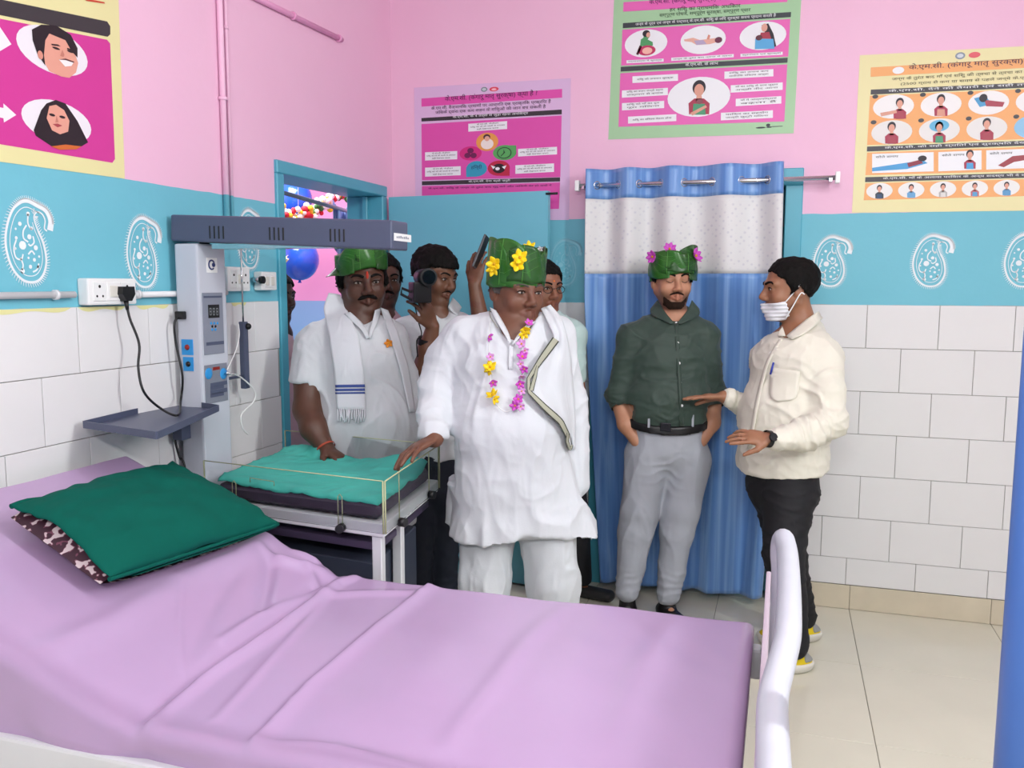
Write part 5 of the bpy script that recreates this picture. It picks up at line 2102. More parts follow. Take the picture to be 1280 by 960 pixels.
class Head:
    """head frame from the point between the eyes; yaw 0 faces the camera, + towards image right; pitch + looks down"""

    def __init__(s, eye, yaw, pitch=0.0, roll=0.0, sc_=1.08, slim=1.0):
        f = facing(yaw)
        l = np.cross(V(0, 0, 1), f)
        p_ = math.radians(pitch)
        f2 = f * math.cos(p_) - V(0, 0, 1) * math.sin(p_)
        u2_ = np.cross(f2, l)
        u2_ = u2_ / np.linalg.norm(u2_)
        r_ = math.radians(roll)
        l2 = l * math.cos(r_) + u2_ * math.sin(r_)
        u3 = -l * math.sin(r_) + u2_ * math.cos(r_)
        s.R = np.stack([l2, f2, u3], 1)
        s.s = sc_
        s.slim = slim
        s.O = np.asarray(eye) - s.R @ (V(0, 0.082, 0.004) * sc_)
        s.S = SDF()
        s._shape(s.S)

    def T(s, x, y, z):
        return s.O + s.R @ (V(x * s.slim, y, z) * s.s)

    def loc(s, v):
        return (np.asarray(v) - s.O) @ s.R / s.s / V(s.slim, 1, 1)

    def _shape(s, S):
        k, T, R = s.s, s.T, s.R
        w_ = s.slim
        S.ell(T(0, -0.012, 0.035), V(0.077 * w_, 0.098, 0.083) * k, R, 0.01)
        S.ell(T(0, 0.028, -0.030), V(0.064 * w_, 0.064, 0.080) * k, R, 0.03 * k)
        for q in (-1, 1):
            S.cap(T(q * 0.056, 0.0, -0.045), T(q * 0.020, 0.060, -0.098), 0.021 * k, 0.017 * k, 0.025 * k)
            S.ell(T(q * 0.040, 0.062, -0.032), V(0.024, 0.022, 0.026) * k, R, 0.02 * k)
            S.cap(T(q * 0.010, 0.086, 0.024), T(q * 0.046, 0.072, 0.022), 0.0105 * k, 0.010 * k, 0.015 * k)
            S.ell(T(q * 0.031, 0.098, 0.003), V(0.017, 0.016, 0.0115) * k, R, 0.012 * k, 's')
            S.ell(T(q * 0.031, 0.0775, 0.003), V(0.0155, 0.011, 0.0095) * k, R, 0.004 * k)
            S.cap(T(q * 0.020, 0.0865, 0.0105), T(q * 0.043, 0.0815, 0.0095), 0.0042 * k, 0.004 * k, 0.005 * k)
            S.cap(T(q * 0.021, 0.085, -0.0065), T(q * 0.042, 0.080, -0.0055), 0.0034 * k, 0.003 * k, 0.006 * k)
            S.ell(T(q * 0.0125, 0.098, -0.034), V(0.0095, 0.0105, 0.0085) * k, R, 0.008 * k)
            S.cap(T(0, 0.0965, -0.0585), T(q * 0.021, 0.083, -0.0625), 0.0062 * k, 0.0040 * k, 0.007 * k)
            S.cap(T(0, 0.0955, -0.0705), T(q * 0.018, 0.083, -0.0655), 0.0072 * k, 0.0042 * k, 0.007 * k)
        S.cap(T(0, 0.088, 0.012), T(0, 0.110, -0.026), 0.0078 * k, 0.0115 * k, 0.014 * k)
        S.ell(T(0, 0.070, -0.098), V(0.022, 0.018, 0.018) * k, R, 0.02 * k)
        S.cap(T(-0.024, 0.094, -0.0645), T(0.024, 0.094, -0.0645), 0.0022 * k, 0.0022 * k, 0.004 * k, 's')
        for q in (-1, 1):
            A = R.copy()
            S.ell(T(q * 0.0795, -0.008, -0.004), V(0.0085, 0.020, 0.033) * k, A, 0.008 * k)
            S.ell(T(q * 0.090, -0.004, 0.002), V(0.006, 0.011, 0.018) * k, A, 0.006 * k, 's')

    def surf(s, x, z, y0=0.16, off=0.0):
        ys_ = np.linspace(y0, 0.0, 240)
        Q = np.stack([s.T(x, y, z) for y in ys_])
        D = s.S.at(Q)
        i = int(np.argmax(D < 0))
        return ys_[i] + off

    def fbox(s, g=0.16):
        return (s.O - g * s.s, s.O + g * s.s)

    def shell(s, nm, m, parent, off, region, h=0.004, disp=None):
        def c(X, Y, Z):
            px, py, pz = X - s.O[0], Y - s.O[1], Z - s.O[2]
            l = [(px * s.R[0, i] + py * s.R[1, i] + pz * s.R[2, i]) / s.s for i in range(3)]
            return region(l[0] / s.slim, l[1], l[2]) * s.s
        return sdf_object(nm, s.S, m, parent, h, off * s.s, [c], disp, box=(s.O - 0.2, s.O + 0.2))

    def hair(s, parent, m=None, th=0.010, front=0.066, back=-0.055, side=0.012, top=None):
        hx = [-0.2, -0.085, -0.045, -0.010, 0.020, 0.042, 0.078, 0.2]
        hz = [back - 0.012, back - 0.012, -0.03, side, side - 0.028, side + 0.030, front, front]

        def reg(lx, ly, lz):
            z0 = np.interp(ly.ravel(), hx, hz).reshape(ly.shape)
            nz_ = np.sin(ly * 310 + lx * 190) * np.sin(lx * 270 - ly * 140 + 1.0)
            return z0 - lz + 0.0035 * nz_
        s.hl = (hx, hz)

        def taper(v):
            q = s.loc(v)
            t_ = q[:, 2] - np.interp(q[:, 1], hx, hz)
            return -0.85 * th * s.s * np.exp(-np.clip(t_, 0, 1) / 0.016) * (q[:, 1] < 0.05)
        return s.shell('hair', m or M_hair, parent, th, reg, 0.0048,
                       lambda v: taper(v) + (0.004 + 0.2 * th) * vnoise(s.loc(v) * V(90, 50, 90)) * 0.6 + (0.003 + 0.25 * th) * vnoise(s.loc(v) * 28 + 7))

    def face(s, parent, brow=M_hair, moust=None, beard=None, down=False, eyes=(-1, 1), mthick=0.008, browth=0.0042):
        k = s.s
        for q in eyes:
            ye = s.surf(q * 0.031, 0.003)
            c = s.T(q * 0.031, ye - 0.0035, 0.0025)
            if not down:
                b_ = MB()
                b_.ball(c, V(0.0115, 0.0058, 0.0042) * k, s.R, 12, 8)
                eo = b_.build('eye', M_eye, parent)
                b_ = MB()
                b_.ball(s.T(q * 0.0305, ye - 0.0005, 0.003), V(0.0056, 0.0045, 0.0046) * k, s.R, 10, 6)
                b_.build('iris', M_iris, eo)
            b_ = MB()
            pts = [s.T(q * x, s.surf(q * x, z) + 0.0006, z) for x, z in ((0.0175, 0.0035), (0.024, 0.0085), (0.031, 0.0095), (0.038, 0.0085), (0.0445, 0.0035))] if not down else \
                [s.T(q * x, s.surf(q * x, z) + 0.0006, z) for x, z in ((0.0175, 0.001), (0.024, -0.003), (0.031, -0.0045), (0.038, -0.003), (0.0445, 0.001))]
            b_.tube(smooth_path(pts, 4), 0.0015 * k, 6)
            b_.build('eyelash', M_hair, parent)
            b_ = MB()
            bp = [(0.012, 0.0225), (0.021, 0.027), (0.032, 0.0295), (0.043, 0.028), (0.052, 0.022)]
            pts = smooth_path([s.T(q * x, s.surf(q * x, z) + 0.0003, z) for x, z in bp], 4)
            n = len(pts)
            b_.tube(pts, [browth * k * (0.45 + 0.55 * math.sin(math.pi * min(1.0, 0.25 + 0.75 * i / (n - 1)))) for i in range(n)], 7)
            b_.build('eyebrow', brow, parent)
        if moust is not None:
            b_ = MB()
            xs_ = np.linspace(-0.034, 0.034, 17)
            pts = [s.T(x, s.surf(x, -0.049 - 3.5 * x * x * 4) - 0.0005, -0.0475 - 10 * x * x) for x in xs_]
            b_.tube(pts, [mthick * k * (0.25 + 0.75 * math.cos(x / 0.034 * math.pi / 2) ** 0.6) for x in xs_], 8)
            b_.build('moustache', moust, parent)
        if beard is not None:
            def reg(lx, ly, lz):
                jaw = lz - (-0.084 + np.clip(np.abs(lx) - 0.022, 0, 0.05) * 0.8)       # below this line
                lips = 0.022 - np.sqrt((lx / 1.0) ** 2 + ((lz + 0.060) / 0.75) ** 2)
                return np.maximum(np.maximum(jaw, np.maximum(0.030 - ly, np.abs(lx) - 0.050)), np.maximum(lips, -0.135 - lz))
            s.shell('beard', beard, parent, 0.0020, reg, 0.0035, lambda v: 0.0015 * vnoise(s.loc(v) * 90))

    def tint(s, v, stubble=0.0):
        l = s.loc(v)
        out = np.ones((len(v), 3))
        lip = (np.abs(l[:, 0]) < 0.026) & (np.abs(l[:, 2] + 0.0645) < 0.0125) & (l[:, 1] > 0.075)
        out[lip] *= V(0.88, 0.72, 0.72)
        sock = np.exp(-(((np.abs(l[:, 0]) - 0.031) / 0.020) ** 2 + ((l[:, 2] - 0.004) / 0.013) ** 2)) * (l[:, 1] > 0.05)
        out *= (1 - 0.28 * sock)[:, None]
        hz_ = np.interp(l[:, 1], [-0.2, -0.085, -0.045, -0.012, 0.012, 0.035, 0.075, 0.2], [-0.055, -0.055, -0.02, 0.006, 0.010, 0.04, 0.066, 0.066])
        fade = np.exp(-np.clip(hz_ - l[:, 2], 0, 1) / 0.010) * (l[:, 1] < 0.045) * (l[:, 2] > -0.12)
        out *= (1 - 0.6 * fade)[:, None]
        if stubble:
            jw = np.clip((-0.030 - l[:, 2]) / 0.035, 0, 1) * np.clip((l[:, 2] + 0.135) / 0.02, 0, 1) * np.clip((l[:, 1] + 0.005) / 0.02, 0, 1) * (~lip)
            jw = jw * np.clip(0.45 + np.abs(l[:, 0]) / 0.06 + np.clip(-0.075 - l[:, 2], 0, 0.05) * 18, 0, 1)
            out *= (1 - stubble * jw)[:, None]
        return out


def hand(S, wrist, d, pn, side, s_=1.0, curl=0.35, spread=0.16, thumb=0.7, curls=None):
    """hand: wrist point, direction to the knuckles d, palm normal pn (palm faces pn), side=+1 thumb towards cross(d,pn)"""
    wrist, d = np.asarray(wrist, float), nrm(d)
    pn = nrm(np.asarray(pn, float) - d * np.dot(pn, d))
    t = np.cross(d, pn) * side
    R = np.stack([t, d, pn], 1)
    S.ell(wrist + d * 0.048 * s_, V(0.041, 0.052, 0.0155) * s_, R, 0.015)
    S.ell(wrist + d * 0.075 * s_, V(0.040, 0.026, 0.013) * s_, R, 0.012)
    lens = [(0.040, 0.028, 0.022), (0.045, 0.031, 0.024), (0.042, 0.029, 0.023), (0.033, 0.022, 0.020)]
    cs = curls or [curl] * 4
    for i in range(4):
        x = (0.030 - 0.020 * i) * s_
        base = wrist + d * (0.086 - 0.004 * abs(i - 1.3)) * s_ + t * x
        a = spread * (1.5 - i) / 1.5
        dd = nrm(d * math.cos(a) + t * math.sin(a))
        c = cs[i]
        r_ = 0.0095 * s_ * (1.0 if i < 3 else 0.88)
        p0 = base
        for j, L_ in enumerate(lens[i]):
            ang = c * (j * 0.9 + 0.5)
            v = dd * math.cos(ang) + pn * math.sin(ang)
            p1 = p0 + v * L_ * s_
            S.cap(p0, p1, r_ * (1 - 0.06 * j), r_ * (0.94 - 0.08 * j), 0.0035)
            p0 = p1
    p0 = wrist + d * 0.025 * s_ + t * 0.024 * s_ + pn * 0.004 * s_
    v1 = nrm(d * (1 - 0.35 * thumb) + t * thumb + pn * 0.25)
    p1 = p0 + v1 * 0.045 * s_
    v2 = nrm(d * 0.9 + t * thumb * 0.45 + pn * 0.3)
    p2 = p1 + v2 * 0.034 * s_
    p3 = p2 + nrm(v2 + pn * 0.15) * 0.024 * s_
    S.cap(p0, p1, 0.016 * s_, 0.012 * s_, 0.010)
    S.cap(p1, p2, 0.0118 * s_, 0.0105 * s_, 0.004)
    S.cap(p2, p3, 0.0105 * s_, 0.0085 * s_, 0.003)


_ROT = np.array(Matrix.Rotation(0.42, 3, 'X') @ Matrix.Rotation(0.33, 3, 'Y') @ Matrix.Rotation(0.61, 3, 'Z'))


def folds(amp, freq, seed=0.0, basis=None, ridge=False):
    """wrinkle displacement; freq per axis of 'basis' (columns); domain-warped so no lattice shows"""
    B = np.eye(3) if basis is None else np.asarray(basis)
    fr = np.asarray(freq, float)

    def fn(v):
        q = (v @ B) * fr
        q = q + 0.55 * np.stack([vnoise(q * 0.8 + 3.1 + seed), vnoise(q * 0.8 + 17.7 + seed), vnoise(q * 0.8 + 9.4 + seed)], 1)
        q = q @ _ROT + seed
        n = vnoise(q)
        if ridge:
            n = 1.6 * (1 - np.abs(n)) ** 4 - 0.5
            n = n + 0.35 * ((1 - np.abs(vnoise(q * 2.1 + 5.0))) ** 4 - 0.3)
        return amp * n
    return fn


def crease_at(c, axis, R_, freq, amp):
    """local pleats across 'axis' around point c (elbows, arm pits, groin)"""
    c, axis = np.asarray(c, float), nrm(axis)

    def fn(v):
        p_ = v - c
        w_ = vnoise(v * 14 + 2.0)
        s_ = (p_ @ axis) * freq + 2.2 * w_
        return amp * (1 - np.abs(np.sin(s_)) ** 0.8 * 1.6) * np.exp(-(p_ * p_).sum(1) / (R_ * R_))
    return fn


def add_disp(*fns):
    return lambda v: sum(f(v) for f in fns)


def strip(pts_l, pts_r, n, m, S, d0, off, rng=0.5):
    """cloth strip between two photo polylines, laid on the surface of S; returns grid"""
    def res(pts):
        pts = np.array(pts, float)
        L_ = np.concatenate([[0], np.cumsum(np.linalg.norm(np.diff(pts, axis=0), axis=1))])
        t = np.linspace(0, L_[-1], n)
        return np.stack([np.interp(t, L_, pts[:, 0]), np.interp(t, L_, pts[:, 1])], 1)
    a, b_ = res(pts_l), res(pts_r)
    g = np.zeros((n, m, 3))
    for i in range(n):
        for j in range(m):
            q = a[i] + (b_[i] - a[i]) * j / (m - 1)
            g[i, j] = S.hit(q[0], q[1], d0, off, rng)
    # light smoothing so misses at the outline do not spike
    for _ in range(2):
        h = g.copy()
        h[1:-1] = (g[:-2] + 2 * g[1:-1] + g[2:]) / 4
        h[:, 1:-1] = (h[:, :-2] + 2 * h[:, 1:-1] + h[:, 2:]) / 4
        g = h
    return g


def flower(nm, c, nv_, r_, petal, core, parent, n=5, cup=0.35):
    nv_ = nrm(nv_)
    a = nrm(np.cross(nv_, V(0.3, 0.2, 1)))
    b2 = np.cross(nv_, a)
    B = MB()
    for i in range(n):
        t = 2 * math.pi * i / n + 0.3
        d = a * math.cos(t) + b2 * math.sin(t)
        sd = np.cross(nv_, d)
        g = np.zeros((5, 3, 3))
        for p_ in range(5):
            u = p_ / 4
            w_ = r_ * 0.42 * math.sin(math.pi * (0.12 + 0.83 * u)) ** 0.8
            for q in range(3):
                g[p_, q] = c + d * r_ * u + nv_ * r_ * cup * u * u + sd * w_ * (q - 1)
        B.sheet(g, 0.0012)
    B.mi = 1
    B.ball(c + nv_ * r_ * 0.12, r_ * 0.2, seg=8, rings=6)
    return B.build(nm, [petal, core], parent)


M_leaf = mat('fresh_green_leaf', '#2b6420', 0.30, var=0.16, vscale=14, bump=0.25, bscale=30)
M_leaf2 = mat('darker_green_leaf', '#214d1a', 0.32, var=0.16, vscale=14, bump=0.25, bscale=30)
M_vein = mat('pale_leaf_vein', '#4d8a38', 0.5, var=0.1)
M_pY = mat('yellow_petal', '#f2cf10', 0.55, var=0.05)
M_pP = mat('orchid_pink_petal', '#c94fc0', 0.55, var=0.06)
M_pL = mat('pale_pink_petal', '#d99ad6', 0.55, var=0.06)
M_core = mat('flower_core', '#c99a1c', 0.7, var=0.1)


def leaf_hat(person, Hd, zlo, zhi, rx, ry, leaves, label=None, tilt=(0, 0), seed=1, top=True, offx=0.0):
    """wrap of broad leaves round the head; leaves: list of (centre angle deg from front, half span deg, z bottom, z top, skew)"""
    rg = np.random.default_rng(seed)
    hat = empty('leaf_hat', tuple(Hd.T(0, 0, (zlo + zhi) / 2)))
    hat.parent = person
    hat.location = tuple(Hd.T(0, 0, (zlo + zhi) / 2) - wloc(person))
    hat['label'] = label or 'cap folded from fresh green leaves'

    def pos(th, z, gr):
        fl = 1 + gr
        return Hd.T(offx + rx * math.sin(th) * fl, -0.008 + ry * math.cos(th) * fl, z + tilt[0] * math.cos(th) + tilt[1] * math.sin(th))
    # inner band
    n = 40
    g = np.array([[pos(2 * math.pi * i / n, zlo + 0.004 + (zhi - zlo - 0.02) * j / 5, -0.03 - 0.05 * (j / 5) ** 2) for i in range(n + 1)] for j in range(6)])
    MB().sheet(g, 0.003).build('inner_band', M_leaf2, hat)
    if top:
        g = np.array([[pos(2 * math.pi * i / n, zhi - 0.028 - 0.006 * (1 - q) + 0.012 * math.cos(3 * 2 * math.pi * i / n) * q, -0.08 - 0.9 * (1 - q)) for i in range(n + 1)] for q in np.linspace(0.02, 1, 8)])
        MB().sheet(g, 0.002).build('crown_leaf', M_leaf2, hat)
    for li, (ca, sp, z0, z1, sk) in enumerate(leaves):
        nu_, nv2 = 26, 12
        g = np.zeros((nv2, nu_, 3))
        for j in range(nv2):
            b_ = j / (nv2 - 1)
            for i in range(nu_):
                a_ = 2 * i / (nu_ - 1) - 1
                th = math.radians(ca + sp * a_)
                e = max(0.0, 1 - abs(a_ - sk) ** 2.2)
                zt_ = z0 + (z1 - z0) * (0.30 + 0.70 * e ** 0.55)
                zb_ = z0 + 0.004 * math.sin(5 * a_ + li)
                z = zb_ + (zt_ - zb_) * b_
                wob = 0.045 * math.sin(7 * a_ + 4 * b_ + li * 2) * b_ + 0.02 * float(vnoise(np.array([[a_ * 3, b_ * 3, li * 3.1]]))[0])
                g[j, i] = pos(th, z, 0.012 + 0.017 * (li % 3) + wob * 0.8 + 0.03 * b_ * (1 - b_) - 0.05 * b_ * b_)
        B = MB()
        B.sheet(g, 0.0018)
        B.mi = 1
        mid = int((sk * 0.5 + 0.5) * (nu_ - 1))
        B.tube([g[j, min(max(mid, 1), nu_ - 2)] + Hd.R @ V(0, 0, 0) + nrm(g[j, mid] - Hd.T(0, -0.008, Hd.loc(g[j, mid])[2])) * 0.0015 for j in range(nv2)], 0.0015, 5)
        for dj in (3, 6, 8):
            for sg in (-1, 1):
                pts = []
                for t in np.linspace(0, 1, 5):
                    i_ = int(np.clip(mid + sg * t * 8, 0, nu_ - 1))
                    j_ = int(np.clip(dj + t * 3, 0, nv2 - 1))
                    q = g[j_, i_]
                    pts.append(q + nrm(q - Hd.T(0, -0.008, Hd.loc(q)[2])) * 0.0013)
                B.tube(pts, 0.0006, 4)
        B.build('leaf', [M_leaf if li % 2 == 0 else M_leaf2, M_vein], hat)
    return hat, pos


def person_root(label, base):
    o = empty('person', (base[0], base[1], 0))
    tag(o, label, 'person')
    return o


def foot_shoe(S, ank, fwd, L_=0.26, w_=0.045, z=0.0):
    """shoe volume standing on height z"""
    f = nrm(V(fwd[0], fwd[1], 0))
    a = V(ank[0], ank[1], z)
    S.ecap(a - f * 0.055 + V(0, 0, 0.035), a + f * (L_ - 0.11) + V(0, 0, 0.030), w_ * 0.82, 0.034, w_, 0.029, np.cross(f, V(0, 0, 1)), 0.02)
    S.cap(a - f * 0.02 + V(0, 0, 0.04), a - f * 0.01 + V(0, 0, 0.09), 0.042, 0.038, 0.02)
# ------------------------------------------------------------------ people
UP = V(0, 0, 1)


def px2m(p_, d):
    return p_ * d / F


def flo(px, py, z=0.0):
    return onp(px, py, 2, z)


def body_mesh(root, S, Hd, base, h=0.0065, stub=0.0, name='body', fineh=0.0042, extra=None):
    O = Hd.O
    g = 0.115 * Hd.s
    fine = [(O[0] - g, O[0] + g, fineh), (O[1] - g, O[1] + g, fineh), (O[2] - 0.14 * Hd.s, O[2] + 0.13 * Hd.s, fineh)]
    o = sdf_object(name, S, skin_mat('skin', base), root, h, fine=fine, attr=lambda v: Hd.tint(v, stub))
    return o


SKIN = None


def skin_body(Hd, neck, nr=0.058):
    global SKIN
    S = SDF()
    SKIN = S
    S.ops = list(Hd.S.ops)
    S.cap(Hd.T(0, -0.022, -0.055), neck, nr * 0.95, nr * 1.08, 0.03)
    S.ell(Hd.T(0, 0.03, -0.085), V(0.04, 0.035, 0.03) * Hd.s, Hd.R, 0.03)
    return S


def torso(S, pts, side, k=0.05):
    """pts: list of (point, half width, half depth)"""
    for a, b_ in zip(pts[:-1], pts[1:]):
        S.ecap(a[0], b_[0], a[1], a[2], b_[1], b_[2], side, k)


def limb(S, pts, k=0.02):
    for a, b_ in zip(pts[:-1], pts[1:]):
        S.cap(a[0], b_[0], a[1], b_[1], k)


def flap(nm, m, root, poly_l, poly_r, S, d0, off=0.008, n=8, mm=6, thick=0.003, label=None):
    if nm == 'collar':
        U_ = SDF()
        U_.ops = S.ops + [o_ for o_ in SKIN.ops if o_[4] == 'u']
        S = U_
    o = MB().sheet(strip(poly_l, poly_r, n, mm, S, d0, off), thick).build(nm, m, root)
    if label:
        o['label'] = label
    return o


def button(root, S, px, py, d0, m, r_=0.006):
    c = S.hit(px, py, d0, 0.001)
    n_ = -nrm(ray(px, py))
    MB().tube([c - n_ * 0.001, c + n_ * 0.0025], r_, 10).build('button', m, root)


M_cotton = mat('white_cotton', '#cfd2d8', 0.75, var=0.02, vscale=8, bump=0.1, bscale=220, sheen=0.1, wr=0.35)
M_cotton2 = mat('off_white_cotton', '#c9cdd2', 0.75, var=0.03, vscale=8, bump=0.12, bscale=200, sheen=0.1, wr=0.35)
M_shirtg = mat('bottle_green_shirt', '#30423a', 0.6, var=0.05, vscale=10, bump=0.1, bscale=240, sheen=0.15, wr=0.3)
M_trgrey = mat('light_grey_trouser', '#a3a6b0', 0.7, var=0.04, vscale=10, bump=0.12, bscale=260, wr=0.3, wscale=10)
M_cream = mat('cream_shirt', '#e4e0d2', 0.7, var=0.03, vscale=10, bump=0.1, bscale=220, sheen=0.1, wr=0.4)
M_trblack = mat('black_trouser', '#15151a', 0.75, var=0.06, vscale=10, bump=0.1, bscale=220)
M_navy = mat('navy_trouser', '#161d2c', 0.75, var=0.06, vscale=10, bump=0.1, bscale=220)
M_leather = mat('black_leather', '#131215', 0.35, var=0.03, bump=0.1, bscale=120)
M_pale = mat('pale_green_shirt', '#b9d2cf', 0.7, var=0.03, bump=0.1, bscale=220)
M_pinkish = mat('dusty_pink_shirt', '#c9a7ad', 0.7, var=0.04, bump=0.1, bscale=220)
M_sole = mat('white_rubber_sole', '#dedbd2', 0.6, var=0.05)
M_yellow = mat('yellow_shoe_mesh', '#e2c614', 0.6, var=0.05)
M_bluest = mat('blue_border_stripe', '#3c4f8f', 0.7, var=0.04)
M_olive = mat('olive_border_stripe', '#4c5147', 0.7, var=0.04)
M_silverst = mat('silver_border_stripe', '#8e8e84', 0.6, var=0.04)

# ============================================================ man in the green shirt
d = 4.08
f = facing(4)
l = np.cross(UP, f)
root = person_root('person in dark green shirt and leaf cap standing before the blue curtain', P(815, 755, d))
Hd = Head(P(846.5, 350.5, d - 0.10), 5, 3, 0, 1.12)
neck = P(843, 396, d)
sR, sL = P(789, 423, d), P(880, 421, d)
eR, eL = P(773, 495, d + 0.02), P(892, 492, d + 0.02)
wR, wL = P(796, 551, d - 0.05), P(876, 551, d - 0.05)
hR, hL = P(808, 568, d), P(861, 568, d)
kR, kL = P(797, 652, d - 0.03), P(847, 652, d - 0.03)
aR, aL = P(784, 743, d), P(836, 747, d)
S = skin_body(Hd, neck)
torso(S, [(P(838, 425, d), 0.15, 0.085), (P(835, 500, d - 0.01), 0.165, 0.11), (P(834, 560, d), 0.15, 0.10)], l)
limb(S, [(neck, 0.06), (sR, 0.05), (eR, 0.043), (P(783, 530, d - 0.03), 0.041), (wR, 0.031)])
limb(S, [(neck, 0.06), (sL, 0.05), (eL, 0.043), (P(889, 528, d - 0.03), 0.041), (wL, 0.031)])
hand(S, wR, V(0, 0, -1) + l * 0.15, l, -1, 0.85, 0.3)
hand(S, wL, V(0, 0, -1) - l * 0.15, -l, 1, 0.85, 0.3)
limb(S, [(hR, 0.08), (kR, 0.055), (aR, 0.04)])
limb(S, [(hL, 0.08), (kL, 0.055), (aL, 0.04)])
for a_, q in ((aR, -14), (aL, 12)):
    S.cap(V(a_[0], a_[1], 0.05), V(a_[0], a_[1], 0.032) + facing(q) * 0.11, 0.028, 0.016, 0.01)
body_mesh(root, S, Hd, '#b98468', stub=0.62)
Hd.face(root, moust=M_hair2, beard=M_hair2, down=True, mthick=0.0055)
Hd.hair(root, th=0.007, front=0.058)
leaf_hat(root, Hd, 0.030, 0.135, 0.096, 0.110, [(180, 100, 0.0, 0.115, 0.0), (95, 70, 0.005, 0.095, 0.3), (-95, 70, 0.012, 0.115, -0.2), (32, 62, 0.032, 0.150, 0.15), (-35, 62, 0.034, 0.128, 0.1), (2, 46, 0.040, 0.118, 0.4)], seed=3, offx=0.006)
_hat = [c for c in root.children if c.name.startswith('leaf_hat')][0]
for px_, py_, nrm_, rr in ((816, 321, -CRH + CB * 0.8, 0.030), (837, 311.5, CB + UP * 0.7, 0.030), (869, 320, CRH + CB * 0.8 + UP * 0.5, 0.036)):
    flower('flower', P(px_, py_, d - 0.10), nrm_, rr, M_pP, M_core, _hat, 7, 0.5)
# shirt, tucked in
wp0, wn = P(834, 521, d), nrm(UP + f * 0.28)
Sh = SDF()
torso(Sh, [(P(841, 424, d), 0.16, 0.105), (P(838, 450, d), 0.185, 0.118), (P(834, 505, d - 0.01), 0.195, 0.138), (P(834, 545, d), 0.18, 0.125)], l)
Sh.cap(sR, sL, 0.063, 0.063, 0.05)
Sh.cap(P(838, 394, d + 0.02), sR + UP * 0.004, 0.052, 0.058, 0.03)
Sh.cap(P(850, 394, d + 0.02), sL + UP * 0.004, 0.052, 0.058, 0.03)
limb(Sh, [(sR, 0.066), (eR, 0.057), (P(777, 505, d), 0.052)], 0.03)
limb(Sh, [(sL, 0.066), (eL, 0.057), (P(890, 502, d), 0.052)], 0.03)
Sh.cap(P(844, 372, d - 0.0), P(844, 388, d - 0.08), 0.066, 0.046, 0.01, 's')
Sh.cap(P(844, 390, d - 0.09), P(844, 404, d - 0.13), 0.044, 0.004, 0.008, 's')
cz = P(0, 503, d)[2]
gd = add_disp(folds(0.005, (9, 9, 14), 2.0, None, True), folds(0.002, (22, 22, 12), 5.0), crease_at(eR, UP + CRH * 0.3, 0.09, 90, 0.004), crease_at(eL, UP - CRH * 0.3, 0.09, 90, 0.004), crease_at(P(800, 450, d - 0.1), UP - CRH * 0.5, 0.09, 70, 0.003), crease_at(P(872, 450, d - 0.1), UP + CRH * 0.5, 0.09, 70, 0.003), crease_at(P(834, 512, d - 0.1), UP + CRH * 0.2, 0.12, 70, 0.0025))
# sleeves end below the elbow: cut them with planes so the forearms show
_arm_cut = lambda X, Y, Z: np.where(np.abs((X - wp0[0]) * CRH[0] + (Y - wp0[1]) * CRH[1]) > px2m(45, d), (P(0, 502, d)[2] - Z), -1.0)
sdf_object('shirt', Sh, M_shirtg, root, 0.0068, clips=[plane_clip(wp0 - wn * 0.004, -wn), _arm_cut], disp=gd)
flap('collar', M_shirtg, root, [(822, 375), (826, 383), (836, 396), (843, 404)], [(813, 386), (810, 394), (822, 397), (838, 405)], Sh, d, 0.007)
flap('collar', M_shirtg, root, [(865, 375), (862, 384), (853, 396), (846, 404)], [(874, 386), (877, 395), (866, 399), (851, 405)], Sh, d, 0.007)
MB().sheet(strip([(843, 404), (845, 440), (848, 490), (850, 533)], [(848, 404), (850, 440), (853, 490), (855, 533)], 20, 3, Sh, d, 0.004), 0.002).build('placket', M_shirtg, root)
for py_ in (404, 429, 454, 479, 507):
    button(root, Sh, 845.5 + (py_ - 404) * 0.065, py_, d, M_white, 0.0068)
for xs_, ys_ in (((760, 784), 502), ((880, 902), 497)):
    pass
for e_, w_ in ((eR, P(778, 507, d)), (eL, P(890, 503, d))):
    t = nrm(w_ - e_)
    c = V(*w_) - t * 0.012
    MB().tube([c - t * 0.022, c, c + t * 0.012], [0.0575, 0.0575, 0.056], 24, cap=False).build('rolled_cuff', M_shirtg, root)
# trousers and belt
Tr = SDF()
torso(Tr, [(P(834, 520, d), 0.183, 0.128), (P(834, 560, d), 0.182, 0.128)], l)
limb(Tr, [(P(809, 575, d), 0.108), (P(799, 640, d - 0.02), 0.086), (P(795, 665, d - 0.02), 0.078), (aR + UP * 0.02, 0.058)], 0.03)
limb(Tr, [(P(860, 575, d), 0.108), (P(850, 640, d - 0.02), 0.084), (P(846, 665, d - 0.02), 0.076), (aL + UP * 0.02, 0.058)], 0.03)
td = add_disp(folds(0.004, (10, 10, 4), 1.0, None, True), folds(0.002, (22, 22, 6), 3.0), crease_at(P(833, 590, d - 0.1), UP, 0.10, 60, 0.004), crease_at(P(797, 660, d - 0.05), UP + CRH * 0.4, 0.07, 55, 0.0025), crease_at(P(848, 665, d - 0.05), UP - CRH * 0.4, 0.07, 55, 0.0025), crease_at(aR + UP * 0.06, UP, 0.07, 80, 0.006), crease_at(aL + UP * 0.06, UP, 0.07, 80, 0.006))
sdf_object('trousers', Tr, M_trgrey, root, 0.0072, clips=[plane_clip(wp0 + wn * 0.012, wn), lambda X, Y, Z: 0.055 - Z + 0 * X], disp=td)
belt = sdf_object('belt', Tr, M_leather, root, 0.006, offset=0.017, clips=[plane_clip(wp0 + wn * 0.014, wn), plane_clip(wp0 - wn * 0.022, -wn)])
q = Tr.hit(832, 534, d, 0.022)
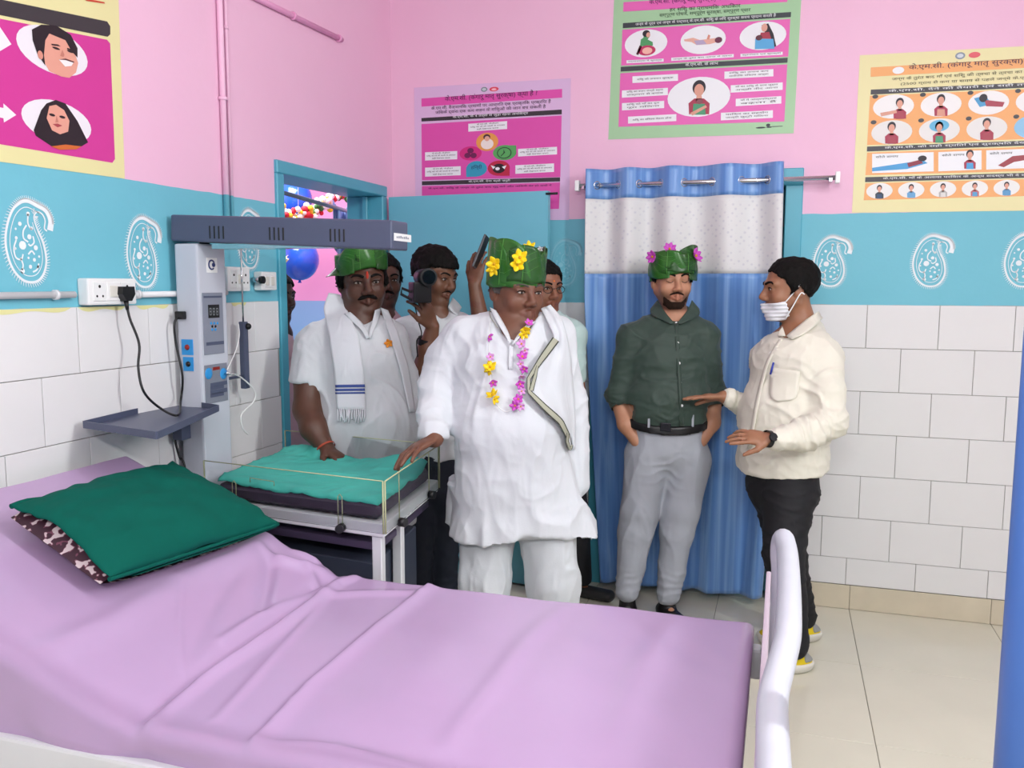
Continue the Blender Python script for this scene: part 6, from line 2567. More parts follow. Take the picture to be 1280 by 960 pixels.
MB().box(q + V(-0.024, -0.004, -0.019), q + V(0.024, 0.006, 0.019), 0.003).build('buckle', mat('gunmetal', '#3a3a3f', 0.3, metal=0.9, var=0), belt)
for px_, py_ in ((811, 527), (866, 526)):
    q = Tr.hit(px_, py_, d, 0.022)
    MB().box(q + V(-0.005, -0.003, -0.028), q + V(0.005, 0.004, 0.028), 0.001, seg=1).build('belt_loop', M_trgrey, root)
for a_, q in ((aR, -18), (aL, 16)):
    Sf = SDF()
    foot_shoe(Sf, a_, facing(q), 0.27, 0.047)
    sdf_object('shoe', Sf, M_leather, root, 0.006, clips=[lambda X, Y, Z: 0.002 - Z + 0 * X])

# ============================================================ man in the cream shirt with a face mask
d = 3.75
f = facing(-58)
l = np.cross(UP, f)
root = person_root('person in cream shirt and black trousers wearing a white face mask, hands raised', P(985, 800, d))
Hd = Head(P(961, 361, 3.77), -90, 3, 0, 1.13)
neck = P(1004, 414, 3.78)
sR, sL = P(962, 446, 3.90), P(1028, 450, 3.66)
eR, eL = P(948, 520, 3.97), P(1036, 528, 3.55)
wR, wL = P(905, 496, 3.86), P(963, 549, 3.40)
S = skin_body(Hd, neck, 0.060)
torso(S, [(P(994, 436, d), 0.15, 0.10), (P(980, 530, d), 0.16, 0.13), (P(976, 590, d), 0.15, 0.11)], l)
limb(S, [(neck, 0.06), (sR, 0.05), (eR, 0.042), (wR, 0.029)])
limb(S, [(neck, 0.06), (sL, 0.05), (eL, 0.042), (wL, 0.030)])
hand(S, wR, P(862, 496, 3.86) - wR, -UP + CB * 0.1, -1, 0.97, 0.10, 0.10, 0.35)
hand(S, wL, P(912, 543, 3.41) - wL, -UP * 0.8 - CB * 0.6, 1, 0.95, 0.22, 0.20, 0.75, [0.05, 0.25, 0.35, 0.4])
aL, aR = flo(989, 838), flo(1001, 800)
limb(S, [(P(986, 605, 3.68), 0.08), (P(978, 690, 3.58), 0.055), (V(aL[0], aL[1], 0.09), 0.04)])
limb(S, [(P(972, 605, 3.80), 0.08), (P(986, 700, 3.80), 0.055), (V(aR[0], aR[1], 0.09), 0.04)])
for a_ in (aL, aR):
    S.cap(V(a_[0], a_[1], 0.06), V(a_[0], a_[1], 0.04) + facing(-75) * 0.12, 0.03, 0.022, 0.02)
body_mesh(root, S, Hd, '#9a6a4f', stub=0.25)
Hd.face(root, eyes=(-1, 1), browth=0.005)
Hd.hair(root, th=0.007, front=0.07, side=0.004, back=-0.05)


def _mask(lx, ly, lz):
    top_ = lz + 0.050 - 0.10 * np.clip(0.09 - ly, 0, 0.1)
    return np.maximum(np.maximum(top_, 0.038 - 0.35 * np.clip(-0.05 - lz, 0, 0.1) - ly), -0.122 - lz)


msk = Hd.shell('face_mask', mat('white_mask_fabric', '#e6e8ee', 0.8, var=0.02, bump=0.1, bscale=90), root, 0.009, _mask, 0.004,
               lambda v: 0.0022 * np.sin(Hd.loc(v)[:, 2] * 420))
for z0, z1 in ((-0.048, 0.012), (-0.110, -0.022)):
    pts = smooth_path([Hd.T(0.070, 0.040, z0), Hd.T(0.0775, 0.015, (z0 + z1) / 2), Hd.T(0.0865, -0.012, z1 + 0.004), Hd.T(0.083, -0.028, z1)], 5)
    MB().tube(pts, 0.003, 6).build('ear_loop', M_white, msk)
Sh = SDF()
torso(Sh, [(P(996, 442, d), 0.165, 0.110), (P(992, 455, d), 0.185, 0.140), (P(981, 525, d), 0.195, 0.172), (P(977, 575, d), 0.19, 0.160), (P(976, 605, d), 0.18, 0.145)], l)
Sh.cap(sR, sL, 0.064, 0.066, 0.05)
Sh.cap(P(1008, 412, 3.80), sR, 0.060, 0.06, 0.04)
Sh.cap(P(1010, 412, 3.77), sL, 0.060, 0.062, 0.04)
limb(Sh, [(sR, 0.072), (eR, 0.06), (P(912, 497, 3.87), 0.046)], 0.03)
limb(Sh, [(sL, 0.077), (P(1034, 490, 3.58), 0.070), (eL, 0.068), (P(1005, 543, 3.47), 0.062), (P(972, 550, 3.41), 0.046)], 0.03)
Sh.cap(P(1001, 388, 3.78), P(990, 406, 3.72), 0.066, 0.052, 0.01, 's')
Sh.cap(P(988, 408, 3.70), P(974, 424, 3.64), 0.048, 0.006, 0.01, 's')
gd = add_disp(folds(0.006, (9, 9, 12), 4.0, None, True), folds(0.002, (20, 20, 14), 9.0), crease_at(P(1010, 540, 3.42), CRH * 0.9 + UP * 0.35, 0.13, 75, 0.008), crease_at(P(1038, 520, 3.5), UP, 0.09, 75, 0.006),
              crease_at(P(1000, 470, 3.6), UP * 0.8 + CRH * 0.6, 0.10, 60, 0.004), crease_at(P(955, 565, 3.6), UP, 0.12, 55, 0.005), crease_at(P(1015, 575, 3.65), UP + CRH * 0.4, 0.10, 60, 0.005), crease_at(P(922, 500, 3.87), CRH, 0.06, 110, 0.004))
hem = plane_clip(P(976, 586, d), -nrm(UP + f * 0.10))
hem2 = lambda X, Y, Z: np.where(((X - CAM[0]) * CB[0] + (Y - CAM[1]) * CB[1]) > -3.5, -1.0, hem(X, Y, Z))
sdf_object('shirt', Sh, M_cream, root, 0.0066, clips=[hem], disp=gd)
flap('collar', M_cream, root, [(1023, 389), (1012, 396), (998, 407), (983, 420)], [(1028, 398), (1018, 408), (1006, 418), (990, 424)], Sh, d, 0.008)
flap('collar', M_cream, root, [(978, 408), (974, 414)], [(982, 420), (972, 420)], Sh, d, 0.008)
pk = flap('pocket', M_cream, root, [(963, 459), (962, 480), (961, 498), (972, 502)], [(1000, 464), (999, 480), (998, 496), (990, 500)], Sh, d, 0.006, 10, 8, 0.003)
a_, c_ = Sh.hit(967, 453, d, 0.012), Sh.hit(963, 468, d, 0.012)
MB().tube([a_, c_], 0.0042, 8).build('pen', mat('blue_pen', '#2b3fa8', 0.3, var=0), pk)
MB().sheet(strip([(974, 424), (957, 450), (944, 500), (934, 560)], [(978, 424), (962, 450), (949, 500), (939, 560)], 16, 3, Sh, d, 0.011), 0.002).build('placket', M_cream, root)
for px_, py_ in ((964, 441), (954, 474), (947, 508), (940, 545)):
    button(root, Sh, px_, py_, d, M_white, 0.0055)
Tr = SDF()
torso(Tr, [(P(977, 575, d), 0.165, 0.140), (P(978, 610, d), 0.165, 0.138)], l)
limb(Tr, [(P(986, 612, 3.68), 0.115), (P(980, 690, 3.60), 0.082), (V(aL[0], aL[1], 0.11), 0.066)], 0.03)
limb(Tr, [(P(972, 612, 3.80), 0.110), (P(985, 700, 3.80), 0.078), (V(aR[0], aR[1], 0.11), 0.064)], 0.03)
sdf_object('trousers', Tr, M_trblack, root, 0.008, clips=[lambda X, Y, Z: 0.07 - Z + 0 * X, plane_clip(P(976, 580, d), UP)], disp=add_disp(folds(0.004, (9, 9, 24), 1.0, None, True)))
for a_ in (aL, aR):
    fs_ = facing(-78)
    Sf = SDF()
    foot_shoe(Sf, a_, fs_, 0.28, 0.048)
    so = sdf_object('shoe', Sf, M_yellow, root, 0.006, clips=[lambda X, Y, Z: 0.034 - Z + 0 * X, lambda X, Y, Z: Z - 0.095 + 0 * X])
    sdf_object('sole', Sf, M_sole, so, 0.006, offset=0.007, clips=[lambda X, Y, Z: 0.001 - Z + 0 * X, lambda X, Y, Z: Z - 0.042 + 0 * X])
    sdf_object('heel_tab', Sf, mat('grey_heel', '#8f9190', 0.6, var=0.04), so, 0.006, offset=0.003,
               clips=[lambda X, Y, Z: 0.045 - Z + 0 * X, lambda X, Y, Z: Z - 0.10 + 0 * X, plane_clip(a_ - fs_ * 0.035, fs_)])
# watch
wd_ = nrm(wL - P(972, 550, 3.41))
wc = wL + wd_ * 0.012
wt = MB().tube([wc - wd_ * 0.010, wc + wd_ * 0.010], 0.0345, 20, cap=False).build('watch', M_leather, root)
n_ = nrm(CB + UP * 0.4)
n_ = nrm(n_ - wd_ * np.dot(n_, wd_))
MB().tube([wc + n_ * 0.032, wc + n_ * 0.042], 0.017, 16).build('watch_case', M_black, wt)

# ============================================================ leader: white kurta, tall leaf hat, garland
d = 3.15
f = facing(8)
l = np.cross(UP, f)
root = person_root('person in white kurta with tall leaf hat, flower garland and bordered stole', P(645, 755, d))
Hd = Head(P(661.5, 365.5, d - 0.07), 31, 6, -2, 1.10, 1.06)
neck = P(641, 416, d + 0.01)
sR, sL = P(580, 425, d), P(692, 422, d)
eR, eL = P(545, 485, d - 0.02), P(712, 505, d + 0.06)
wR, wL = P(543, 548, d - 0.17), P(721, 598, d + 0.07)
S = skin_body(Hd, neck, 0.066)
torso(S, [(P(638, 432, d), 0.165, 0.108), (P(636, 530, d), 0.175, 0.15), (P(638, 600, d), 0.16, 0.13)], l)
limb(S, [(neck, 0.07), (sR, 0.052), (eR, 0.045), (wR, 0.033)])
limb(S, [(neck, 0.07), (sL, 0.052), (eL, 0.045), (wL, 0.033)])
hand(S, wR, P(522, 559, 2.93) - wR, -UP * 1.0 + CB * 0.25, -1, 1.02, 0.34, 0.26, 0.9, [0.5, 0.30, 0.22, 0.24])
hand(S, wL, -UP - f * 0.25, -l, -1, 0.9, 0.5)
kR, kL = P(606, 722, d), P(692, 728, d)
fR, fL = V(kR[0], kR[1] - 0.02, 0.0), V(kL[0], kL[1] + 0.02, 0.0)
limb(S, [(P(612, 610, d), 0.085), (kR, 0.058), (fR + UP * 0.09, 0.042)])
limb(S, [(P(677, 610, d), 0.085), (kL, 0.058), (fL + UP * 0.09, 0.042)])
for a_, q in ((fR, 0), (fL, 20)):
    S.cap(a_ + UP * 0.05, a_ + UP * 0.035 + facing(q) * 0.11, 0.028, 0.016, 0.01)
body_mesh(root, S, Hd, '#6f4634', stub=0.08, h=0.006)
Hd.face(root, brow=M_hair3, browth=0.0034)
Hd.hair(root, M_hair3, th=0.004, front=0.06, side=0.006)
hat, hpos = leaf_hat(root, Hd, 0.030, 0.150, 0.086, 0.102, [(180, 95, 0.018, 0.15, 0.0), (100, 70, 0.020, 0.15, -0.2), (-115, 62, 0.012, 0.172, 0.1), (45, 68, 0.026, 0.152, 0.35), (-50, 62, 0.016, 0.168, -0.25), (0, 52, 0.030, 0.150, -0.4)], seed=5, tilt=(0.006, 0.0))
for px_, py_, rr, mm, nd in ((618, 330, 0.027, M_pY, CB - CRH * 0.3), (616, 337, 0.022, M_pY, CB - CRH * 0.3 - UP * 0.6), (650, 322, 0.028, M_pY, CB + UP * 0.3), (647, 331, 0.026, M_pY, CB + UP * 0.1), (662, 309, 0.022, M_pY, UP + CB), (675, 312, 0.012, M_cotton, CB)):
    flower('flower', P(px_, py_, d - 0.135 + (0.12 if py_ < 315 else 0)), nd, rr, mm, M_core, hat, 5, 0.6)
q = P(671, 353, d - 0.2)
yy = Hd.surf(0, 0.034)
MB().ball(Hd.T(0, yy, 0.030), V(0.004, 0.002, 0.010) * Hd.s, Hd.R).build('forehead_mark', M_tilak, root)
# kurta
Ku = SDF()
torso(Ku, [(P(638, 425, d + 0.01), 0.180, 0.118), (P(637, 455, d), 0.200, 0.150), (P(636, 535, d - 0.02), 0.208, 0.185), (P(640, 595, d), 0.215, 0.165), (P(652, 668, d), 0.252, 0.150), (P(655, 700, d), 0.262, 0.150)], l)
Ku.cap(sR, sL, 0.066, 0.068, 0.05)
Ku.cap(neck + UP * 0.016 - f * 0.03, sR + UP * 0.008, 0.066, 0.062, 0.04)
Ku.cap(neck + UP * 0.006 - f * 0.03, sL + UP * 0.008, 0.064, 0.062, 0.04)
limb(Ku, [(sR, 0.078), (P(560, 450, d), 0.074), (eR, 0.066), (P(541, 520, d - 0.09), 0.056), (P(542, 541, d - 0.15), 0.050)], 0.03)
limb(Ku, [(sL, 0.074), (eL, 0.062), (P(720, 604, d + 0.07), 0.048)], 0.02)
Ku.cap(P(575, 590, d + 0.06), P(556, 684, d + 0.08), 0.03, 0.016, 0.03)
Ku.ecap(P(694, 590, d - 0.05), P(726, 700, d - 0.05), 0.03, 0.02, 0.080, 0.022, CRH, 0.05)
# neck opening and V placket
Ku.cap(P(646, 388, d - 0.04), P(645, 405, d - 0.11), 0.080, 0.058, 0.01, 's')
Ku.cap(P(644, 405, d - 0.12), P(639, 432, d - 0.19), 0.054, 0.004, 0.006, 's')
# leg gap arch at the front hem, side slits
Ku.cap(P(660, 690, d - 0.25), P(662, 690, d + 0.25), 0.048, 0.048, 0.02, 's')
Ku.cap(P(567, 700, d - 0.3), P(573, 640, d - 0.12), 0.016, 0.004, 0.006, 's')
fb = np.stack([CRH, CB, UP], 1)
gd = add_disp(folds(0.006, (9, 9, 3), 1.0, fb, True), folds(0.0025, (8, 8, 9), 6.0, fb, True), folds(0.002, (30, 30, 8), 3.0, fb),
              crease_at(eR, UP + CRH * 0.3, 0.09, 60, 0.006), crease_at(P(542, 530, d - 0.12), UP, 0.07, 80, 0.005), crease_at(P(590, 450, d - 0.12), UP * 0.6 + CRH, 0.10, 55, 0.004), crease_at(P(640, 600, d - 0.15), UP + CRH * 0.25, 0.10, 45, 0.002),
              crease_at(eL, UP - CRH * 0.3, 0.09, 60, 0.005),
              lambda v: 0.013 * ((1 - np.abs(vnoise((v @ fb) * V(13, 13, 1.5) + 0.35 * vnoise(v * 6)[:, None] + 11))) ** 3 - 0.4) * np.clip((P(0, 585, d)[2] - v[:, 2]) / 0.2, 0, 1))
zh = P(0, 676, d - 0.14)[2]
hemc = lambda X, Y, Z: (zh + 0.016 * np.sin(((X - P(650, 600, d)[0]) * CRH[0] + (Y - P(650, 600, d)[1]) * CRH[1]) * 14 + 0.5)) - Z
cuffc = lambda X, Y, Z: np.where(((X - P(652, 600, d)[0]) * CRH[0] + (Y - P(652, 600, d)[1]) * CRH[1]) < -0.235, P(0, 546, d - 0.16)[2] - Z - np.where(Z < P(0, 600, d)[2], 1.0, 0.0), -1.0)
sdf_object('kurta', Ku, M_cotton, root, 0.0066, clips=[hemc, cuffc], disp=gd)
flap('collar', M_cotton, root, [(612, 384), (618, 398), (631, 418), (637, 430)], [(620, 388), (627, 400), (636, 416), (639, 427)], Ku, d, 0.012, 10, 5)
flap('collar', M_cotton, root, [(669, 402), (661, 409), (651, 420), (641, 432)], [(662, 402), (655, 409), (646, 420), (640, 430)], Ku, d, 0.012, 10, 5)
MB().sheet(strip([(636, 430), (635, 462)], [(642, 430), (641, 462)], 8, 4, Ku, d, 0.004), 0.002).build('placket', M_cotton, root)
MB().tube([Hd.T(-0.06, 0.0, -0.085)] + [P(x, y, d - dd) for x, y, dd in ((611, 388, 0.05), (614, 398, 0.10), (622, 410, 0.14))], 0.0018, 6).build('neck_cord', M_silverst, root)
# pyjama
Tr = SDF()
torso(Tr, [(P(640, 590, d), 0.185, 0.14), (P(645, 620, d), 0.19, 0.14)], l)
limb(Tr, [(P(612, 625, d), 0.115), (kR, 0.092), (fR + UP * 0.12, 0.085)], 0.03)
limb(Tr, [(P(680, 625, d), 0.115), (kL, 0.090), (fL + UP * 0.12, 0.085)], 0.03)
sdf_object('pyjama', Tr, M_cotton2, root, 0.008, clips=[lambda X, Y, Z: 0.09 - Z + 0 * X], disp=add_disp(folds(0.007, (10, 10, 4.5), 1.0, None, True), folds(0.003, (20, 20, 5), 3.0), crease_at(kR, UP + CRH * 0.6, 0.08, 50, 0.004), crease_at(kL, UP - CRH * 0.6, 0.08, 50, 0.004)))
for a_, q in ((fR, 0), (fL, 20)):
    Sf = SDF()
    foot_shoe(Sf, a_, facing(q), 0.27, 0.048)
    sdf_object('sandal', Sf, M_leather, root, 0.007, clips=[lambda X, Y, Z: 0.002 - Z + 0 * X, lambda X, Y, Z: Z - 0.07 + 0 * X])
# stole over the left shoulder
gl = [(676, 386), (684, 402), (694, 423), (676, 450), (660, 473), (661, 490), (681, 510), (702, 529), (712, 556)]
gr = [(688, 381), (702, 397), (709, 421), (714, 450), (716, 475), (718, 495), (719, 515), (719, 535), (719, 562)]
gst = strip(gl, gr, 40, 14, Ku, d, 0.022, 0.4)
gst = gst + CB * (0.011 * np.sin(np.linspace(0, 11, 14))[None, :, None] * np.linspace(0.4, 1, 40)[:, None, None])
sto = MB().sheet(gst, 0.004).build('stole', M_cotton, root)
bpts = [(695, 424), (676, 450), (661, 473), (661, 489), (681, 509), (701, 527), (710, 545), (713, 561)]


def ribbon_on(S_, pts, ws, off, d0, m, nm, par):
    pts = np.array(pts, float)
    L_ = np.concatenate([[0], np.cumsum(np.linalg.norm(np.diff(pts, axis=0), axis=1))])
    n = 40
    t = np.linspace(0, L_[-1], n)
    c = np.stack([np.interp(t, L_, pts[:, 0]), np.interp(t, L_, pts[:, 1])], 1)
    wv = np.interp(t / L_[-1], np.linspace(0, 1, len(ws)), ws)
    tg = np.gradient(c, axis=0)
    tg /= np.linalg.norm(tg, axis=1, keepdims=True)
    nn = np.stack([-tg[:, 1], tg[:, 0]], 1)
    g_ = np.zeros((n, 7, 3))
    for i in range(n):
        for j in range(7):
            q_ = c[i] + nn[i] * wv[i] * (j - 3) / 6
            g_[i, j] = S_.hit(q_[0], q_[1], d0, off, 0.4)
    b_ = MB()
    b_.sheet(g_[:, 0:2], 0.0, 0)
    b_.sheet(g_[:, 1:3] - 0.0, 0.0, 1)
    b_.sheet(g_[:, 2:5], 0.0, 1)
    b_.sheet(g_[:, 4:6], 0.0, 1)
    b_.sheet(g_[:, 5:7], 0.0, 0)
    bmesh.ops.remove_doubles(b_.bm, verts=list(b_.bm.verts), dist=0.0002)
    return b_.build(nm, m, par)


MST = [mat('olive_stole_line', '#34382f', 0.8, var=0.03), mat('stole_band_grey', '#a3a392', 0.8, var=0.03)]
ribbon_on(Ku, bpts, [10, 9, 6, 5, 7, 8.5, 7, 5], 0.038, d, MST, 'border', sto)
ribbon_on(Ku, [(672, 457), (669, 470), (664, 488)], [3, 5, 6], 0.0395, d, MST, 'border', sto)
ribbon_on(Ku, [(710, 541), (709, 552), (713, 562), (715, 556)], [3, 4, 4, 3], 0.040, d, MST, 'border', sto)
# garland: two strands of blossoms
gar = empty('garland', tuple(P(635, 460, d - 0.2)))
gar.parent = root
gar.location = tuple(P(635, 460, d - 0.2) - wloc(root))
gar['label'] = 'thin garland of yellow and pink blossoms'
KS = SDF()
KS.ops = Ku.ops + [o_ for o_ in S.ops if o_[4] == 'u']
s1 = [(613, 398), (611, 422), (612, 446), (613, 470), (616, 500)]
s2 = [(664, 400), (655, 420), (653, 445), (654, 470), (650, 495), (645, 510)]
for s_ in (s1, s2, [(616, 500), (630, 514), (645, 510)]):
    MB().tube(smooth_path([KS.hit(x, y, d, 0.012) for x, y in s_], 5), 0.0012, 5).build('thread', M_white, gar)
for x, y, rr, mm in ((611, 421, 0.017, M_pP), (613, 446, 0.015, M_pL), (613, 459, 0.024, M_pY), (611, 463, 0.018, M_pY), (616, 478, 0.016, M_pP), (616, 494, 0.024, M_pY), (618, 499, 0.018, M_pY),
                     (657, 412, 0.020, M_pY), (655, 418, 0.018, M_pY), (661, 404, 0.016, M_pP), (652, 430, 0.018, M_pL), (656, 438, 0.014, M_pL), (653, 446, 0.020, M_pP), (651, 455, 0.014, M_pL),
                     (655, 461, 0.016, M_pP), (652, 470, 0.014, M_pL), (650, 480, 0.017, M_pP), (652, 489, 0.014, M_pL), (648, 499, 0.018, M_pP), (644, 507, 0.018, M_pP), (651, 508, 0.015, M_pL)):
    c = KS.hit(x, y, d, 0.024)
    flower('blossom', c, CB + V(RNG.normal(0, 0.4), RNG.normal(0, 0.4), RNG.normal(0, 0.4)), rr, mm, M_core, gar, 5, 0.5)

# ============================================================ man in white kurta with leaf cap behind the trolley
d = 3.60
f = facing(22)
l = np.cross(UP, f)
root = person_root('person in white kurta with leaf cap and blue striped shawl behind the trolley', P(448, 700, d))
Hd = Head(P(458.5, 352.5, d - 0.08), 20, 4, 3, 1.14, 1.06)
neck = P(446, 404, d)
sR, sL = P(392, 432, d - 0.05), P(487, 425, d + 0.05)
eR, eL = P(384, 512, d - 0.14), P(512, 500, d + 0.08)
wR, wL = P(407, 560, d - 0.23), P(500, 580, d - 0.05)
S = skin_body(Hd, neck, 0.070)
torso(S, [(P(444, 435, d), 0.165, 0.11), (P(450, 530, d), 0.19, 0.16), (P(450, 600, d), 0.17, 0.13)], l)
limb(S, [(neck, 0.07), (sR, 0.056), (P(385, 470, d - 0.10), 0.058), (eR, 0.054), (P(392, 535, d - 0.19), 0.052), (wR, 0.034)])
limb(S, [(neck, 0.07), (sL, 0.052), (eL, 0.046), (wL, 0.033)])
hand(S, wR, P(432, 578, d - 0.30) - wR, -UP * 0.9 + CB * 0.2, -1, 1.0, 0.35)
hand(S, wL, -UP - CRH * 0.2, -CRH, -1, 1.0, 0.35)
fR, fL = P(425, 700, d), P(475, 700, d)
for q0, q1 in ((P(422, 610, d), fR), (P(478, 610, d), fL)):
    limb(S, [(q0, 0.085), (V(q1[0], q1[1], 0.5), 0.06), (V(q1[0], q1[1], 0.09), 0.042)])
    S.cap(V(q1[0], q1[1], 0.05), V(q1[0], q1[1], 0.035) + f * 0.11, 0.028, 0.016, 0.01)
body_mesh(root, S, Hd, '#563527', stub=0.16, h=0.0065)
Hd.face(root, moust=M_hair, mthick=0.0095, browth=0.0052)
Hd.hair(root, th=0.008, front=0.062, side=0.0)
hat, _ = leaf_hat(root, Hd, 0.044, 0.125, 0.086, 0.102, [(180, 95, 0.03, 0.10, 0.0), (95, 72, 0.04, 0.12, 0.0), (-95, 68, 0.034, 0.105, 0.2), (42, 66, 0.052, 0.148, -0.3), (-42, 64, 0.048, 0.140, 0.5)], seed=9, tilt=(0.004, 0.006), top=False)
gq = np.array([[Hd.T(-0.085 - 0.045 * u, 0.03 - 0.05 * v, 0.045 - 0.02 * u + 0.03 * v * (1 - u)) for v in np.linspace(-0.5, 0.5, 6)] for u in np.linspace(0, 1, 8)])
gq = np.array([[gq[i, j] + (gq[i, 2] - gq[i, j]) * (i / 7) ** 1.5 * 0.9 for j in range(6)] for i in range(8)])
MB().sheet(gq, 0.002).build('leaf', M_leaf2, hat)
yy = Hd.surf(0, 0.026)
MB().ball(Hd.T(0, yy, 0.027), V(0.005, 0.0025, 0.017) * Hd.s, Hd.R).build('forehead_mark', M_tilak, root)
Ku = SDF()
torso(Ku, [(P(444, 430, d), 0.185, 0.125), (P(449, 460, d), 0.195, 0.150), (P(458, 530, d - 0.01), 0.205, 0.195), (P(458, 590, d), 0.200, 0.175), (P(456, 690, d), 0.215, 0.165)], l)
Ku.cap(sR, sL, 0.068, 0.068, 0.05)
Ku.cap(neck - f * 0.02, sR, 0.068, 0.064, 0.04)
Ku.cap(neck - f * 0.02, sL, 0.068, 0.064, 0.04)
limb(Ku, [(sR, 0.080), (P(384, 475, d - 0.10), 0.074)], 0.02)
limb(Ku, [(sL, 0.075), (eL, 0.062), (P(507, 540, d), 0.056)], 0.03)
Ku.cap(P(454, 388, d - 0.08), P(455, 400, d - 0.12), 0.060, 0.036, 0.01, 's')
Ku.cap(P(456, 398, d - 0.13), P(462, 425, d - 0.20), 0.036, 0.004, 0.006, 's')
slc = lambda X, Y, Z: np.where(((X - P(448, 500, d)[0]) * CRH[0] + (Y - P(448, 500, d)[1]) * CRH[1]) < -px2m(48, d), np.minimum(P(0, 471, d)[2] - Z, Z - P(0, 540, d)[2] + 2), -1.0)
armc = lambda X, Y, Z: np.where((((X - P(382, 500, d)[0]) * CRH[0] + (Y - P(382, 500, d)[1]) * CRH[1]) < px2m(15, d)) & (Z < P(0, 472, d)[2]) & (((X - P(392, 500, d)[0]) * CB[0] + (Y - P(392, 500, d)[1]) * CB[1]) > 0.03), P(0, 471, d)[2] - Z, -1.0)
sdf_object('kurta', Ku, M_cotton2, root, 0.0068, clips=[armc, lambda X, Y, Z: 0.58 - Z + 0 * X],
           disp=add_disp(folds(0.005, (10, 10, 5), 1.0, fb, True), folds(0.003, (24, 24, 8), 3.0)))
flap('collar', M_cotton2, root, [(430, 392), (440, 402), (452, 412), (458, 424)], [(438, 390), (449, 400), (458, 410), (462, 422)], Ku, d, 0.012, 10, 5)
flap('collar', M_cotton2, root, [(476, 385), (474, 398), (468, 412), (463, 424)], [(469, 388), (466, 400), (462, 412), (461, 420)], Ku, d, 0.012, 10, 5)
# shawl: one end down the chest, the other over the left shoulder
gs = strip([(411, 366), (404, 385), (411, 420), (418, 470), (421, 512)], [(425, 368), (436, 392), (448, 420), (455, 470), (457, 512)], 36, 12, Ku, d, 0.016)
shw = MB().sheet(gs, 0.005).build('shawl', M_cotton, root)
for y0, y1 in ((481, 484.5), (486, 489), (490.5, 492.5)):
    MB().sheet(strip([(419, y0), (419.3, y1)], [(456, y0 - 0.5), (456.4, y1 - 0.5)], 4, 10, Ku, d, 0.0205), 0.002).build('shawl_stripe', M_bluest, shw)
for i in range(14):
    x = 422 + i * 2.6
    MB().tube([Ku.hit(x, 511, d, 0.016), Ku.hit(x + RNG.normal(0, 0.6), 520, d, 0.016), Ku.hit(x + RNG.normal(0, 1), 527 + RNG.normal(0, 1.5), d, 0.016)], 0.0035, 5).build('fringe_tassel', M_cotton, shw)
gs = strip([(475, 384), (484, 410), (500, 460), (512, 515)], [(485, 388), (497, 415), (511, 460), (519, 515)], 24, 6, Ku, d, 0.014)
sh2 = MB().sheet(gs, 0.004).build('shawl_end', M_cotton, root)
flower('pinned_flower', Ku.hit(486, 429, d, 0.016), CB, 0.018, mat('orange_petal', '#d9862a', 0.6), M_core, root, 5, 0.6)
Tr = SDF()
limb(Tr, [(P(425, 620, d), 0.10), (V(fR[0], fR[1], 0.5), 0.085), (V(fR[0], fR[1], 0.12), 0.075)])
limb(Tr, [(P(475, 620, d), 0.10), (V(fL[0], fL[1], 0.5), 0.085), (V(fL[0], fL[1], 0.12), 0.075)])
sdf_object('trousers', Tr, M_cotton2, root, 0.011, clips=[lambda X, Y, Z: 0.08 - Z + 0 * X])
for a_ in (fR, fL):
    Sf = SDF()
    foot_shoe(Sf, a_, f)
    sdf_object('shoe', Sf, M_leather, root, 0.009, clips=[lambda X, Y, Z: 0.002 - Z + 0 * X])
# bangle / thread at the wrist
t = nrm(wR - P(392, 535, d - 0.19))
MB().tube([wR - t * 0.004, wR + t * 0.004], 0.040, 16, cap=False).build('wrist_thread', mat('red_thread', '#a3422c', 0.7), root)

# ============================================================ photographer
d = 3.93
f = facing(25)
l = np.cross(UP, f)
root = person_root('person in white shirt holding a black camera and raising a phone', P(537, 700, d))
Hd = Head(P(561, 349, d - 0.06), 50, 13, -2, 1.06)
neck = P(545, 396, d)
sR, sL = P(508, 415, d), P(577, 412, d)
eR, eL = P(530, 462, d - 0.16), P(609, 452, d - 0.10)
wR, wL = P(541, 408, d - 0.22), P(593, 356, d - 0.12)
S = skin_body(Hd, neck, 0.055)
torso(S, [(P(542, 430, d), 0.14, 0.09), (P(540, 520, d), 0.13, 0.09), (P(538, 580, d), 0.14, 0.10)], l)
limb(S, [(neck, 0.055), (sR, 0.045), (eR, 0.042), (P(535, 436, d - 0.19), 0.042), (wR, 0.029)])
limb(S, [(neck, 0.055), (sL, 0.045), (eL, 0.040), (P(601, 402, d - 0.11), 0.040), (wL, 0.028)])
hand(S, wR, P(530, 380, d - 0.27) - wR, -CB * 0.5 - CRH * 0.9 + UP * 0.3, 1, 0.98, 0.55, 0.14, 0.55)
hand(S, wL, P(598, 318, d - 0.12) - wL, CRH * 0.4 - CB * 0.8, 1, 0.95, 0.42, 0.12, 0.6)
fR, fL = P(520, 700, d - 0.05), P(553, 700, d + 0.05)
for q0, q1 in ((P(522, 590, d), fR), (P(552, 590, d), fL)):
    limb(S, [(q0, 0.075), (V(q1[0], q1[1], 0.48), 0.055), (V(q1[0], q1[1], 0.09), 0.04)])
    S.cap(V(q1[0], q1[1], 0.05), V(q1[0], q1[1], 0.035) + f * 0.11, 0.028, 0.016, 0.01)
body_mesh(root, S, Hd, '#6b4531', stub=0.12, h=0.0062)
Hd.face(root, moust=M_hair2, mthick=0.004, down=False)
Hd.hair(root, th=0.016, front=0.054, side=0.016, back=-0.035)
Sh = SDF()
torso(Sh, [(P(542, 425, d), 0.15, 0.10), (P(540, 460, d), 0.165, 0.12), (P(540, 530, d), 0.165, 0.12), (P(540, 600, d), 0.165, 0.12)], l)
Sh.cap(sR, sL, 0.056, 0.056, 0.05)
Sh.cap(neck, sR, 0.056, 0.056, 0.04)
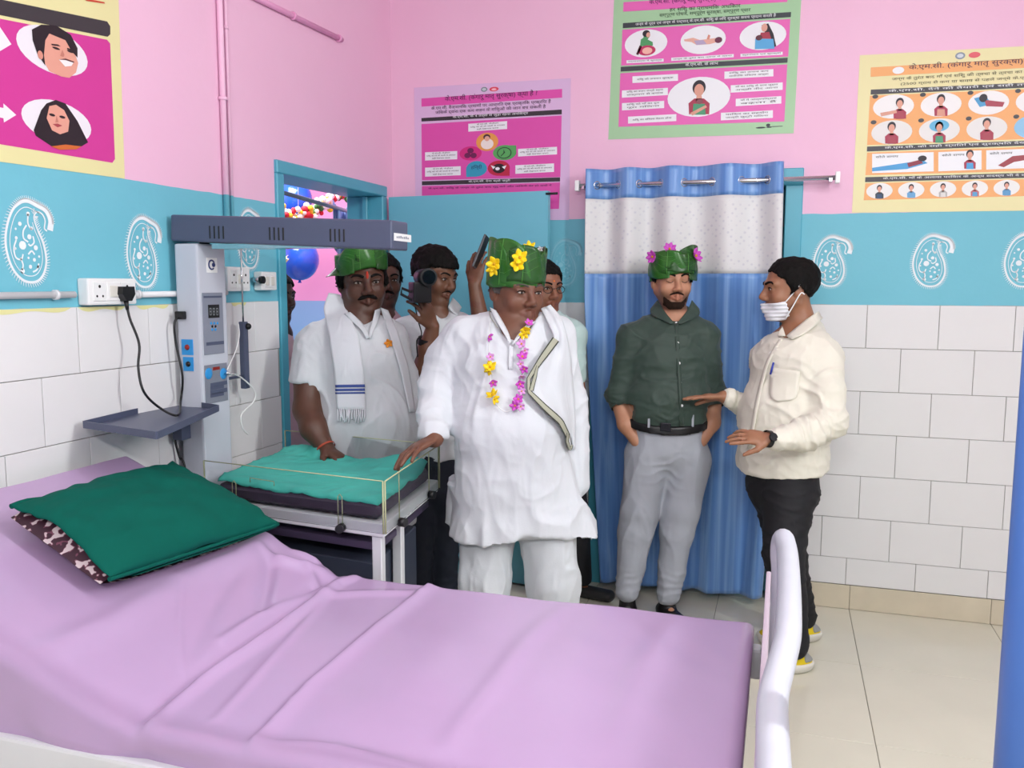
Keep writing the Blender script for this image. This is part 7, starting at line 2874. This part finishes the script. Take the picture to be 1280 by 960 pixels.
Sh.cap(neck, sL, 0.056, 0.056, 0.04)
limb(Sh, [(sR, 0.068), (P(518, 440, d - 0.08), 0.066), (eR + CB * -0.02, 0.058)], 0.03)
limb(Sh, [(sL, 0.068), (P(600, 438, d - 0.07), 0.060)], 0.03)
Sh.cap(P(552, 385, d - 0.06), P(560, 398, d - 0.10), 0.05, 0.02, 0.01, 's')
fc = lambda X, Y, Z: 0
sdf_object('shirt', Sh, M_cotton2, root, 0.007, clips=[lambda X, Y, Z: 0.80 - Z + 0 * X], disp=add_disp(folds(0.005, (10, 10, 14), 2.0, None, True), folds(0.003, (24, 24, 9), 3.0)))
flap('collar', M_cotton2, root, [(566, 372), (573, 378), (577, 384)], [(560, 384), (566, 392), (572, 394)], Sh, d, 0.012, 6, 5)
Tr = SDF()
torso(Tr, [(P(538, 575, d), 0.155, 0.12), (P(538, 600, d), 0.16, 0.12)], l)
limb(Tr, [(P(522, 610, d), 0.098), (V(fR[0], fR[1], 0.48), 0.078), (V(fR[0], fR[1], 0.10), 0.070)])
limb(Tr, [(P(553, 610, d), 0.098), (V(fL[0], fL[1], 0.48), 0.078), (V(fL[0], fL[1], 0.10), 0.070)])
sdf_object('trousers', Tr, M_navy, root, 0.010, clips=[lambda X, Y, Z: 0.07 - Z + 0 * X], disp=folds(0.004, (9, 9, 22), 1.0, None, True))
for a_ in (fR, fL):
    Sf = SDF()
    foot_shoe(Sf, a_, f)
    sdf_object('shoe', Sf, M_leather, root, 0.009, clips=[lambda X, Y, Z: 0.002 - Z + 0 * X])
t = nrm(wR - eR)
c = P(534, 427, d - 0.195)
MB().tube([c - t * 0.014, c + t * 0.014], 0.0425, 18, cap=False).build('wrist_band', M_leather, root)
# camera in his hand
camo = empty('video_camera', tuple(P(527, 360, d - 0.33)))
tag(camo, 'black handheld camera held up by the person in white shirt', 'camera')
cR, cF = nrm(CRH - CB * 0.5), nrm(CB + CRH * 0.5)
cc = P(525, 366, d - 0.31)


def cbox(nm, a, b_, m, par, c0=None, bev=0.006):
    M_ = Matrix(((cR[0], cF[0], 0, (cc if c0 is None else c0)[0]), (cR[1], cF[1], 0, (cc if c0 is None else c0)[1]), (0, 0, 1, (cc if c0 is None else c0)[2]), (0, 0, 0, 1)))
    return MB().box(np.array(a), np.array(b_), bev, M_).build(nm, m, par)


cbox('body', (-0.040, -0.035, -0.042), (0.040, 0.035, 0.045), M_black, camo)
q = cc + UP * 0.065 + CRH * 0.022
MB().tube([q - cF * 0.05, q + cF * 0.045], [0.034, 0.037], 20).build('lens', M_black, camo)
MB().tube([q + cF * 0.046, q + cF * 0.050], [0.030, 0.028], 20).build('glass', mat('lens_glass', '#10181f', 0.05, var=0), camo)
b = MB()
sc2 = P(506, 364, d - 0.33)
b.tube([sc2 + CRH * 0.045 + UP * -0.01, sc2 - CRH * 0.012 + UP * 0.012, sc2 - CRH * 0.016 + UP * -0.012, sc2 + CRH * 0.035 - UP * 0.04], 0.006, 8, closed=True)
b.build('flip_screen', M_black, camo)
MB().tube(smooth_path([P(519, 384, d - 0.3), P(523, 402, d - 0.26), P(527, 418, d - 0.25), P(521, 426, d - 0.25), P(522, 446, d - 0.24)], 6), 0.003, 6).build('strap', M_black, camo)
ph = P(601, 315, d - 0.15)
pu = nrm(P(606, 300, d - 0.15) - P(595, 328, d - 0.15))
ps = nrm(np.cross(pu, CRH * 0.95 + CB * 0.2))
pnn = np.cross(ps, pu)
M_ = Matrix(((ps[0], pu[0], pnn[0], ph[0]), (ps[1], pu[1], pnn[1], ph[1]), (ps[2], pu[2], pnn[2], ph[2]), (0, 0, 0, 1)))
pho = empty('mobile_phone', tuple(ph))
tag(pho, 'slim mobile phone held up in the raised hand', 'phone')
MB().box(V(-0.036, -0.075, -0.005), V(0.036, 0.075, 0.005), 0.003, M_).build('case', mat('grey_phone_case', '#4d5054', 0.35, var=0.02), pho)
MB().box(V(-0.033, -0.071, 0.0048), V(0.033, 0.071, 0.0056), 0.0, M_).build('screen', M_black, pho)

# ============================================================ man with glasses behind the leader
d = 4.12
f = facing(28)
l = np.cross(UP, f)
root = person_root('person with glasses in pale green shirt behind the one with the garland', P(700, 735, d))
Hd = Head(P(690.5, 360.5, d - 0.07), 30, 6, 0, 1.08)
neck = P(687, 402, d)
sR, sL = P(656, 420, d), P(714, 418, d)
eL, wL = P(722, 495, d), P(721, 560, d - 0.05)
eR, wR = P(648, 495, d), P(655, 560, d - 0.05)
S = skin_body(Hd, neck, 0.056)
torso(S, [(P(688, 435, d), 0.11, 0.08), (P(686, 520, d), 0.095, 0.085), (P(688, 590, d), 0.10, 0.085)], l)
limb(S, [(neck, 0.055), (sR, 0.046), (eR, 0.042), (wR, 0.029)])
limb(S, [(neck, 0.055), (sL, 0.046), (eL, 0.040), (wL, 0.029)])
hand(S, wL, -UP, -l, -1, 0.95, 0.35)
hand(S, wR, -UP, l, 1, 0.95, 0.35)
fL, fR = flo(722, 745), flo(676, 745)
for q0, q1, fd in ((P(676, 600, d), fR, 20), (P(710, 600, d), fL, 55)):
    limb(S, [(q0, 0.075), (V((q0[0] + q1[0]) / 2, (q0[1] + q1[1]) / 2, 0.48), 0.055), (V(q1[0], q1[1], 0.09), 0.04)])
    S.cap(V(q1[0], q1[1], 0.05), V(q1[0], q1[1], 0.035) + facing(fd) * 0.11, 0.028, 0.016, 0.01)
body_mesh(root, S, Hd, '#8a5a44', stub=0.12, h=0.0075)
Hd.face(root, down=False, moust=None)
Hd.hair(root, th=0.010, front=0.066, side=0.008)
gls = empty('glasses', tuple(Hd.T(0, 0.1, 0)))
gls.parent = root
gls.location = tuple(Hd.T(0, 0.1, 0) - wloc(root))
M_gl = mat('dark_metal_frame', '#2a2627', 0.3, metal=0.6, var=0)
for q in (-1, 1):
    MB().tube([Hd.T(q * 0.033 + 0.021 * math.cos(a), 0.104 - 0.006 * abs(q * 0.033 + 0.021 * math.cos(a)) / 0.05, 0.0 + 0.015 * math.sin(a)) for a in np.linspace(0, 2 * math.pi, 19)[:-1]], 0.0016, 6, closed=True).build('rim', M_gl, gls)
    MB().tube([Hd.T(q * 0.054, 0.098, 0.004), Hd.T(q * 0.074, 0.06, 0.006), Hd.T(q * 0.082, -0.01, 0.008)], 0.0016, 6).build('temple', M_gl, gls)
MB().tube([Hd.T(-0.012, 0.104, 0.004), Hd.T(0, 0.108, 0.006), Hd.T(0.012, 0.104, 0.004)], 0.0016, 6).build('bridge', M_gl, gls)
yy = Hd.surf(0, 0.036)
MB().ball(Hd.T(0, yy, 0.034), V(0.005, 0.002, 0.007) * Hd.s, Hd.R).build('forehead_mark', mat('orange_mark', '#d8701f', 0.7), root)
Sh = SDF()
torso(Sh, [(P(690, 428, d), 0.155, 0.105), (P(688, 460, d), 0.135, 0.115), (P(686, 530, d), 0.125, 0.12), (P(686, 605, d), 0.125, 0.12)], l)
Sh.cap(sR, sL, 0.058, 0.060, 0.05)
Sh.cap(neck, sR, 0.058, 0.056, 0.04)
Sh.cap(neck, sL, 0.058, 0.056, 0.04)
limb(Sh, [(sR, 0.066), (P(650, 470, d), 0.066)], 0.03)
limb(Sh, [(sL, 0.062), (P(719, 470, d), 0.056)], 0.03)
slc2 = lambda X, Y, Z: np.where(np.abs((X - P(692, 500, d)[0]) * CRH[0] + (Y - P(692, 500, d)[1]) * CRH[1]) > px2m(33, d), np.where(Z > 1.0, P(0, 477, d)[2] - Z, -1.0), -1.0)
sdf_object('shirt', Sh, M_pale, root, 0.008, clips=[lambda X, Y, Z: 0.82 - Z + 0 * X], disp=folds(0.004, (10, 10, 14), 2.0, None, True))
Tr = SDF()
torso(Tr, [(P(689, 575, d), 0.13, 0.112), (P(691, 612, d), 0.14, 0.115)], l)
limb(Tr, [(P(676, 620, d), 0.098), (V((P(676, 620, d)[0] + fR[0]) / 2, (P(676, 620, d)[1] + fR[1]) / 2, 0.45), 0.082), (V(fR[0], fR[1], 0.10), 0.072)])
limb(Tr, [(P(708, 620, d), 0.098), (V((P(708, 620, d)[0] + fL[0]) / 2, (P(708, 620, d)[1] + fL[1]) / 2, 0.45), 0.082), (V(fL[0], fL[1], 0.10), 0.072)])
sdf_object('trousers', Tr, M_trblack, root, 0.010, clips=[lambda X, Y, Z: 0.07 - Z + 0 * X])
for a_, fd in ((fR, 20), (fL, 62)):
    Sf = SDF()
    foot_shoe(Sf, a_, facing(fd), 0.28)
    sdf_object('shoe', Sf, mat('dark_grey_shoe', '#2c2b2c', 0.5, var=0.04), root, 0.008, clips=[lambda X, Y, Z: 0.002 - Z + 0 * X])


# ============================================================ two partly hidden men
def half_hidden(label, eye, yaw, pitch, sc_, neckp, shR, shL, dd, skin, shirt, trouser, moust, feet):
    f_ = facing(yaw * 0.6)
    l_ = np.cross(UP, f_)
    rt = person_root(label, feet)
    H_ = Head(eye, yaw, pitch, 0, sc_)
    S_ = skin_body(H_, neckp, 0.056)
    ch = (shR + shL) / 2 - UP * 0.06
    be, pe = ch - UP * 0.32, ch - UP * 0.55
    torso(S_, [(ch, 0.14, 0.09), (be, 0.14, 0.10), (pe, 0.14, 0.10)], l_)
    arms = []
    for sh_, sg in ((shR, -1), (shL, 1)):
        e_ = sh_ + l_ * sg * 0.04 - UP * 0.29
        w_ = e_ - UP * 0.24 + f_ * 0.05
        arms.append((sh_, e_, w_))
        limb(S_, [(neckp, 0.055), (sh_, 0.046), (e_, 0.04), (w_, 0.029)])
        hand(S_, w_, -UP, -l_ * sg, -sg, 0.95, 0.35)
    ft = []
    for sg in (-1, 1):
        q = V(feet[0], feet[1], 0) + l_ * sg * 0.10
        ft.append(q)
        limb(S_, [(V(pe[0], pe[1], pe[2]) + l_ * sg * 0.09, 0.075), (q + UP * 0.48, 0.055), (q + UP * 0.09, 0.04)])
        S_.cap(q + UP * 0.05, q + UP * 0.035 + f_ * 0.11, 0.028, 0.016, 0.01)
    body_mesh(rt, S_, H_, skin, stub=0.15, h=0.008, fineh=0.005)
    H_.face(rt, moust=moust)
    H_.hair(rt, th=0.010)
    Q = SDF()
    torso(Q, [(ch + UP * 0.02, 0.155, 0.105), (be, 0.165, 0.125), (pe - UP * 0.1, 0.165, 0.125)], l_)
    Q.cap(shR, shL, 0.058, 0.058, 0.05)
    for a_, e_, w_ in arms:
        Q.cap(neckp - f_ * 0.01, a_, 0.058, 0.056, 0.04)
        Q.cap(a_, a_ + (e_ - a_) * 0.8, 0.066, 0.062, 0.03)
    sdf_object('shirt', Q, shirt, rt, 0.009, disp=folds(0.004, (10, 10, 14), 2.0, None, True))
    Q = SDF()
    for q, sg in zip(ft, (-1, 1)):
        limb(Q, [(V(pe[0], pe[1], pe[2]) + l_ * sg * 0.08, 0.10), (q + UP * 0.48, 0.08), (q + UP * 0.10, 0.07)])
    sdf_object('trousers', Q, trouser, rt, 0.011, clips=[lambda X, Y, Z: 0.07 - Z + 0 * X])
    for q in ft:
        Q = SDF()
        foot_shoe(Q, q, f_)
        sdf_object('shoe', Q, M_leather, rt, 0.010, clips=[lambda X, Y, Z: 0.002 - Z + 0 * X])
    return rt


d = 4.2
half_hidden('person in dusty pink shirt half hidden behind the one with the striped shawl', P(484, 350, d - 0.07), 22, 3, 1.08, P(480, 398, d), P(448, 420, d), P(508, 420, d), d,
            '#5d3a2b', M_pinkish, M_trblack, M_hair, P(480, 700, d))
q = onp(356, 372, 0, -0.36)
dq = float((q - CAM) @ _f)
half_hidden('person mostly hidden by the corridor door jamb', P(360, 371, dq - 0.05), 62, 4, 1.08, P(350, 418, dq), P(342, 440, dq - 0.12), P(350, 440, dq + 0.15), dq,
            '#3c2419', M_pinkish, M_trblack, None, P(348, 700, dq))
